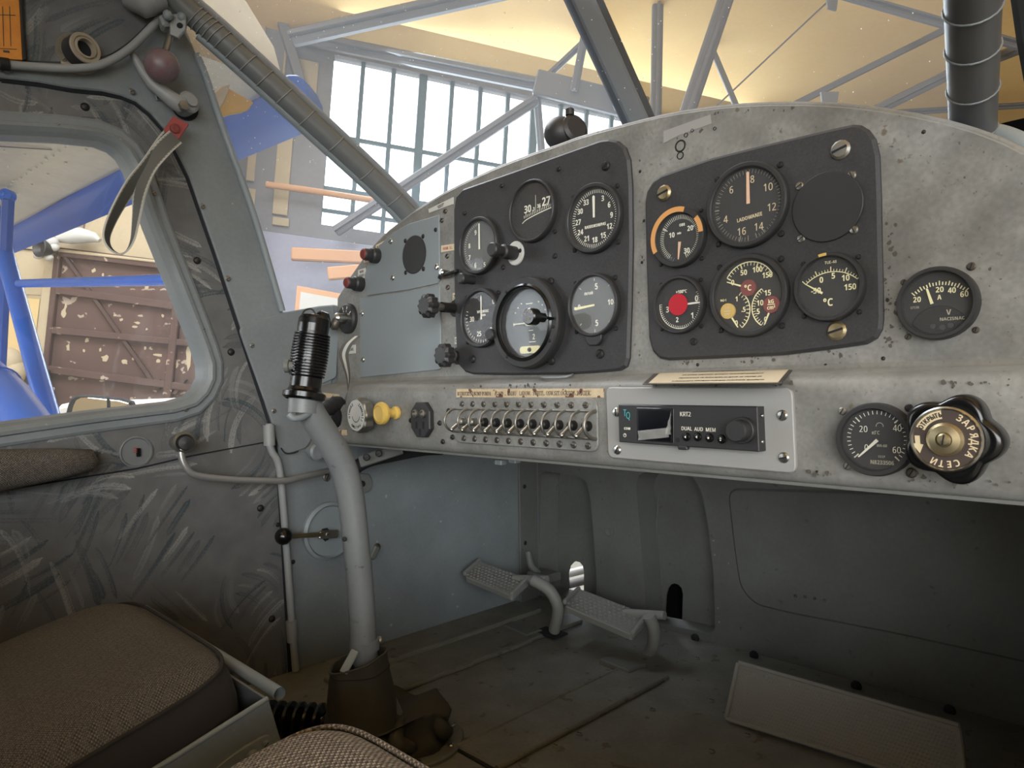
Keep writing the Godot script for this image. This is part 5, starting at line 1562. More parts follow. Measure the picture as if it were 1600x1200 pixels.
	b = MB.new(); b.prism(flat2(q4, SX), SX, 0.0, 0.001, 0.0002); objw("back", b, M.screw_brown, pl)
	q4 = []
	for e in [[1014, 600], [1036, 580], [1238, 572], [1216, 599]]: q4.append(pp(e[0], e[1], so, sn))
	b = MB.new(); b.prism(flat2(q4, SX), SX, 0.001, 0.0014, 0.0001); objw("face", b, M.tape_cream, pl)
	b = MB.new()
	var lines := ["Uwaga! Statek powietrzny posiada swiadectwo", "zdatnosci w kategorii \u201eSPECJALNY\u201d", "nie spelnia wszystkich wymagan Konwencji i przepisow", "dopuszczenie do lotow tylko za zgoda na dostep do", "z Konwencji o Miedzynarodowym Lotnictwie Cywilnym"]
	for i in 5:
		var yy := lerpf(577, 597, i / 4.0)
		var xx := lerpf(1136, 1119, i / 4.0)
		var pt := pp(xx, yy, so, sn)
		write(b, Transform3D(SX.basis, pt + sn * 0.0016), lines[i], 0.0034, "b", [0.78, 0.95, 0.72, 0.78, 0.78][i])
	objw("print", b, M.ink_black, pl)
	# small torn tape and wire bits on the ledge near the left board
	b = MB.new(); b.tube(smooth3([pp(846, 592, so, sn) + sn * 0.003, pp(850, 595, so, sn) + sn * 0.004, pp(880, 593, so, sn) + sn * 0.003, pp(893, 591, so, sn) + sn * 0.004, pp(896, 587, so, sn) + sn * 0.002], 4), 0.0014, 6)
	tag(objw("wire_clip", b, M.plate_grey), "bent grey wire clip lying on the ledge under the left black board", "clip")
	# pressure gauge and valve at the right
	var t: Node3D = gauge("air_gauge", "black pressure gauge marked 0 to 60, on the ledge beside the black valve handwheel", "gauge", 1371, 686, 114, ZF, "dial_black", 0.83, false, 0.012)
	b = MB.new()
	b.ticks(I, gR * 0.68, gR * 0.78, 228, 495, 30, gR * 0.02, DZ)
	for a in [228, 317, 405, 495]: b.tick(I, gR * 0.64, gR * 0.80, a, gR * 0.035, DZ)
	figs(b, [["20", -0.34, -0.27, 0.17], ["40", 0.52, -0.32, 0.17], ["0", -0.27, 0.24, 0.17], ["60", 0.50, 0.27, 0.17]], 0.17, "")
	marks(t, b, "ink_white")
	b = MB.new()
	figs(b, [["\u043a\u0413\u0421", -0.02, -0.18, 0.1], ["\u041c\u0410-60", 0.13, 0.17, 0.075], ["\u0421\u0421\u0421\u0420", 0.12, 0.47, 0.06], ["N8233506", 0.13, 0.63, 0.11]], 0.1)
	b.arc(at(Vector3(0.08 * gR, 0.36 * gR, 0)), gR * 0.08, gR * 0.10, -100, 100, DZ, 12)
	marks(t, b, "ink_dull", "small_print")
	hand(t, "ink_white", 0.03, 0.02, -0.46, 0.50, 0.045, 0.018)
	for e in [[-0.92, -0.75, "steel_dull"], [0.80, -0.86, "screw_dark"], [-0.80, 0.80, "steel_dull"], [0.84, 0.86, "screw_brown"]]: screw(t, at(Vector3(e[0] * gR, -e[1] * gR, 0)), gR * (0.14 if e[2] == "screw_brown" else 0.11), M[e[2]], 60, 0.5, false)
	var zv := ZF + 0.040
	var vc := pz(1483, 686, zv)
	var vr := 73.0 * dep(vc) / F
	t = thing("valve_handwheel", "black five-lobed valve handwheel with a lettered steel disc, at the right end of the ledge", "handwheel", Vector3(vc.x, vc.y, ZF))
	b = MB.new()
	var lob := PackedVector2Array()
	for i in 100:
		var a := TAU * i / 100
		var w := 0.5 + 0.5 * cos((a - deg_to_rad(68)) * 5.0)
		lob.append(Vector2(cos(a), sin(a)) * vr * (0.815 + 0.185 * pow(w, 0.7)))
	var rows := []
	for s in [[0.93, 0.016], [0.985, 0.019], [1.0, 0.024], [1.0, 0.032], [0.98, 0.037], [0.93, 0.040], [0.84, 0.041], [0.74, 0.040], [0.0, 0.039]]:
		var r := PackedVector3Array()
		for p in lob: r.append(Vector3(p.x * s[0], p.y * s[0], s[1]))
		rows.append(r)
	b.grid(rows, true); obj("wheel", b, M.black_gloss, t)
	b = MB.new(); b.lathe(I, [Vector2(vr * 0.3, 0), Vector2(vr * 0.3, 0.017)], 20); obj("stem", b, M.steel_dull, t)
	var Z := at(Vector3(-vr * 0.03, 0.0, 0.041))
	b = MB.new(); b.lathe(Z, [Vector2(vr * 0.70, -0.002), Vector2(vr * 0.70, 0.004), Vector2(vr * 0.665, 0.0055), Vector2(vr * 0.625, 0.0035)], 40); obj("disc_rim", b, M.steel, t)
	b = MB.new(); b.disc(Z, vr * 0.64, 0.0034, 40); var ds := obj("lettered_disc", b, M.disc_brown, t)
	b = MB.new()
	var s1_ := "\u0417\u0410\u0420\u042f\u0414\u041a\u0410 \u0421\u0415\u0422\u0418"
	for i in s1_.length():
		if s1_[i] != " ": write(b, polar(Z.translated_local(Vector3(0, 0, 0.0036)), vr * 0.53, 30.0 + i * 16.0, true), s1_[i], vr * 0.145, "b", 0.9)
	b.arc(Z, vr * 0.44, vr * 0.62, -66, -8, 0.0036, 16)
	b.prism(PackedVector2Array([Vector2(-0.60, 0.06), Vector2(-0.50, 0.06), Vector2(-0.49, -0.12), Vector2(-0.43, -0.13), Vector2(-0.50, -0.32), Vector2(-0.66, -0.11), Vector2(-0.585, -0.11)]), Z.scaled_local(Vector3(vr, vr, 1)), 0.0034, 0.0038, 0.0)
	obj("lettering", b, M.ink_tan, ds)
	b = MB.new()
	s1_ = "\u041e\u0422\u041a\u0420\u042b\u0422\u042c"
	for i in 7: write(b, polar(Z.translated_local(Vector3(0, 0, 0.0039)), vr * 0.53, -62.0 + i * 8.6, true), s1_[i], vr * 0.105, "b", 0.85)
	obj("lettering", b, M.ink_black, ds)
	b = MB.new(); b.lathe(Z, [Vector2(vr * 0.36, 0.003), Vector2(vr * 0.36, 0.006), Vector2(vr * 0.30, 0.0085), Vector2(vr * 0.16, 0.0095), Vector2(vr * 0.15, 0.008), Vector2(0, 0.008)], 32, false); obj("hub", b, M.brass_dull, t)
	screw(t, Z.translated_local(Vector3(0, 0, 0.0085)), vr * 0.14, M.brass_dull, 80, 0.6, false)
	# octagonal socket
	var oc := pz(662.7, 655.5, ZF)
	t = thing("intercom_socket", "black octagonal socket plate with two round steel jacks, left of the toggle switches", "socket", oc)
	b = MB.new()
	var oct := PackedVector2Array()
	for e in [[-0.45, 1], [0.45, 1], [1, 0.5], [1, -0.5], [0.45, -1], [-0.45, -1], [-1, -0.5], [-1, 0.5]]: oct.append(Vector2(e[0] * 0.0225, e[1] * 0.0255))
	b.prism(oct, I, 0.0, 0.008, 0.0015); obj("plate", b, M.black_satin, t)
	for e in [-0.009, 0.009]:
		b = MB.new(); b.lathe(at(Vector3(e, 0.009, 0.008)), [Vector2(0.006, 0), Vector2(0.006, 0.003), Vector2(0.004, 0.004), Vector2(0.0035, 0.001), Vector2(0, 0.001)], 16); obj("jack", b, M.steel_dull, t)
	for e in [[-0.008, -0.004], [0.008, -0.004], [0.0, -0.014]]:
		b = MB.new(); b.box(at(Vector3(e[0], e[1] - 0.004, 0.0082)), Vector3(0.004, 0.010, 0.0006)); obj("slot", b, M.seam_dark, t)
	for s in [[642, 657], [687, 661], [701, 642], [707, 683], [692, 690]]: screw(t, at(pz(s[0], s[1], ZF) - oc), 0.0038, M.screw_dark, 30, 0.6, false)
	# yellow pull knob
	var yc := pz(620, 645, ZF)
	t = thing("pull_knob", "yellow mushroom pull knob on the ledge, right of the white-faced handwheel", "knob", yc)
	var zy := 0.030
	b = MB.new(); b.lathe(I, [Vector2(0.010, 0), Vector2(0.010, 0.004), Vector2(0.007, 0.006), Vector2(0.007, zy - 0.012), Vector2(0.0105, zy - 0.009), Vector2(0.0165, zy - 0.006), Vector2(0.0175, zy - 0.002), Vector2(0.0165, zy + 0.002), Vector2(0.012, zy + 0.004), Vector2(0.011, zy + 0.003), Vector2(0, zy + 0.003)], 28); obj("grip", b, M.knob_yellow, t)
	# white-faced handwheel
	var wc := pz(580, 648, ZF)
	t = thing("fuel_handwheel", "small scalloped steel handwheel with a worn white lettered face, behind the control stick", "handwheel", wc)
	b = MB.new()
	lob = PackedVector2Array()
	for i in 72:
		var a := TAU * i / 72
		lob.append(Vector2(cos(a), sin(a)) * (0.0272 + 0.0014 * cos(a * 9)))
	b.prism(lob, I, 0.012, 0.028, 0.002); obj("wheel", b, M.steel_dull, t)
	b = MB.new(); b.lathe(I, [Vector2(0.008, 0), Vector2(0.008, 0.014)], 16); obj("stem", b, M.steel_dull, t)
	b = MB.new(); b.disc(I, 0.0245, 0.0283, 36); var wf := obj("face", b, M.tape_white, t)
	b = MB.new()
	for e in [["OTWORZ", -70.0], ["ZAMKNIJ", 60.0], ["PALIWO", 175.0]]:
		for i in e[0].length(): write(b, polar(at(Vector3(0, 0, 0.0285)), 0.019, e[1] + i * 14.0 - 30, true), e[0][i], 0.0042, "b")
	b.arc(I, 0.010, 0.0112, 100, 260, 0.0286, 16)
	obj("lettering", b, M.ink_black, wf)
	# tapes on the ledge's left end
	for e in [[[[501, 613], [530, 616], [531, 621], [501, 622]], "worn tan tape on the ledge's left end, beside the grip", ZF], [[[521, 671], [541, 672], [542, 680], [522, 680]], "small tan tape under the white-faced handwheel", ZF]]:
		b = MB.new(); b.prism(flat2(zs(e[0], ZF), I), I, ZF - 0.001, ZF + 0.0006, 0.0002)
		tag(objw("tape", b, M.worn_label), e[1], "label")
	# hose and bar under the ledge
	b = MB.new(); b.tube(smooth3([pd(548, 735, 1.28), pd(575, 720, 1.28), pd(610, 712, 1.26), pd(660, 702, 1.22), pd(690, 700, 1.2)], 5), [0.015, 0.014, 0.0125, 0.012, 0.012, 0.012, 0.012, 0.012, 0.012, 0.012, 0.012, 0.012, 0.012, 0.012, 0.012, 0.012, 0.012, 0.012, 0.012, 0.012, 0.012], 12)
	tag(objw("hose", b, M.rubber), "dark hose slung under the left end of the ledge", "hose")
	b = MB.new(); b.bar(pd(562, 722, 1.22), pd(628, 700, 1.19), 0.02, 0.006, cu, 0.002)
	t = thing("link_bar", "flat dark bar with two holes under the ledge, beside the hose", "bar", pd(595, 711, 1.2))
	objw("bar", b, M.well_grey, t)
	for e in [[573, 714.5], [592, 708.5]]: screw(t, facing(pd(e[0], e[1], 1.19), -cf), 0.006, M.screw_dark, 30, 0.4)
	for e in [[782, 722], [804, 719]]:
		b = MB.new(); b.box(at(pz(e[0], e[1], -0.02)), Vector3(0.014, 0.008, 0.012), 0.001)
		tag(objw("lug", b, M.plate_grey), "small pale lug under the ledge below the switches, %s one" % ["left" if e[0] < 790 else "right"], "lug")
	b = MB.new(); b.tube(smooth3([pz(992, 726, 0.02), pz(1002, 731, 0.02), pz(1020, 733, 0.02), pz(1036, 729, 0.02)], 5), 0.0014, 6)
	tag(objw("loose_wire", b, M.plate_grey), "thin pale wire sagging just below the radio plate", "wire")

# ---------- port door ----------
func door() -> void:
	var b: MB
	var hole_px := [[-120, 199], [0, 208], [100, 213], [155, 219], [178, 228], [192, 240], [205, 262], [235, 350], [283, 470], [312, 545], [320, 570], [320, 590], [312, 607], [298, 621], [270, 629], [140, 644], [0, 663], [-120, 680]]
	var outer := []
	for p in [[452, 1060], [440, 850], [430, 692], [407, 622], [375, 524], [335, 402], [292, 280], [258, 210], [232, 181], [210, 163], [188, 154], [158, 147], [110, 142], [60, 133], [0, 126]]: outer.append(px(p[0], p[1], -0.555))
	outer.append_array([Vector3(-0.555, 1.985, 0.72), Vector3(-0.555, 1.975, 1.17), Vector3(-0.555, 1.85, 1.215), Vector3(-0.555, FLOOR + 0.03, 1.215), Vector3(-0.555, FLOOR + 0.0, 0.3)])
	var inner := xs(hole_px, -0.555)
	inner.append_array([Vector3(-0.555, 1.55, 1.08), Vector3(-0.555, 1.60, 1.13), Vector3(-0.555, 1.84, 1.12), Vector3(-0.555, 1.90, 1.06)])
	var D := Transform3D(LW.basis, Vector3(-0.558, 0, 0))
	var op := flat2(outer, D)
	var ip := flat2(inner, D)
	# upholstered sheet
	var big: PackedVector2Array = ip
	var grown := Geometry2D.offset_polygon(ip, 0.012)
	if grown.size() > 0: big = grown[0]
	b = MB.new()
	for p in pierced(op, [big]): b.prism(p, D, -0.012, 0.0, 0.0, 1.0 / 1.1)
	var dr := objw("door_1", b, M.door_cloth)
	struct(dr, "port cabin door trimmed in grey cloth with brush-stroke print", "door")
	# dark gap behind the edge
	b = MB.new()
	var ga := []
	for p in [[456, 1062], [443, 850], [432, 692], [409, 622], [377, 524], [337, 401], [294, 278], [260, 208], [235, 179], [212, 160], [189, 151], [159, 144.5], [110, 139.5], [60, 130.5], [0, 123.5]]: ga.append(px(p[0], p[1], -0.562))
	b.tube(ga, 0.008, 8)
	objw("door_seal", b, M.seam_dark, dr)
	# outer skin of the door
	b = MB.new()
	for p in pierced(op, [ip]): b.prism(p, D, -0.035, -0.03, 0.0)
	objw("outer_skin", b, M.cabin_grey, dr)
	# window frame: a stepped metal ring
	var wn := MB.new()
	var rings := []
	for s in [[0.030, -0.002], [0.030, 0.003], [0.026, 0.005], [0.017, 0.004], [0.015, 0.009], [0.010, 0.010], [0.004, 0.006], [0.0, -0.004], [-0.002, -0.032]]:
		var pl: PackedVector2Array = ip
		var row := PackedVector3Array()
		var m := ip.size()
		var cw := Geometry2D.is_polygon_clockwise(ip)
		for i in m:
			var d0 := (ip[i] - ip[(i + m - 1) % m]).normalized(); var d1 := (ip[(i + 1) % m] - ip[i]).normalized()
			var nn := (Vector2(d0.y, -d0.x) + Vector2(d1.y, -d1.x)).normalized() * (-1.0 if cw else 1.0)
			var q: Vector2 = ip[i] + nn * s[0]
			row.append(D * Vector3(q.x, q.y, s[1]))
		rings.append(row)
	for i in rings.size() - 1: wn.grid([rings[i], rings[i + 1]], true)
	var wf := objw("window_frame", wn, M.cabin_grey, dr)
	for s in [[91, 196], [241, 302], [317, 515], [290, 640]]:
		var cpx := px(s[0], s[1], -0.551)
		screw(wf, LW * at(LW.affine_inverse() * cpx), 0.0035, M.steel_dull, 30, 0.6)
	b = MB.new()
	b.prism(ip, D, -0.028, -0.025, 0.0)
	objw("pane", b, M.window_glass, dr)
	# buttons that hold the cloth
	for s in [[133, 167], [308, 407], [361, 550], [407, 794], [425, 967]]:
		b = MB.new(); b.ball(LW * at(LW.affine_inverse() * px(s[0], s[1], -0.558)), 0.0062, 12, 0.6); objw("trim_button", b, M.screw_dark, dr)
	# stitched seam across the cloth
	b = MB.new()
	var se := xs([[-40, 774], [0, 767], [60, 757], [140, 744], [215, 732], [300, 712], [420, 690]], -0.5575)
	b.tube(se, 0.0012, 5); objw("seam", b, M.seam_dark, dr)
	# latch recess
	var lc := LW * at(LW.affine_inverse() * px(212, 706, -0.558))
	b = MB.new(); b.lathe(lc, [Vector2(0.0235, 0), Vector2(0.0235, 0.003), Vector2(0.0215, 0.0035), Vector2(0.020, 0.001), Vector2(0, 0.0012)], 30)
	var la := objw("latch_plate", b, M.tube_grey, dr)
	b = MB.new(); b.box(lc.translated_local(Vector3(0.003, -0.001, 0.003)), Vector3(0.006, 0.013, 0.004), 0.001); objw("latch_pin", b, M.black_gloss, la)
	b = MB.new()
	for i in 3: b.box(lc.translated_local(Vector3(-0.002, 0.006 - i * 0.003, 0.0052)), Vector3(0.005, 0.0012, 0.0004))
	objw("red_marks", b, M.ink_red, la)
	# pull handle
	var hk := px(288, 692, -0.52)
	b = MB.new(); b.lathe(facing(px(277, 691, -0.556), px(290, 692, -0.50) - px(277, 691, -0.556)), [Vector2(0.012, 0), Vector2(0.012, 0.035), Vector2(0.016, 0.036), Vector2(0.0165, 0.050), Vector2(0.0135, 0.054), Vector2(0.012, 0.052)], 22); var hn_ := objw("handle_boss", b, M.steel_dull, dr)
	b = MB.new(); b.lathe(facing(px(277, 691, -0.556), px(290, 692, -0.50) - px(277, 691, -0.556)), [Vector2(0.0118, 0.050), Vector2(0.010, 0.058), Vector2(0.0, 0.060)], 20); objw("boss_cap", b, M.black_satin, hn_)
	b = MB.new()
	b.tube(smooth3([px(283, 700, -0.51), px(284, 715, -0.508), px(291, 731, -0.506), px(308, 743, -0.505), px(360, 749, -0.505), px(415, 751, -0.505), px(447, 751, -0.506), px(466, 747, -0.512), px(490, 741, -0.52), px(512, 735, -0.535)], 6), 0.0052, 12)
	objw("pull_handle", b, M.handle_steel, dr)
	# arm rest
	b = MB.new()
	var rows := []
	for i in 15:
		var t := i / 14.0
		var zc := lerpf(0.405, 1.0, t)
		var w := pow(sin(PI * clampf(t * 0.5 + 0.02, 0, 0.5)), 0.35)
		var row := PackedVector3Array()
		for j in 20:
			var a := TAU * j / 20
			var cx := cos(a); var sx := sin(a)
			row.append(Vector3(-0.53 + signf(cx) * pow(absf(cx), 0.7) * 0.042 * w, 1.505 - 0.11 * (zc - 0.41) * 0.4 + signf(sx) * pow(absf(sx), 0.75) * 0.040 * w, zc))
		rows.append(row)
	var tip := PackedVector3Array()
	for j in 20: tip.append(Vector3(-0.53, 1.503, 0.395))
	rows.push_front(tip)
	b.grid(rows, true)
	var arm := objw("arm_rest", b, M.tweed)
	tag(arm, "dark brown woven arm rest pad on the port door below the window", "arm rest")
	# strap with a red tag
	var st := thing("door_strap", "grey webbing loop strap with a red tag, hanging over the door window", "strap", px(272, 200, -0.53))
	var path := [px(270, 210, -0.52), px(258, 222, -0.515), px(232, 258, -0.505), px(205, 290, -0.50), px(182, 328, -0.495), px(168, 360, -0.495), px(167, 378, -0.495), px(175, 391, -0.495), px(188, 397, -0.495), px(200, 390, -0.495), px(208, 372, -0.495), px(213, 340, -0.495), px(219, 300, -0.495), px(232, 262, -0.50), px(255, 232, -0.505), px(274, 214, -0.515)]
	var sp := smooth3(path, 6)
	for e in [["webbing", 0.0, 0.0100, "webbing"], ["webbing_edge", 0.0103, 0.0014, "webbing_edge"], ["webbing_edge", -0.0103, 0.0014, "webbing_edge"]]:
		b = MB.new()
		var r0 := PackedVector3Array(); var r1 := PackedVector3Array(); var r2 := PackedVector3Array(); var r3 := PackedVector3Array()
		for i in sp.size():
			var d: Vector3 = (sp[mini(i + 1, sp.size() - 1)] - sp[maxi(i - 1, 0)]).normalized()
			var f := clampf(float(i) / sp.size(), 0, 1)
			var edge := sin(PI * f)       # lies flat at the tag, turns edge-on round the loop
			var wdir := (d.cross(Vector3.RIGHT).normalized() * (1.0 - edge * 0.85) + Vector3(0.9, 0.0, 0.35) * edge).normalized()
			var th := d.cross(wdir).normalized() * 0.0012
			var c: Vector3 = sp[i] + wdir * e[1]
			var w: Vector3 = wdir * e[2]
			r0.append(c - w - th); r1.append(c + w - th); r2.append(c + w + th); r3.append(c - w + th)
		b.grid([r0, r1]); b.grid([r1, r2]); b.grid([r2, r3]); b.grid([r3, r0])
		objw(e[0], b, M[e[3]], st)
	b = MB.new()
	var tg := flat2([px(271, 181, -0.515), px(296, 194, -0.515), px(279, 219, -0.515), px(255, 205, -0.515)], LW)
	b.prism(rounded(tg, 0.003), LW, 0.030, 0.036, 0.0012); var rt := objw("tag", b, M.tag_red, st, "red plastic tag")
	b = MB.new(); b.lathe(LW * at(LW.affine_inverse() * px(273, 201, -0.514)), [Vector2(0.0075, 0), Vector2(0.0072, 0.003), Vector2(0.004, 0.004), Vector2(0, 0.0035)], 14); objw("rivet", b, M.maroon, rt)
	header_things()

func header_things() -> void:
	var b: MB
	var on := func(x: float, y: float, o := 0.0) -> Transform3D: return LW * at(LW.affine_inverse() * px(x, y, -0.55 + o))
	# round air vent
	var v := thing("air_vent", "round beige air vent nozzle with a dark hole, above the port door", "vent", px(125, 80, -0.55))
	b = MB.new(); b.lathe(on.call(121, 84), [Vector2(0.0295, 0), Vector2(0.0295, 0.002), Vector2(0.028, 0.003), Vector2(0, 0.003)], 32); objw("flange", b, M.bezel_beige, v)
	var ax := facing(px(121, 82, -0.548), Vector3(1, 0.05, -0.25))
	b = MB.new(); b.lathe(ax, [Vector2(0.022, 0), Vector2(0.022, 0.020), Vector2(0.020, 0.022)], 30); objw("barrel", b, M.black_satin, v)
	b = MB.new(); b.lathe(ax, [Vector2(0.0215, 0.0205), Vector2(0.0205, 0.0225), Vector2(0.0165, 0.0225), Vector2(0.0155, 0.0205), Vector2(0.014, 0.0235), Vector2(0.012, 0.0235), Vector2(0.0115, 0.014)], 30); objw("ring", b, M.bezel_beige, v)
	b = MB.new(); b.disc(ax, 0.0118, 0.0145, 24); objw("hole", b, M.seam_dark, v)
	for s in [[118, 57], [100, 93], [148, 96]]: screw(v, on.call(s[0], s[1], 0.003), 0.003, M.steel_dull, 40, 0.6)
	# cable along the header
	b = MB.new()
	b.tube(smooth3([px(-60, 96, -0.54), px(0, 100, -0.54), px(60, 105, -0.54), px(110, 107, -0.535), px(150, 103, -0.53), px(180, 91, -0.53), px(205, 74, -0.53), px(228, 52, -0.53), px(250, 28, -0.53), px(265, 8, -0.53)], 6), 0.0058, 10)
	var cb := tag(objw("cable", b, M.cable_grey), "grey sheathed cable running along the door header to the corner fitting", "cable")
	b = MB.new(); b.tube([px(-2, 99, -0.54), px(14, 101, -0.54)], 0.0085, 10); objw("clamp", b, M.screw_dark, cb)
	# chart in a holder at the corner
	var ch := thing("chart", "orange printed chart in a clear dark-edged holder at the upper left corner", "chart", px(15, 50, -0.54))
	var q := xs([[-140, -40], [27, -40], [31, 20], [35, 94], [-140, 84]], -0.545)
	b = MB.new(); b.prism(flat2(q, LW), LW, 0.003, 0.006, 0.0005); objw("sheet", b, M.chart_orange, ch)
	q = xs([[27, -40], [33, -40], [37, 30], [41, 95], [35, 95], [31, 20]], -0.545)
	b = MB.new(); b.prism(flat2(q, LW), LW, 0.003, 0.010, 0.001); objw("holder_edge", b, M.screw_dark, ch)
	b = MB.new()
	for i in 6: b.bar(px(-40 + i * 11, 10, -0.5438), px(-40 + i * 11 + 2, 72, -0.5438), 0.0009, 0.0003, Vector3.FORWARD)
	b.bar(px(-40, 74, -0.5438), px(26, 77, -0.5438), 0.0009, 0.0003, Vector3.UP); b.bar(px(-40, 22, -0.5438), px(24, 24, -0.5438), 0.0009, 0.0003, Vector3.UP)
	b.bar(px(5, 80, -0.5438), px(15, 81, -0.5438), 0.003, 0.0003, Vector3.UP)
	objw("print", b, M.screw_brown, ch)
	# ball knob on a threaded rod, hung from the corner fitting
	var k := thing("ball_knob", "worn reddish ball knob on a threaded rod hanging from the corner fitting", "knob", px(253, 103, -0.51))
	b = MB.new(); b.ball(at(px(253, 103, -0.505)), 0.0243, 24); objw("ball", b, M.ball_red, k)
	b = MB.new()
	var r0 := px(257, 84, -0.507); var r1 := px(270, 44, -0.515)
	var pts := []; var rad := []
	for i in 40: pts.append(r0.lerp(r1, i / 39.0)); rad.append(0.0052 if i % 2 == 0 else 0.0043)
	b.tube(pts, rad, 10); objw("threaded_rod", b, M.steel_dull, k)
	var f := thing("corner_fitting", "grey clevis fitting and tube joint at the top corner of the door frame", "fitting", px(272, 35, -0.53))
	b = MB.new(); b.box(facing(px(268, 36, -0.52), Vector3(1, 0.1, 0.2)).rotated_local(Vector3(0, 0, 1), 0.35), Vector3(0.034, 0.018, 0.022), 0.003); objw("clevis", b, M.cable_grey, f)
	b = MB.new(); b.prism(PackedVector2Array([Vector2(-0.011, -0.019), Vector2(0.0, -0.023), Vector2(0.011, -0.009), Vector2(0.012, 0.014), Vector2(-0.011, 0.012)]), facing(px(279, 38, -0.505), Vector3(0.8, 0, 0.5)), 0.0, 0.006, 0.001); objw("cheek", b, M.cable_grey, f)
	b = MB.new(); b.disc(facing(px(281, 40, -0.498), Vector3(0.8, 0, 0.5)), 0.0045, 0.0002, 14); objw("hole", b, M.seam_dark, f)
	b = MB.new(); b.tube(smooth3([px(252, -6, -0.53), px(268, 4, -0.52), px(284, 8, -0.51), px(296, 20, -0.51)], 5), 0.016, 14); objw("tube_joint", b, M.cable_grey, f)
	b = MB.new()
	for e in [[262, 24], [284, 27], [291, 13], [302, 11]]: b.ball(at(px(e[0], e[1], -0.50)), 0.008, 10, 0.9)
	objw("nuts", b, M.plate_grey, f)
	b = MB.new(); b.tube([px(205, -8, -0.53), px(225, 4, -0.52), px(246, -4, -0.52)], 0.022, 12); objw("tube_joint", b, M.cable_grey, f)
	# lever with a bolt
	var lv := thing("latch_lever", "grey latch lever with a bolt in a round hole, below the ball knob", "lever", px(270, 150, -0.53))
	b = MB.new(); b.tube([px(206, 82, -0.54), px(222, 110, -0.537), px(238, 131, -0.532), px(258, 147, -0.526), px(275, 160, -0.524), px(284, 165, -0.524)], [0.004, 0.007, 0.009, 0.0105, 0.0125, 0.0125], 14); objw("arm", b, M.cable_grey, lv)
	b = MB.new(); b.lathe(on.call(289, 168, 0.001), [Vector2(0.0205, 0), Vector2(0.0205, 0.0012), Vector2(0, 0.0012)], 24); objw("hole", b, M.seam_dark, lv)
	b = MB.new(); b.lathe(facing(px(284, 166, -0.542), Vector3(1, 0.05, -0.15)), [Vector2(0.0165, 0), Vector2(0.0165, 0.022), Vector2(0.013, 0.025), Vector2(0.009, 0.0255), Vector2(0.0085, 0.031), Vector2(0, 0.031)], 20); objw("boss", b, M.cable_grey, lv)
	b = MB.new(); b.lathe(facing(px(285, 166, -0.513), Vector3(1, 0.05, -0.15)), [Vector2(0.0075, 0), Vector2(0.0075, 0.006), Vector2(0, 0.007)], 6); objw("bolt", b, M.steel_dull, lv)
	b = MB.new(); b.prism(rounded(flat2(xs([[238, 132], [250, 152], [254, 157], [244, 158]], -0.549), LW), 0.003), LW, 0.0, 0.004, 0.001); objw("stop", b, M.cabin_grey, lv)

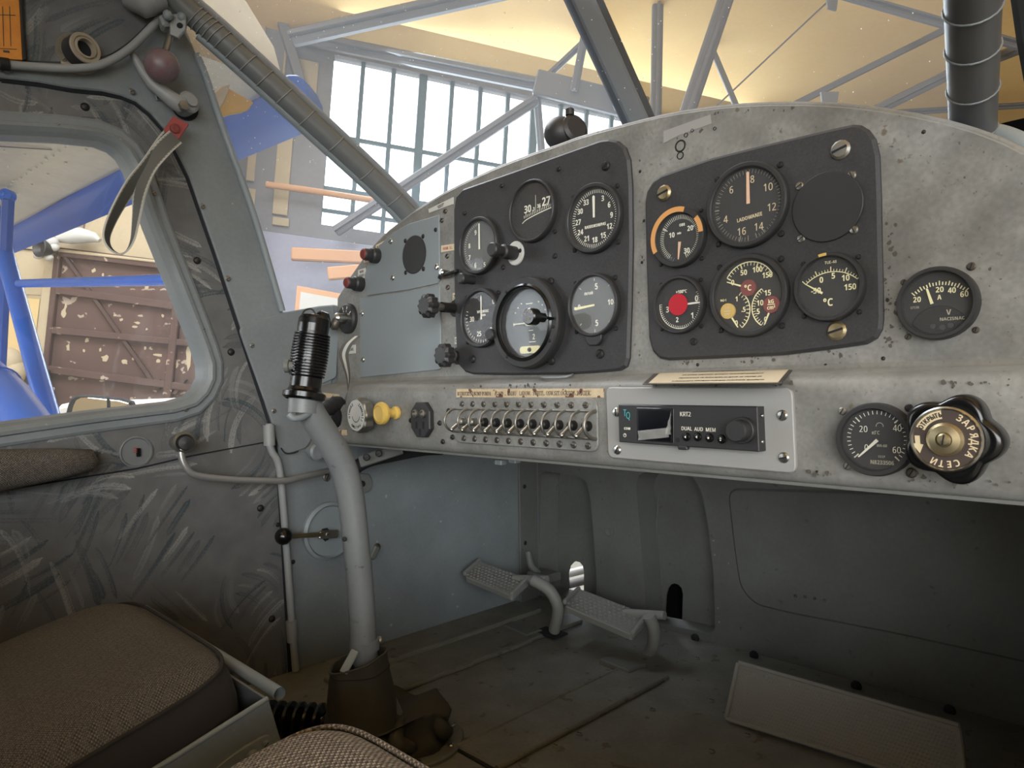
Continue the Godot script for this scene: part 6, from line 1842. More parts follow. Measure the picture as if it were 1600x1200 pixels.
# ---------- control stick ----------
func stick() -> void:
	var b: MB
	var sx := -0.22
	var t := thing("control_stick", "grey bent control stick with a ribbed black grip, rising in front of the port wall", "control stick", Vector3(sx, FLOOR, 0.1))
	var pts := [Vector3(sx, FLOOR + 0.02, 0.11)]
	for p in [[571, 1030], [568, 990], [562.5, 910], [558, 866], [553.5, 820], [549, 783], [541, 744], [528, 712], [509, 680], [493, 656], [483, 638], [477, 622]]: pts.append(px(p[0], p[1], sx))
	b = MB.new(); b.tube(smooth3(pts, 5), 0.0176, 24); objw("tube", b, M.stick_grey, t)
	for s in [[543, 838], [541, 718]]:
		var c := px(s[0], s[1], sx) - cf * 0.0165
		screw(t, facing(c, -cf), 0.0032, M.screw_dark, 30, 0.5)
	# clamp above the boot
	b = MB.new(); b.lathe(facing(px(570, 1006, sx), (px(562, 910, sx) - px(568, 990, sx)), Vector3.BACK), [Vector2(0.0195, -0.008), Vector2(0.0195, 0.006), Vector2(0.017, 0.007)], 24); var cl := objw("clamp", b, M.stick_grey, t)
	b = MB.new(); b.bar(px(560, 1008, sx) - cf * 0.018, px(543, 1040, sx) - cf * 0.024, 0.011, 0.003, cr, 0.001); objw("strap_end", b, M.plate_grey, cl)
	b = MB.new(); b.ball(at(px(596, 996, sx) - cf * 0.01), 0.0055, 10); b.bar(px(590, 998, sx) - cf * 0.008, px(601, 994, sx) - cf * 0.008, 0.006, 0.006, cu, 0.001); objw("clamp_bolt", b, M.steel_dull, cl)
	# collar and cable clip under the grip
	b = MB.new(); b.tube([px(474, 645, sx), px(476, 615, sx)], 0.0195, 22); objw("collar", b, M.stick_grey, t)
	b = MB.new(); b.tube(smooth3([px(459, 646, sx) - cf * 0.02, px(468, 652, sx) - cf * 0.024, px(482, 650, sx) - cf * 0.022, px(498, 638, sx) - cf * 0.012], 5), 0.0042, 8); objw("cable_clip", b, M.plate_grey, t)
	# grip
	var g0 := px(475, 620, sx); var g1 := px(492.5, 493, sx)
	var up := (g1 - g0).normalized()
	var GX := facing(g0, up, Vector3.BACK)
	var L := g0.distance_to(g1)
	var prof := [Vector2(0.0225, -0.004), Vector2(0.0265, -0.001), Vector2(0.0265, 0.005), Vector2(0.021, 0.008), Vector2(0.0195, 0.012), Vector2(0.0195, 0.024)]
	var rib := 15
	for i in rib:
		var h := lerpf(0.026, L * 0.78, float(i) / rib)
		var st := (L * 0.78 - 0.026) / rib
		var r := 0.0198 + 0.0015 * sin(PI * i / rib)
		prof.append_array([Vector2(r - 0.001, h), Vector2(r + 0.0022, h + st * 0.12), Vector2(r + 0.0022, h + st * 0.5), Vector2(r - 0.001, h + st * 0.62)])
	prof.append_array([Vector2(0.0195, L * 0.79), Vector2(0.0200, L * 0.88), Vector2(0.0195, L * 0.95), Vector2(0.017, L * 0.985), Vector2(0.010, L), Vector2(0, L)])
	b = MB.new(); b.lathe(GX, prof, 28); var gr := objw("grip", b, M.black_gloss, t)
	b = MB.new(); b.box(facing(px(506, 500, sx), cr * 0.8 - cf * 0.3 + up * 0.3, up), Vector3(0.018, 0.022, 0.012), 0.003); objw("button_housing", b, M.black_gloss, gr)
	b = MB.new(); b.tube(smooth3([px(477, 494, sx) - cf * 0.014, px(481, 487, sx) - cf * 0.014, px(490, 484, sx) - cf * 0.012, px(499, 492, sx) - cf * 0.02, px(503, 502, sx) - cf * 0.02], 5), 0.0011, 6); objw("wire", b, M.black_satin, gr)
	b = MB.new(); b.lathe(facing(px(462, 572, sx), -cr, up), [Vector2(0.006, 0), Vector2(0.006, 0.007), Vector2(0.0085, 0.008), Vector2(0.0085, 0.013), Vector2(0, 0.014)], 16); objw("push_button", b, M.well_grey, gr)
	for h in [0.45, 0.70]:
		b = MB.new(); b.ball(at(g0.lerp(g1, h) - cf * 0.021), 0.0022, 8); objw("rivet", b, M.screw_brown, gr)
	# loose ribbon and taped wires beside the grip
	var rib2 := thing("ribbon", "twisted white-edged ribbon standing up beside the magneto switch", "ribbon", pd(540, 590, 1.06))
	var rp := smooth3([pd(537, 632, 1.06), pd(543, 612, 1.06), pd(544, 590, 1.06), pd(540, 570, 1.06), pd(537, 553, 1.06), pd(544, 537, 1.06), pd(557, 525, 1.06)], 5)
	for e in [[0.0075, "webbing", "ribbon"], [0.0024, "tape_white", "ribbon_edge"]]:
		b = MB.new()
		var r0 := PackedVector3Array(); var r1 := PackedVector3Array()
		for i in rp.size():
			var f := float(i) / (rp.size() - 1)
			var wd := (cr * cos(f * 2.6 + 0.9) - cf * sin(f * 2.6 + 0.9)).normalized()
			var c: Vector3 = rp[i] + (Vector3.ZERO if e[0] > 0.002 else wd * 0.0060 - cf * 0.0005)
			r0.append(c - wd * e[0]); r1.append(c + wd * e[0])
		b.grid([r0, r1]); objw(e[2], b, M[e[1]], rib2)
	b = MB.new()
	b.tube(smooth3([pd(500, 652, 1.02), pd(509, 642, 1.02), pd(519, 634, 1.04), pd(530, 628, 1.05), pd(538, 629, 1.06)], 4), [0.004, 0.005, 0.007, 0.009, 0.010, 0.009, 0.011, 0.012, 0.010, 0.011, 0.012, 0.010, 0.009, 0.007, 0.005, 0.004, 0.003], 10)
	b.tube(smooth3([pd(523, 640, 1.05), pd(526, 650, 1.05), pd(524, 662, 1.06)], 4), 0.008, 8)
	var wr := tag(objw("taped_wires", b, M.rubber), "lump of black taped wires beside the top of the stick tube", "wires")
	b = MB.new(); b.tube(smooth3([pd(488, 662, 1.0), pd(498, 648, 1.01), pd(508, 640, 1.02)], 5), 0.0022, 6); objw("bare_wire", b, M.tape_white, wr)

func footwell() -> void:
	var b: MB
	var I := at(Vector3.ZERO)
	# leather gaiter and its floor ring
	var sx := -0.22
	var g := thing("stick_gaiter", "dark leather gaiter hanging loosely round the foot of the control stick", "gaiter", Vector3(sx, FLOOR, 0.1))
	var cen := [[559, 1031, 0.038, 0.0], [561, 1045, 0.039, 0.0], [564, 1075, 0.043, 0.0], [567, 1105, 0.047, 0.0], [572, 1130, 0.050, 0.0]]
	var rows := []
	for i in cen.size():
		var c := px(cen[i][0], cen[i][1], sx)
		var row := PackedVector3Array()
		for j in 36:
			var a := TAU * j / 36
			var r: float = cen[i][2] * (1.0 + 0.04 * sin(a * 5.0 + i))
			var y := 0.0
			if i == 0: y = -0.010 * cos(a - 2.3) 
			row.append(c + Vector3(cos(a) * r * 0.95, y, sin(a) * r))
		rows.append(row)
	var low := [[Vector3(sx + 0.012, FLOOR + 0.055, 0.10), 0.053], [Vector3(sx + 0.010, FLOOR + 0.03, 0.10), 0.052], [Vector3(sx + 0.006, FLOOR + 0.012, 0.10), 0.060], [Vector3(sx, FLOOR + 0.004, 0.10), 0.066]]
	for i in low.size():
		var row := PackedVector3Array()
		for j in 36:
			var a := TAU * j / 36
			var r: float = low[i][1] * (1.0 + 0.10 * sin(a * 6.0 + i * 0.7) * (0.4 if i == 3 else 1.0))
			row.append(low[i][0] + Vector3(cos(a) * r, 0.008 * sin(a * 4.0 + 1.0) if i < 3 else 0.0, sin(a) * r))
		rows.append(row)
	var fine := []
	for i in rows.size() - 1:
		for k in 3:
			var row := PackedVector3Array()
			for j in 36:
				row.append((rows[i][j] as Vector3).cubic_interpolate(rows[i + 1][j], rows[maxi(i - 1, 0)][j], rows[mini(i + 2, rows.size() - 1)][j], k / 3.0))
			fine.append(row)
	fine.append(rows[rows.size() - 1])
	b = MB.new(); b.grid(fine, true)
	# inside of the mouth
	var inn := []
	for k in 4:
		var row := PackedVector3Array()
		for j in 36: row.append((rows[0][j] as Vector3).lerp(px(561, 1040, sx), 0.06 + 0.02 * k) + Vector3(0, -0.018 * k, 0))
		inn.append(row)
	b.grid([rows[0], inn[0]], true); b.grid(inn, true)
	objw("sleeve", b, M.leather, g)
	b = MB.new()
	var hem := []
	for j in 37: hem.append(rows[0][j % 36])
	b.tube(hem, 0.0016, 6, false); objw("hem", b, M.leather, g)
	b = MB.new()
	hem = []
	for j in 37: hem.append((rows[1][j % 36] as Vector3) + ((rows[1][j % 36] as Vector3) - px(561, 1045, sx)) * 0.01)
	b.tube(hem, 0.0009, 5, false); objw("stitch_line", b, M.leather_dark, g)
	for f in [[[0.03, 0.050, 0.02], [0.055, 0.035, 0.05], [0.06, 0.02, 0.02]], [[-0.01, 0.045, 0.045], [0.03, 0.03, 0.058], [0.058, 0.016, 0.035]], [[0.045, 0.052, -0.01], [0.06, 0.03, -0.02], [0.05, 0.014, -0.045]]]:
		b = MB.new()
		var pt := []
		for q in f: pt.append(Vector3(sx + q[0], FLOOR + q[1], 0.10 + q[2]))
		b.tube(smooth3(pt, 5), [0.001, 0.006, 0.009, 0.0105, 0.0115, 0.012, 0.0115, 0.0105, 0.009, 0.006, 0.001], 10)
		objw("fold", b, M.leather, g)
	var ring := thing("gaiter_ring", "grey screwed ring that holds the leather gaiter to the floor", "ring", Vector3(sx, FLOOR, 0.1))
	b = MB.new()
	b.lathe(Transform3D(Basis(Vector3.RIGHT, Vector3.FORWARD, Vector3.UP), Vector3.ZERO), [Vector2(0.086, 0), Vector2(0.086, 0.004), Vector2(0.084, 0.006), Vector2(0.066, 0.006), Vector2(0.064, 0.004)], 48)
	obj("ring", b, M.well_grey, ring)
	for a in 8:
		var q := TAU * a / 8 + 0.35
		screw(ring, Transform3D(Basis(Vector3.RIGHT, Vector3.FORWARD, Vector3.UP), Vector3(cos(q) * 0.075, 0.006, sin(q) * 0.075)), 0.0045, M.steel, 20 + a * 40, 0.6, false)
	# rudder pedals
	var P := [[[750, 877], [827, 902.5], [799, 932], [725.5, 899], -0.33, -0.27, "far left rudder pedal, darker, half in shadow beside the port wall", [[832, 906], [858, 922], [872, 950], [866, 985]]],
		[[905, 921.5], [1014.5, 958], [987.5, 995], [881.5, 943.5], -0.40, -0.33, "nearer rudder pedal with a diamond tread, below the left firewall slot", [[1014, 962], [1022, 985], [1020, 1010], [1012, 1022]]]]
	for e in P:
		var c := [pz(e[0][0], e[0][1], e[4]), pz(e[1][0], e[1][1], e[4]), pz(e[2][0], e[2][1], e[5]), pz(e[3][0], e[3][1], e[5])]
		var xx: Vector3 = ((c[1] - c[0]) + (c[2] - c[3])).normalized()
		var zz: Vector3 = ((c[3] - c[0]) + (c[2] - c[1])).normalized()
		var nn := zz.cross(xx).normalized()
		if nn.y < 0: nn = -nn
		var X := Transform3D(Basis(xx, nn.cross(xx), nn), (c[0] + c[1] + c[2] + c[3]) * 0.25)
		var t := thing("rudder_pedal", e[6], "pedal", X.origin, "rudder pedals")
		t.remove_meta("group")
		b = MB.new()
		var pl := rounded(flat2(c, X), 0.008)
		b.prism(pl, X, -0.012, 0.0, 0.002); objw("plate", b, M.pedal_grey, t)
		# diamond tread: raised studs
		b = MB.new()
		var w: float = (c[1] - c[0]).length(); var d: float = (c[3] - c[0]).length()
		for i in 13:
			for j in 7:
				var u := (i + (0.5 if j % 2 else 0.0) + 0.6) / 14.2; var v := (j + 0.8) / 7.6
				var p: Vector3 = (c[0] as Vector3).lerp(c[1], u).lerp((c[3] as Vector3).lerp(c[2], u), v)
				b.lathe(Transform3D(X.basis, p), [Vector2(0.0042, 0.0), Vector2(0.0024, 0.0022), Vector2(0, 0.0022)], 4)
		var tr := objw("tread", b, M.pedal_grey, t); tr.set_meta("kind", "stuff")
		b = MB.new()
		for k in [[0, 3], [1, 2]]:
			b = MB.new(); b.bar((c[k[0]] as Vector3) + nn * 0.003, (c[k[1]] as Vector3) + nn * 0.003, 0.008, 0.010, xx, 0.002)
			objw("end_lip", b, M.pedal_grey, t)
		b = MB.new()
		var arm := []
		var z0: float = (e[4] + e[5]) * 0.5
		for k in e[7].size(): arm.append(pz(e[7][k][0], e[7][k][1], z0 - 0.01 - 0.012 * k))
		b.tube(smooth3(arm, 5), 0.0115, 12); objw("arm", b, M.pedal_grey, t)
		b = MB.new(); b.box(at(arm[3] + Vector3(-0.02, -0.012, -0.01)), Vector3(0.06, 0.004, 0.04), 0.001); objw("floor_slot", b, M.seam_dark, t)
		b = MB.new(); b.tube([arm[0] + Vector3(-0.06, -0.01, -0.01), arm[0] + Vector3(0.02, 0.0, -0.02)], 0.008, 10); objw("spindle", b, M.pedal_grey, t)
	var pb := thing("pedal_bracket", "dark bracket block at the firewall corner behind the far left pedal", "bracket", pz(850, 905, -0.47))
	b = MB.new(); b.box(at(pz(850, 900, -0.44)), Vector3(0.06, 0.02, 0.05), 0.004); objw("block", b, M.well_grey, pb)
	b = MB.new(); b.tube([pz(825, 862, -0.43), pz(830, 885, -0.43), pz(845, 900, -0.43)], 0.008, 10); objw("rod", b, M.well_grey, pb)
	# passenger's foot rest
	var c := [pz(1153.7, 1035, -0.296), pz(1500.5, 1134, -0.296), pz(1512, 1240, -0.26), pz(1135, 1123, -0.26)]
	var fx: Vector3 = (c[1] - c[0]).normalized()
	var fy: Vector3 = (c[0] - c[3]); fy = (fy - fx * fy.dot(fx)).normalized()
	var FX := Transform3D(Basis(fx, fy, fx.cross(fy)), c[3])
	var t := thing("foot_rest", "sloping grey foot rest board with a fine worn diamond tread, by the firewall", "foot rest", c[3])
	var fp := flat2(c, FX)
	b = MB.new(); b.prism(rounded(fp, 0.006), FX, -0.006, 0.0, 0.0015); objw("board", b, M.pedal_grey, t)
	b = MB.new()
	var W := fp[1].x; var H := fp[0].y
	for i in 64:
		for j in 15:
			var u := (i + (0.5 if j % 2 else 0.0) + 1.2) / 66.5; var v := (j + 1.2) / 17.0
			b.lathe(FX * at(Vector3(lerpf(fp[3].x, fp[2].x, u) * (1 - v) + lerpf(fp[0].x, fp[1].x, u) * v, H * v, 0)), [Vector2(0.0021, 0), Vector2(0.0012, 0.0011), Vector2(0, 0.0011)], 4)
	var tr2 := objw("tread", b, M.pedal_grey, t); tr2.set_meta("kind", "stuff")
	for e in [[0, 1], [3, 2], [0, 3]]:
		b = MB.new(); b.bar((c[e[0]] as Vector3) + FX.basis.z * 0.001, (c[e[1]] as Vector3) + FX.basis.z * 0.001, 0.006, 0.005, FX.basis.z.cross(((c[e[1]] - c[e[0]]) as Vector3).normalized()), 0.0015); objw("rim", b, M.pedal_grey, t)
	for s in [0.08, 0.92]:
		b = MB.new(); b.bar((c[0] as Vector3).lerp(c[1], s), Vector3((c[0] as Vector3).lerp(c[1], s).x, FLOOR, -0.36), 0.02, 0.004, fx, 0.001); objw("support", b, M.well_grey, t)
	for s in [[1198, 1058], [1235, 1070], [1324, 1095], [1354, 1120]]:
		var p := pp(s[0], s[1], c[3], FX.basis.z)
		b = MB.new(); b.ball(Transform3D(FX.basis, p), 0.0026, 8, 0.5); objw("rivet", b, M.plate_grey, t)
	# ribbed black rubber block on the floor beside the seat
	var k := thing("rubber_bellows", "black ribbed rubber bellows on the floor between the port seat and the gaiter", "bellows", Vector3(-0.345, FLOOR, 0.21))
	b = MB.new()
	for i in 7:
		b.lathe(facing(Vector3(-0.375 + i * 0.012, FLOOR + 0.026, 0.235 - i * 0.009), Vector3(0.8, 0.0, -0.6)), [Vector2(0.016, -0.007), Vector2(0.027, -0.002), Vector2(0.027, 0.002), Vector2(0.016, 0.007)], 18)
	objw("folds", b, M.black_gloss, k)
	b = MB.new(); b.box(facing(Vector3(-0.290, FLOOR + 0.022, 0.172), Vector3(0.8, 0.0, -0.6)), Vector3(0.035, 0.04, 0.02), 0.005); objw("end_cap", b, M.rubber, k)
	for e in [[-0.005, 0.012], [0.010, 0.004], [0.008, -0.008]]:
		b = MB.new(); b.ball(at(Vector3(-0.286 + e[0], FLOOR + 0.025 + e[1], 0.185)), 0.003, 8); objw("rivet", b, M.steel_dull, k)

func cushion(w: float, l: float, h: float, puff: float) -> MB:
	var b := MB.new()
	var rows := []
	var prof := [[0.90, 0.0], [0.965, 0.03], [0.992, 0.12], [1.0, 0.3], [1.0, 0.5], [0.995, 0.66], [0.975, 0.80], [0.94, 0.90], [0.88, 0.965], [0.78, 1.0], [0.6, 1.03], [0.4, 1.05], [0.2, 1.06], [0.0, 1.065]]
	for p in prof:
		var row := PackedVector3Array()
		for j in 56:
			var a := TAU * j / 56
			var c := cos(a); var s := sin(a)
			var ex := 0.27
			var cx := signf(c) * pow(absf(c), ex); var sz := signf(s) * pow(absf(s), ex)
			var up: float = 1.0 if p[1] <= 0.9 else 1.0 + (p[1] - 0.9) * puff
			row.append(Vector3(cx * w * 0.5 * p[0], h * p[1] * up - 0.004 * absf(sz) * p[1], l * 0.5 + sz * l * 0.5 * p[0]))
		rows.append(row)
	b.grid(rows, true)
	return b

func seats() -> void:
	for sd in [-1.0, 1.0]:
		var port: bool = sd < 0
		var o := Vector3(-0.248 if port else 0.250, 1.298 if port else 1.304, 0.372)
		var tl := Basis(Vector3.RIGHT, 0.27)      # the pan slopes down towards its back
		var X := Transform3D(tl, o)
		var t := thing("seat", "port seat with a dark brown woven cushion in a grey sheet-metal pan" if port else "starboard seat with a tweed cushion coloured paler as if lit, at the bottom edge of the view", "seat", Vector3(o.x, FLOOR, 0.6), "two cabin seats")
		t.remove_meta("group")
		var w := 0.364; var l := 0.44
		var b := MB.new()
		for s in [-1.0, 1.0]: b.prism(PackedVector2Array([Vector2(0.0, 0.0), Vector2(-l, 0.0), Vector2(-l, -0.10), Vector2(-0.03, -0.10), Vector2(-0.004, -0.085)]), X * Transform3D(Basis(Vector3(0, 0, -1), Vector3.UP, Vector3.RIGHT), Vector3(s * w * 0.5, 0, 0)), -0.0012, 0.0012, 0.0)
		b.box(X * at(Vector3(0, -0.035, 0.001)), Vector3(w, 0.07, 0.0024), 0.0)
		b.box(X * at(Vector3(0, -0.06, l * 0.5)), Vector3(w, 0.003, l), 0.0)
		b.box(X * at(Vector3(0, -0.035, l)), Vector3(w, 0.07, 0.0024), 0.0)
		var pan := objw("pan", b, M.cabin_grey, t)
		b = MB.new()
		for s in [-1.0, 1.0]:
			var hi := 0.018 if port and s < 0 else 0.0
			b = MB.new(); b.tube([X * Vector3(s * (w * 0.5 + hi * 0.5), hi * 0.2, 0.0), X * Vector3(s * (w * 0.5 + hi * 0.6), hi, l * 0.4), X * Vector3(s * (w * 0.5 + hi * 0.6), hi, l)], 0.0028, 8)
			objw("pan_lip", b, M.plate_grey, pan)
		if port:
			b = MB.new(); b.tube([X * Vector3(-w * 0.5 - 0.012, 0.004, -0.008), X * Vector3(w * 0.5 + 0.012, 0.004, -0.008)], 0.0062, 12, false); objw("front_tube", b, M.plate_grey, t)
		# hinge bracket on the inboard side
		var SX := X * Transform3D(Basis(Vector3(0, 0, -1), Vector3.UP, Vector3.RIGHT), Vector3(w * 0.5 + 0.002, 0, 0)) if port else X * Transform3D(Basis(Vector3(0, 0, 1), Vector3.UP, Vector3.LEFT), Vector3(-w * 0.5 - 0.002, 0, 0))
		var sg := 1.0 if port else -1.0
		b = MB.new()
		b.prism(rounded(PackedVector2Array([Vector2(-0.008 * sg, -0.030), Vector2(-0.010 * sg, -0.062), Vector2(-0.20 * sg, -0.068), Vector2(-0.20 * sg, -0.046), Vector2(-0.045 * sg, -0.028)]), 0.010), SX, 0.0, 0.003, 0.0008)
		objw("bracket", b, M.cabin_grey, t)
		for e in [[-0.016, -0.038, 0.0035], [-0.031, -0.041, 0.0065], [-0.048, -0.044, 0.0035], [-0.076, -0.050, 0.0035]]:
			screw(t, SX * at(Vector3(e[0] * sg, e[1], 0.003)), e[2], M.cabin_grey, 20, 0.8)
		# legs to the floor
		for s in [-1.0, 1.0]:
			for zz in [0.06, 0.38]:
				b = MB.new()
				var a: Vector3 = X * Vector3(s * w * 0.42, -0.06, zz)
				b.tube([a, Vector3(a.x, FLOOR, a.z + 0.02)], 0.010, 10); objw("leg", b, M.well_grey, t)
		# cushion
		var cu_ := cushion(w - 0.012, l, 0.078, 0.9)
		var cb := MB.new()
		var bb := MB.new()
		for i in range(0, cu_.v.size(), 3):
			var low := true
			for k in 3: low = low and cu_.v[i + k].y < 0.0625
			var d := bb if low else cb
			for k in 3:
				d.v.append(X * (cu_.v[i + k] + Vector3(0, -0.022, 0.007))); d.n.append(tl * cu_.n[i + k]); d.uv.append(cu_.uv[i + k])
		var ch := objw("cushion", cb, M.tweed if port else M.tweed_lit, t)
		objw("cushion_border", bb, M.cloth_piping_shade if port else M.tweed_lit, ch)  # port border in darker cloth: the side's shade put into its colour
		b = MB.new()
		var pipe := []
		for j in 57:
			var a := TAU * j / 56
			var c := cos(a); var s := sin(a)
			pipe.append(X * (Vector3(signf(c) * pow(absf(c), 0.27) * (w - 0.012) * 0.5 * 0.985, 0.078 * 0.78 - 0.022, l * 0.5 + 0.007 + signf(s) * pow(absf(s), 0.27) * l * 0.5 * 0.985)))
		b.tube(pipe, 0.0022, 6, false); objw("piping", b, M.cloth_piping_shade if port else M.tweed_lit, ch)
		# backrest, behind the lens
		b = MB.new()
		var BX := Transform3D(Basis(Vector3.RIGHT, -1.30 + 0.27) * Basis(Vector3.UP, PI), o + Vector3(0, 0.0, 0.50))
		var bc := cushion(w, 0.30, 0.07, 0.6)
		for i in bc.v.size(): b.v.append(Transform3D(Basis(Vector3.RIGHT, 1.35), o + Vector3(0, -0.08, 0.49)) * (bc.v[i] * Vector3(1, 1, -1))); b.n.append(Basis(Vector3.RIGHT, 1.35) * (bc.n[i] * Vector3(1, 1, -1)))
		b.uv = bc.uv
		objw("backrest", b, M.tweed if port else M.tweed_lit, t)

# ---------- wing and struts ----------
func wing() -> void:
	var b: MB
	# section: leading edge at z 0.055, lower surface nearly flat
	var w := thing("port_wing", "cream riveted underside of the port wing, above the door window", "wing", Vector3(-3, 2.25, 0.8))
	var sec := [[0.043, 2.200], [0.045, 2.180], [0.07, 2.176], [0.14, 2.187], [0.4, 2.200], [0.8, 2.205], [1.3, 2.215], [1.75, 2.235], [1.3, 2.36], [0.8, 2.44], [0.4, 2.44], [0.2, 2.385], [0.11, 2.315], [0.058, 2.25], [0.043, 2.200]]
	var rows := []
	var rise := 0.0233
	for i in 12:
		var x := lerpf(-0.66, -6.5, i / 11.0)
		var row := PackedVector3Array()
		for s in sec: row.append(Vector3(x, s[1] + rise * (-x - 0.66), s[0] + 0.045 * (-x - 0.66)))
		rows.append(row)
	b = MB.new(); b.grid(rows)
	var poly := PackedVector2Array()
	for s in sec.slice(0, sec.size() - 1): poly.append(Vector2(s[0], s[1]))
	b.prism(poly, Transform3D(Basis(Vector3(0, 0, 1), Vector3.UP, Vector3.LEFT), Vector3(-0.66, 0, 0)), 0.0, 0.002, 0.0)
	objw("skin", b, M.wing_cream, w)
	# rows of rivets on the underside
	b = MB.new()
	var low := func(x: float, z: float) -> Vector3:
		var zz := z - 0.045 * (-x - 0.66)
		return Vector3(x, 2.187 + 0.0125 * maxf(zz - 0.14, 0.0) + rise * (-x - 0.66), z)
	for r in 22:
		var x := -0.9 - r * 0.16
		for k in 26:
			var z := 0.16 + 0.045 * (-x - 0.66) + k * 0.045
			b.lathe(Transform3D(Basis(Vector3.RIGHT, Vector3.BACK, Vector3.DOWN), low.call(x, z)), [Vector2(0.0045, 0), Vector2(0.003, 0.0035), Vector2(0, 0.004)], 5)
	for k in 6:
		for r in 70:
			var x := -0.9 - r * 0.05
			var z := 0.20 + 0.045 * (-x - 0.66) + k * 0.17
			b.lathe(Transform3D(Basis(Vector3.RIGHT, Vector3.BACK, Vector3.DOWN), low.call(x, z)), [Vector2(0.0045, 0), Vector2(0.003, 0.0035), Vector2(0, 0.004)], 5)
	var rv := objw("rivets", b, M.rivet_white, w); rv.set_meta("kind", "stuff")
	b = MB.new()
	for s in [[-1.45, 0.25, -1.9, 0.9], [-2.3, 0.2, -2.6, 0.9]]:
		b.bar(low.call(s[0], s[1]), low.call(s[2], s[3]), 0.004, 0.002, Vector3.RIGHT)
	objw("skin_joint", b, M.hall_grey, w)
	# slat
	var sl: Node = w
	rows = []
	var ss := [[-0.01, 0.0], [-0.022, 0.012], [-0.020, 0.034], [-0.004, 0.062], [0.02, 0.084], [0.040, 0.096], [0.040, 0.091], [0.024, 0.074], [0.006, 0.050], [-0.004, 0.022], [-0.01, 0.0]]
	for i in 26:
		var t := i / 25.0
		var x := -0.56 - t * 5.2 if i > 5 else -0.56 - pow(i / 6.0, 2.0) * 0.2
		if i > 5: x = lerpf(-0.70, -5.8, (i - 5) / 20.0)
		else: x = lerpf(-0.575, -0.70, pow(i / 5.0, 1.6))
		var k := 1.0 if i > 5 else sqrt(1.0 - pow(1.0 - i / 5.0, 2.0)) 
		var row := PackedVector3Array()
		var y0 := 2.100 + 0.0233 * (-x - 0.56); var z0 := 0.0 + 0.052 * (-x - 0.56)
		var ky := lerpf(1.0, 0.74, clampf((-x - 0.7) / 1.6, 0.0, 1.0))
		for s in ss: row.append(Vector3(x, y0 + s[1] * ky * (k * 0.9 + 0.1) + (1 - k) * 0.02, z0 + s[0] * (k * 0.9 + 0.1) + (1 - k) * 0.03))
		rows.append(row)
	b = MB.new(); b.grid(rows)
	sl = objw("slat", b, M.blue_deep, w, "blue leading-edge slat")
	b = MB.new(); b.bar(px(112, 292, -1.9), px(150, 277, -1.9), 0.10, 0.02, Vector3(0, 0.3, 1), 0.004); objw("bracket", b, M.blue_deep, sl)
	b = MB.new(); b.lathe(at(px(126, 309, -1.88)), [Vector2(0.009, 0), Vector2(0.009, 0.006), Vector2(0, 0.009)], 10); objw("bolt", b, M.steel_dull, sl)
	b = MB.new()
	b.prism(flat2(xs([[335, 155], [352, 135], [396, 160], [388, 172], [378, 176], [360, 179], [348, 183], [342, 180]], -0.64), LW), LW, -0.094, -0.088, 0.002)
	objw("yellow_fairing", b, M.yellow_paint, sl)
	b = MB.new(); b.prism(flat2(xs([[330, 148], [345, 135], [360, 132], [350, 160], [340, 175]], -0.635), LW), LW, -0.087, -0.083, 0.002); objw("root_fairing", b, M.wing_cream, sl)
	# struts
	var zp := 0.255
	var top := pz(12, 306, zp); var bot := pz(11, 640, zp)
	var j := thing("jury_strut", "upright blue jury strut with a bolted end at the left border of the window", "strut", bot)
	b = MB.new(); b.bar(pz(13, 308, zp), pz(-4, 660, zp), 0.034, 0.024, cr, 0.008); objw("tube", b, M.blue_deep, j)
	b = MB.new(); b.lathe(facing(pz(12, 306, zp), -cf), [Vector2(0.019, -0.012), Vector2(0.019, 0.013), Vector2(0, 0.014)], 18); objw("eye", b, M.blue_gloss, j)
	b = MB.new(); b.lathe(facing(pz(11, 305, zp) - cf * 0.014, -cf), [Vector2(0.009, 0), Vector2(0.009, 0.008), Vector2(0, 0.010)], 6); objw("bolt", b, M.blue_gloss, j)
	var m := thing("wing_strut", "thick bright blue wing strut slanting down to the right across the door window", "strut", pz(90, 698, zp))
	b = MB.new()
	b.tube([pz(-19, 300, zp), pz(20, 443, zp), pz(52, 560, zp), pz(77, 650, zp), pz(90, 698, zp)], 0.0245, 18)
	objw("tube", b, M.blue_gloss, m)
	var br := thing("strut_brace", "slim level blue brace tube crossing in front of the brown gate", "strut", pz(40, 441, zp))
	b = MB.new(); b.tube([pz(30, 443, zp), px(300, 436.5, -0.72)], 0.0115, 12); objw("tube", b, M.blue_gloss, br)
	var ff := thing("strut_fairing", "broad pale blue fairing at the lower left corner of the door window", "strut", pz(40, 640, 0.5))
	b = MB.new()
	b.tube([pz(-55, 546, 0.42), pz(-20, 585, 0.42), pz(15, 620, 0.42), pz(45, 665, 0.42), pz(70, 705, 0.42)], 0.036, 20, true, 1.0); objw("shell", b, M.blue_gloss, ff)
	b = MB.new()
	var rg := []
	var fx := facing(pz(0, 603, 0.42), pz(15, 620, 0.42) - pz(-20, 585, 0.42))
	for k in 25: rg.append(fx * Vector3(cos(TAU * k / 24) * 0.0365, sin(TAU * k / 24) * 0.0365, 0))
	b.tube(rg, 0.002, 6, false); objw("band", b, M.blue_deep, ff)

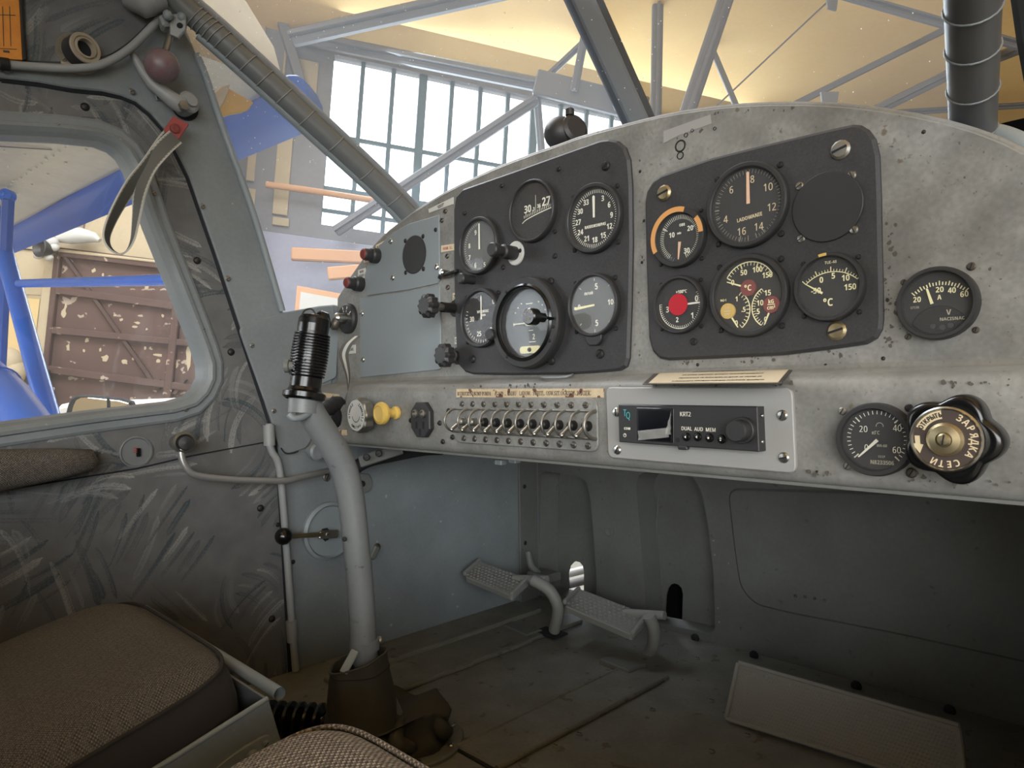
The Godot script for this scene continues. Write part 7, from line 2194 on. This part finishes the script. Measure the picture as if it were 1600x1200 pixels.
# ---------- materials ----------
func mat(key: String, c: Color, rough := 0.6, metal := 0.0, spec := 0.5) -> StandardMaterial3D:
	if M.has(key): return M[key]
	var m := StandardMaterial3D.new()
	m.resource_name = key
	m.albedo_color = c; m.roughness = rough; m.metallic = metal; m.metallic_specular = spec
	M[key] = m
	return m
func noise(seed_: int, freq: float, oct := 3) -> FastNoiseLite:
	var f := FastNoiseLite.new()
	f.seed = seed_; f.frequency = freq; f.fractal_octaves = oct
	f.noise_type = FastNoiseLite.TYPE_SIMPLEX_SMOOTH
	return f
func grey(f: FastNoiseLite, s: int) -> PackedByteArray:
	var im := f.get_seamless_image(s, s)
	im.convert(Image.FORMAT_L8)
	return im.get_data()
# blotchy paint: base colour, a second tone on wide noise, fine grain, and hard-edged specks
func paint(s: int, seed_: int, base: Color, tone: Color, wide: float, grain: float, chips: Array) -> ImageTexture:
	var a := grey(noise(seed_, wide), s)
	var b := grey(noise(seed_ + 1, 0.12, 2), s)
	var cs := []
	for c in chips: cs.append([grey(noise(seed_ + 7 + cs.size(), c[0], 4), s), c[1], c[2]])
	var d := PackedByteArray(); d.resize(s * s * 3)
	for i in s * s:
		var c := base.lerp(tone, a[i] / 255.0)
		var g := 1.0 + (b[i] / 255.0 - 0.5) * grain
		for q in cs:
			if q[0][i] > q[1]: c = c.lerp(q[2], clampf((q[0][i] - q[1]) / 8.0, 0.0, 1.0))
		d[i * 3] = clampi(int(c.r * g * 255), 0, 255); d[i * 3 + 1] = clampi(int(c.g * g * 255), 0, 255); d[i * 3 + 2] = clampi(int(c.b * g * 255), 0, 255)
	return ImageTexture.create_from_image(Image.create_from_data(s, s, false, Image.FORMAT_RGB8, d))
func triplanar(key: String, t: Texture2D, size: float, rough := 0.6, metal := 0.0) -> StandardMaterial3D:
	var m := mat(key, Color.WHITE, rough, metal)
	m.albedo_texture = t
	m.uv1_triplanar = true
	m.uv1_world_triplanar = true
	m.uv1_scale = Vector3.ONE / size
	return m
func weave(a: Color, b: Color, c: Color, cells: int, px_: int) -> Array:
	var s := cells * px_
	var im := Image.create(s, s, false, Image.FORMAT_RGB8)
	var hi := Image.create(s, s, false, Image.FORMAT_L8)
	var rng := RandomNumberGenerator.new(); rng.seed = 5
	var sh := []
	for i in cells * cells: sh.append(rng.randf_range(0.82, 1.12))
	for y in s:
		for x in s:
			var cx := x / px_; var cy := y / px_
			var over := (cx + cy) % 2 == 0
			var u := absf((x % px_ + 0.5) / px_ - 0.5) * 2.0
			var w := absf((y % px_ + 0.5) / px_ - 0.5) * 2.0
			var k: float = (1.0 - 0.45 * pow(u if over else w, 2.0)) * sh[cy * cells + cx]
			var col := a if over else (b if (cx / 2 + cy) % 3 > 0 else c)
			im.set_pixel(x, y, Color(col.r * k, col.g * k, col.b * k))
			var hh := 1.0 - 0.6 * pow(maxf(u, w), 2.0)
			hi.set_pixel(x, y, Color(hh, hh, hh))
	return [ImageTexture.create_from_image(im), ImageTexture.create_from_image(hi)]
# door trim: leathercloth printed with sweeping brush strokes
func brushed_cloth() -> ImageTexture:
	var s := 1024
	var im := Image.create(s, s, false, Image.FORMAT_RGB8)
	im.fill(Color(0.345, 0.345, 0.345))
	var rng := RandomNumberGenerator.new(); rng.seed = 11
	var g := noise(3, 0.02)
	for y in s:
		for x in s:
			var k := 1.0 + g.get_noise_2d(x, y) * 0.10 + rng.randf_range(-0.02, 0.02)
			im.set_pixel(x, y, Color(0.372 * k, 0.374 * k, 0.374 * k))
	var tones := [Color(0.55, 0.555, 0.54), Color(0.20, 0.25, 0.265), Color(0.235, 0.265, 0.28), Color(0.29, 0.30, 0.31), Color(0.455, 0.465, 0.465)]
	for cl in 185:
		var c := Vector2(rng.randf() * s, rng.randf() * s)
		var dir := rng.randf() * TAU
		var bend := rng.randf_range(-1.1, 1.1)
		var cnt := rng.randi_range(3, 6)
		for k in cnt:
			var col: Color = tones[rng.randi_range(0, 4)]
			var ln := rng.randf_range(45, 105)
			var wd := rng.randf_range(5, 13)
			var d := dir + rng.randf_range(-0.10, 0.10)
			var p := c + Vector2(-sin(d), cos(d)) * (k - cnt * 0.5) * rng.randf_range(12, 17) + Vector2(cos(d), sin(d)) * rng.randf_range(-20, 20)
			var bris := []
			for j in int(wd) * 2 + 1: bris.append(rng.randf_range(0.0, 1.0))
			var steps := int(ln)
			for i in steps:
				var t := float(i) / steps
				var q := d + bend * (t - 0.5)
				p += Vector2(cos(q), sin(q))
				var sd := Vector2(-sin(q), cos(q))
				var w := wd * minf(1.0, 3.0 * sin(PI * clampf(t, 0.02, 0.98))) * 0.75
				for j in bris.size():
					var o := (float(j) / (bris.size() - 1) - 0.5) * w
					var al: float = bris[j] * (1.0 - t * 0.6)
					if al < 0.34 or fmod(al * 37.0 + t * 3.0, 1.0) < 0.16: continue
					var x := posmod(int(p.x + sd.x * o), s); var y := posmod(int(p.y + sd.y * o), s)
					im.set_pixel(x, y, im.get_pixel(x, y).lerp(col, al * 0.95))
	return ImageTexture.create_from_image(im)

func materials() -> void:
	triplanar("panel_paint", paint(512, 21, Color(0.545, 0.545, 0.53), Color(0.41, 0.41, 0.395), 0.012, 0.14, [[0.09, 205, Color(0.425, 0.415, 0.39)], [0.12, 224, Color(0.28, 0.265, 0.245)], [0.03, 222, Color(0.39, 0.36, 0.31)]]), 0.42, 0.5)
	triplanar("cabin_grey", paint(512, 31, Color(0.485, 0.51, 0.52), Color(0.44, 0.465, 0.475), 0.010, 0.05, [[0.05, 224, Color(0.62, 0.63, 0.62)]]), 0.6, 0.45)
	triplanar("stick_grey", paint(256, 36, Color(0.47, 0.485, 0.49), Color(0.43, 0.445, 0.45), 0.010, 0.05, [[0.05, 226, Color(0.25, 0.25, 0.25)]]), 0.3, 0.42)
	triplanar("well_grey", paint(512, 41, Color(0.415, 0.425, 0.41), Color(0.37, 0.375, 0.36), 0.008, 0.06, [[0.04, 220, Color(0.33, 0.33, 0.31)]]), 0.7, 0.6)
	triplanar("floor_paint", paint(512, 51, Color(0.47, 0.47, 0.445), Color(0.40, 0.395, 0.36), 0.012, 0.10, [[0.02, 205, Color(0.36, 0.33, 0.27)], [0.08, 228, Color(0.54, 0.54, 0.51)]]), 0.5, 0.6)
	mat("plate_grey", Color(0.50, 0.535, 0.55), 0.5)
	mat("radio_plate", Color(0.575, 0.575, 0.565), 0.42)
	triplanar("black_crackle", paint(256, 61, Color(0.205, 0.203, 0.21), Color(0.18, 0.18, 0.186), 0.02, 0.25, [[0.05, 232, Color(0.24, 0.24, 0.24)]]), 0.12, 0.55)
	mat("black_satin", Color(0.165, 0.165, 0.17), 0.5)
	mat("black_gloss", Color(0.06, 0.06, 0.063), 0.22)
	mat("black_matt", Color(0.075, 0.075, 0.08), 0.85)
	mat("dial_black", Color(0.115, 0.12, 0.122), 0.7)
	mat("dial_reflection", Color(0.36, 0.37, 0.37), 0.6)  # grey of the glass reflection put into the dial colour
	mat("ink_white", Color(0.90, 0.90, 0.84), 0.6)
	mat("ink_cream", Color(0.92, 0.90, 0.72), 0.6)
	mat("ink_tan", Color(0.82, 0.76, 0.62), 0.6)
	mat("ink_dull", Color(0.62, 0.60, 0.54), 0.6)
	mat("ink_black", Color(0.13, 0.12, 0.11), 0.7)
	mat("ink_teal", Color(0.28, 0.68, 0.70), 0.6)
	mat("ink_red", Color(0.62, 0.17, 0.12), 0.6)
	mat("band_orange", Color(0.80, 0.58, 0.34), 0.5)
	mat("needle_pink", Color(0.88, 0.72, 0.60), 0.5)
	mat("sticker_red", Color(0.69, 0.07, 0.15), 0.5)
	mat("maroon", Color(0.46, 0.20, 0.19), 0.6)
	mat("mustard", Color(0.78, 0.66, 0.36), 0.6)
	mat("horizon_face", Color(0.42, 0.45, 0.47), 0.5)
	mat("steel", Color(0.72, 0.72, 0.70), 0.28, 1.0)
	mat("handle_steel", Color(0.62, 0.62, 0.61), 0.35, 0.55)
	mat("rivet_white", Color(0.95, 0.94, 0.90), 0.4)
	mat("steel_dull", Color(0.58, 0.57, 0.54), 0.45, 0.9)
	mat("brass_dull", Color(0.62, 0.57, 0.45), 0.4, 0.9)
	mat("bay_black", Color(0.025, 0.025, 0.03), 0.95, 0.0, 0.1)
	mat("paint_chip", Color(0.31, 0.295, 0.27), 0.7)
	mat("screw_dark", Color(0.16, 0.155, 0.155), 0.5, 0.4)
	mat("screw_brown", Color(0.36, 0.34, 0.31), 0.45, 0.7)
	mat("tape_cream", Color(0.82, 0.77, 0.66), 0.7)
	mat("tape_white", Color(0.76, 0.76, 0.74), 0.7)
	triplanar("worn_label", paint(256, 71, Color(0.80, 0.74, 0.62), Color(0.74, 0.66, 0.54), 0.02, 0.1, [[0.018, 176, Color(0.40, 0.26, 0.20)], [0.05, 205, Color(0.48, 0.36, 0.29)]]), 0.12, 0.7)
	mat("knob_yellow", Color(0.83, 0.70, 0.36), 0.45)
	mat("bezel_beige", Color(0.58, 0.54, 0.47), 0.6)
	triplanar("ball_red", paint(128, 81, Color(0.45, 0.30, 0.32), Color(0.43, 0.42, 0.425), 0.02, 0.1, []), 0.06, 0.4)
	mat("tag_red", Color(0.58, 0.27, 0.265), 0.55)
	mat("webbing", Color(0.36, 0.36, 0.345), 0.9)
	mat("webbing_edge", Color(0.70, 0.70, 0.67), 0.9)
	mat("tube_grey", Color(0.42, 0.435, 0.44), 0.4)
	mat("tube_dark", Color(0.31, 0.315, 0.32), 0.4)
	mat("cable_grey", Color(0.54, 0.55, 0.55), 0.45)
	mat("leather", Color(0.225, 0.215, 0.18), 0.75)
	mat("leather_dark", Color(0.15, 0.14, 0.11), 0.8)
	mat("rubber", Color(0.10, 0.105, 0.115), 0.8)
	mat("seam_dark", Color(0.10, 0.11, 0.13), 0.9)
	triplanar("chart_orange", paint(256, 91, Color(0.80, 0.53, 0.22), Color(0.76, 0.48, 0.19), 0.02, 0.05, []), 0.3, 0.5)
	var w := weave(Color(0.49, 0.465, 0.43), Color(0.26, 0.245, 0.225), Color(0.33, 0.31, 0.285), 24, 8)
	var m := triplanar("tweed", w[0], 0.036, 0.9)
	m.heightmap_enabled = true; m.heightmap_texture = w[1]; m.heightmap_scale = 0.08
	m.heightmap_deep_parallax = false
	w = weave(Color(0.68, 0.63, 0.555), Color(0.31, 0.275, 0.24), Color(0.38, 0.335, 0.30), 24, 8)
	m = triplanar("tweed_lit", w[0], 0.06, 0.9)  # same seat weave made paler, light on it put into the colour
	m.heightmap_enabled = true; m.heightmap_texture = w[1]; m.heightmap_scale = 0.08
	mat("cloth_piping_shade", Color(0.17, 0.155, 0.14), 0.95)  # dark piping cloth; on the port border it paints in shade
	m = mat("door_cloth", Color.WHITE, 0.62)
	m.albedo_texture = brushed_cloth()
	# outside
	triplanar("wing_cream", paint(256, 101, Color(0.86, 0.83, 0.75), Color(0.80, 0.77, 0.69), 0.02, 0.05, []), 0.9, 0.4)
	mat("blue_gloss", Color(0.03, 0.46, 1.0), 0.25)
	mat("blue_deep", Color(0.07, 0.36, 0.80), 0.3)
	mat("yellow_paint", Color(0.88, 0.72, 0.30), 0.4)
	triplanar("hall_wall", paint(512, 111, Color(0.735, 0.675, 0.56), Color(0.685, 0.63, 0.525), 0.01, 0.05, [[0.02, 214, Color(0.72, 0.67, 0.58)]]), 3.0, 0.9)
	triplanar("hall_grey", paint(256, 121, Color(0.56, 0.555, 0.56), Color(0.50, 0.50, 0.51), 0.01, 0.06, []), 3.0, 0.9)
	triplanar("hall_lower_blue", paint(256, 126, Color(0.60, 0.61, 0.68), Color(0.66, 0.67, 0.73), 0.01, 0.06, []), 3.0, 0.8)
	triplanar("foil_ceiling", paint(512, 131, Color(0.93, 0.785, 0.53), Color(0.90, 0.74, 0.475), 0.006, 0.03, []), 6.0, 0.85)
	triplanar("gate_brown", paint(512, 141, Color(0.36, 0.27, 0.237), Color(0.31, 0.23, 0.203), 0.01, 0.06, [[0.018, 203, Color(0.80, 0.74, 0.66)]]), 2.6, 0.75)
	mat("gate_rail", Color(0.29, 0.215, 0.19), 0.7)
	mat("truss_grey", Color(0.47, 0.475, 0.49), 0.6)
	mat("frame_teal", Color(0.36, 0.44, 0.47), 0.6)
	triplanar("concrete", paint(512, 151, Color(0.72, 0.71, 0.68), Color(0.64, 0.63, 0.60), 0.01, 0.08, []), 4.0, 0.85)
	mat("van_white", Color(0.86, 0.86, 0.85), 0.35)
	mat("van_glass", Color(0.80, 0.79, 0.74), 0.06, 1.0)
	mat("pedal_grey", Color(0.50, 0.50, 0.485), 0.55)
	mat("screen_dark", Color(0.03, 0.035, 0.06), 0.15)
	var fm := mat("film", Color(0.85, 0.86, 0.84, 0.30), 0.3)
	fm.transparency = BaseMaterial3D.TRANSPARENCY_ALPHA
	mat("disc_brown", Color(0.255, 0.215, 0.195), 0.5)
	mat("poster_tan", Color(0.80, 0.70, 0.50), 0.8)
	mat("pipe_orange", Color(0.78, 0.60, 0.44), 0.6)
	var g := mat("dial_glass", Color(1, 1, 1, 0.03), 0.03, 0.0, 0.28)
	g.transparency = BaseMaterial3D.TRANSPARENCY_ALPHA
	g = mat("window_glass", Color(0.95, 0.98, 1.0, 0.03), 0.04)
	g.transparency = BaseMaterial3D.TRANSPARENCY_ALPHA
	g = mat("hall_pane", Color(0.95, 0.99, 1.0, 0.06), 0.05)
	g.transparency = BaseMaterial3D.TRANSPARENCY_ALPHA
	# scratched, dusty perspex; bluish glare haze is put into its colour
	g = mat("perspex", Color(0.80, 0.87, 0.98, 0.165), 0.5)
	g.transparency = BaseMaterial3D.TRANSPARENCY_ALPHA
	g.backlight_enabled = true; g.backlight = Color(0.9, 0.95, 1.0)
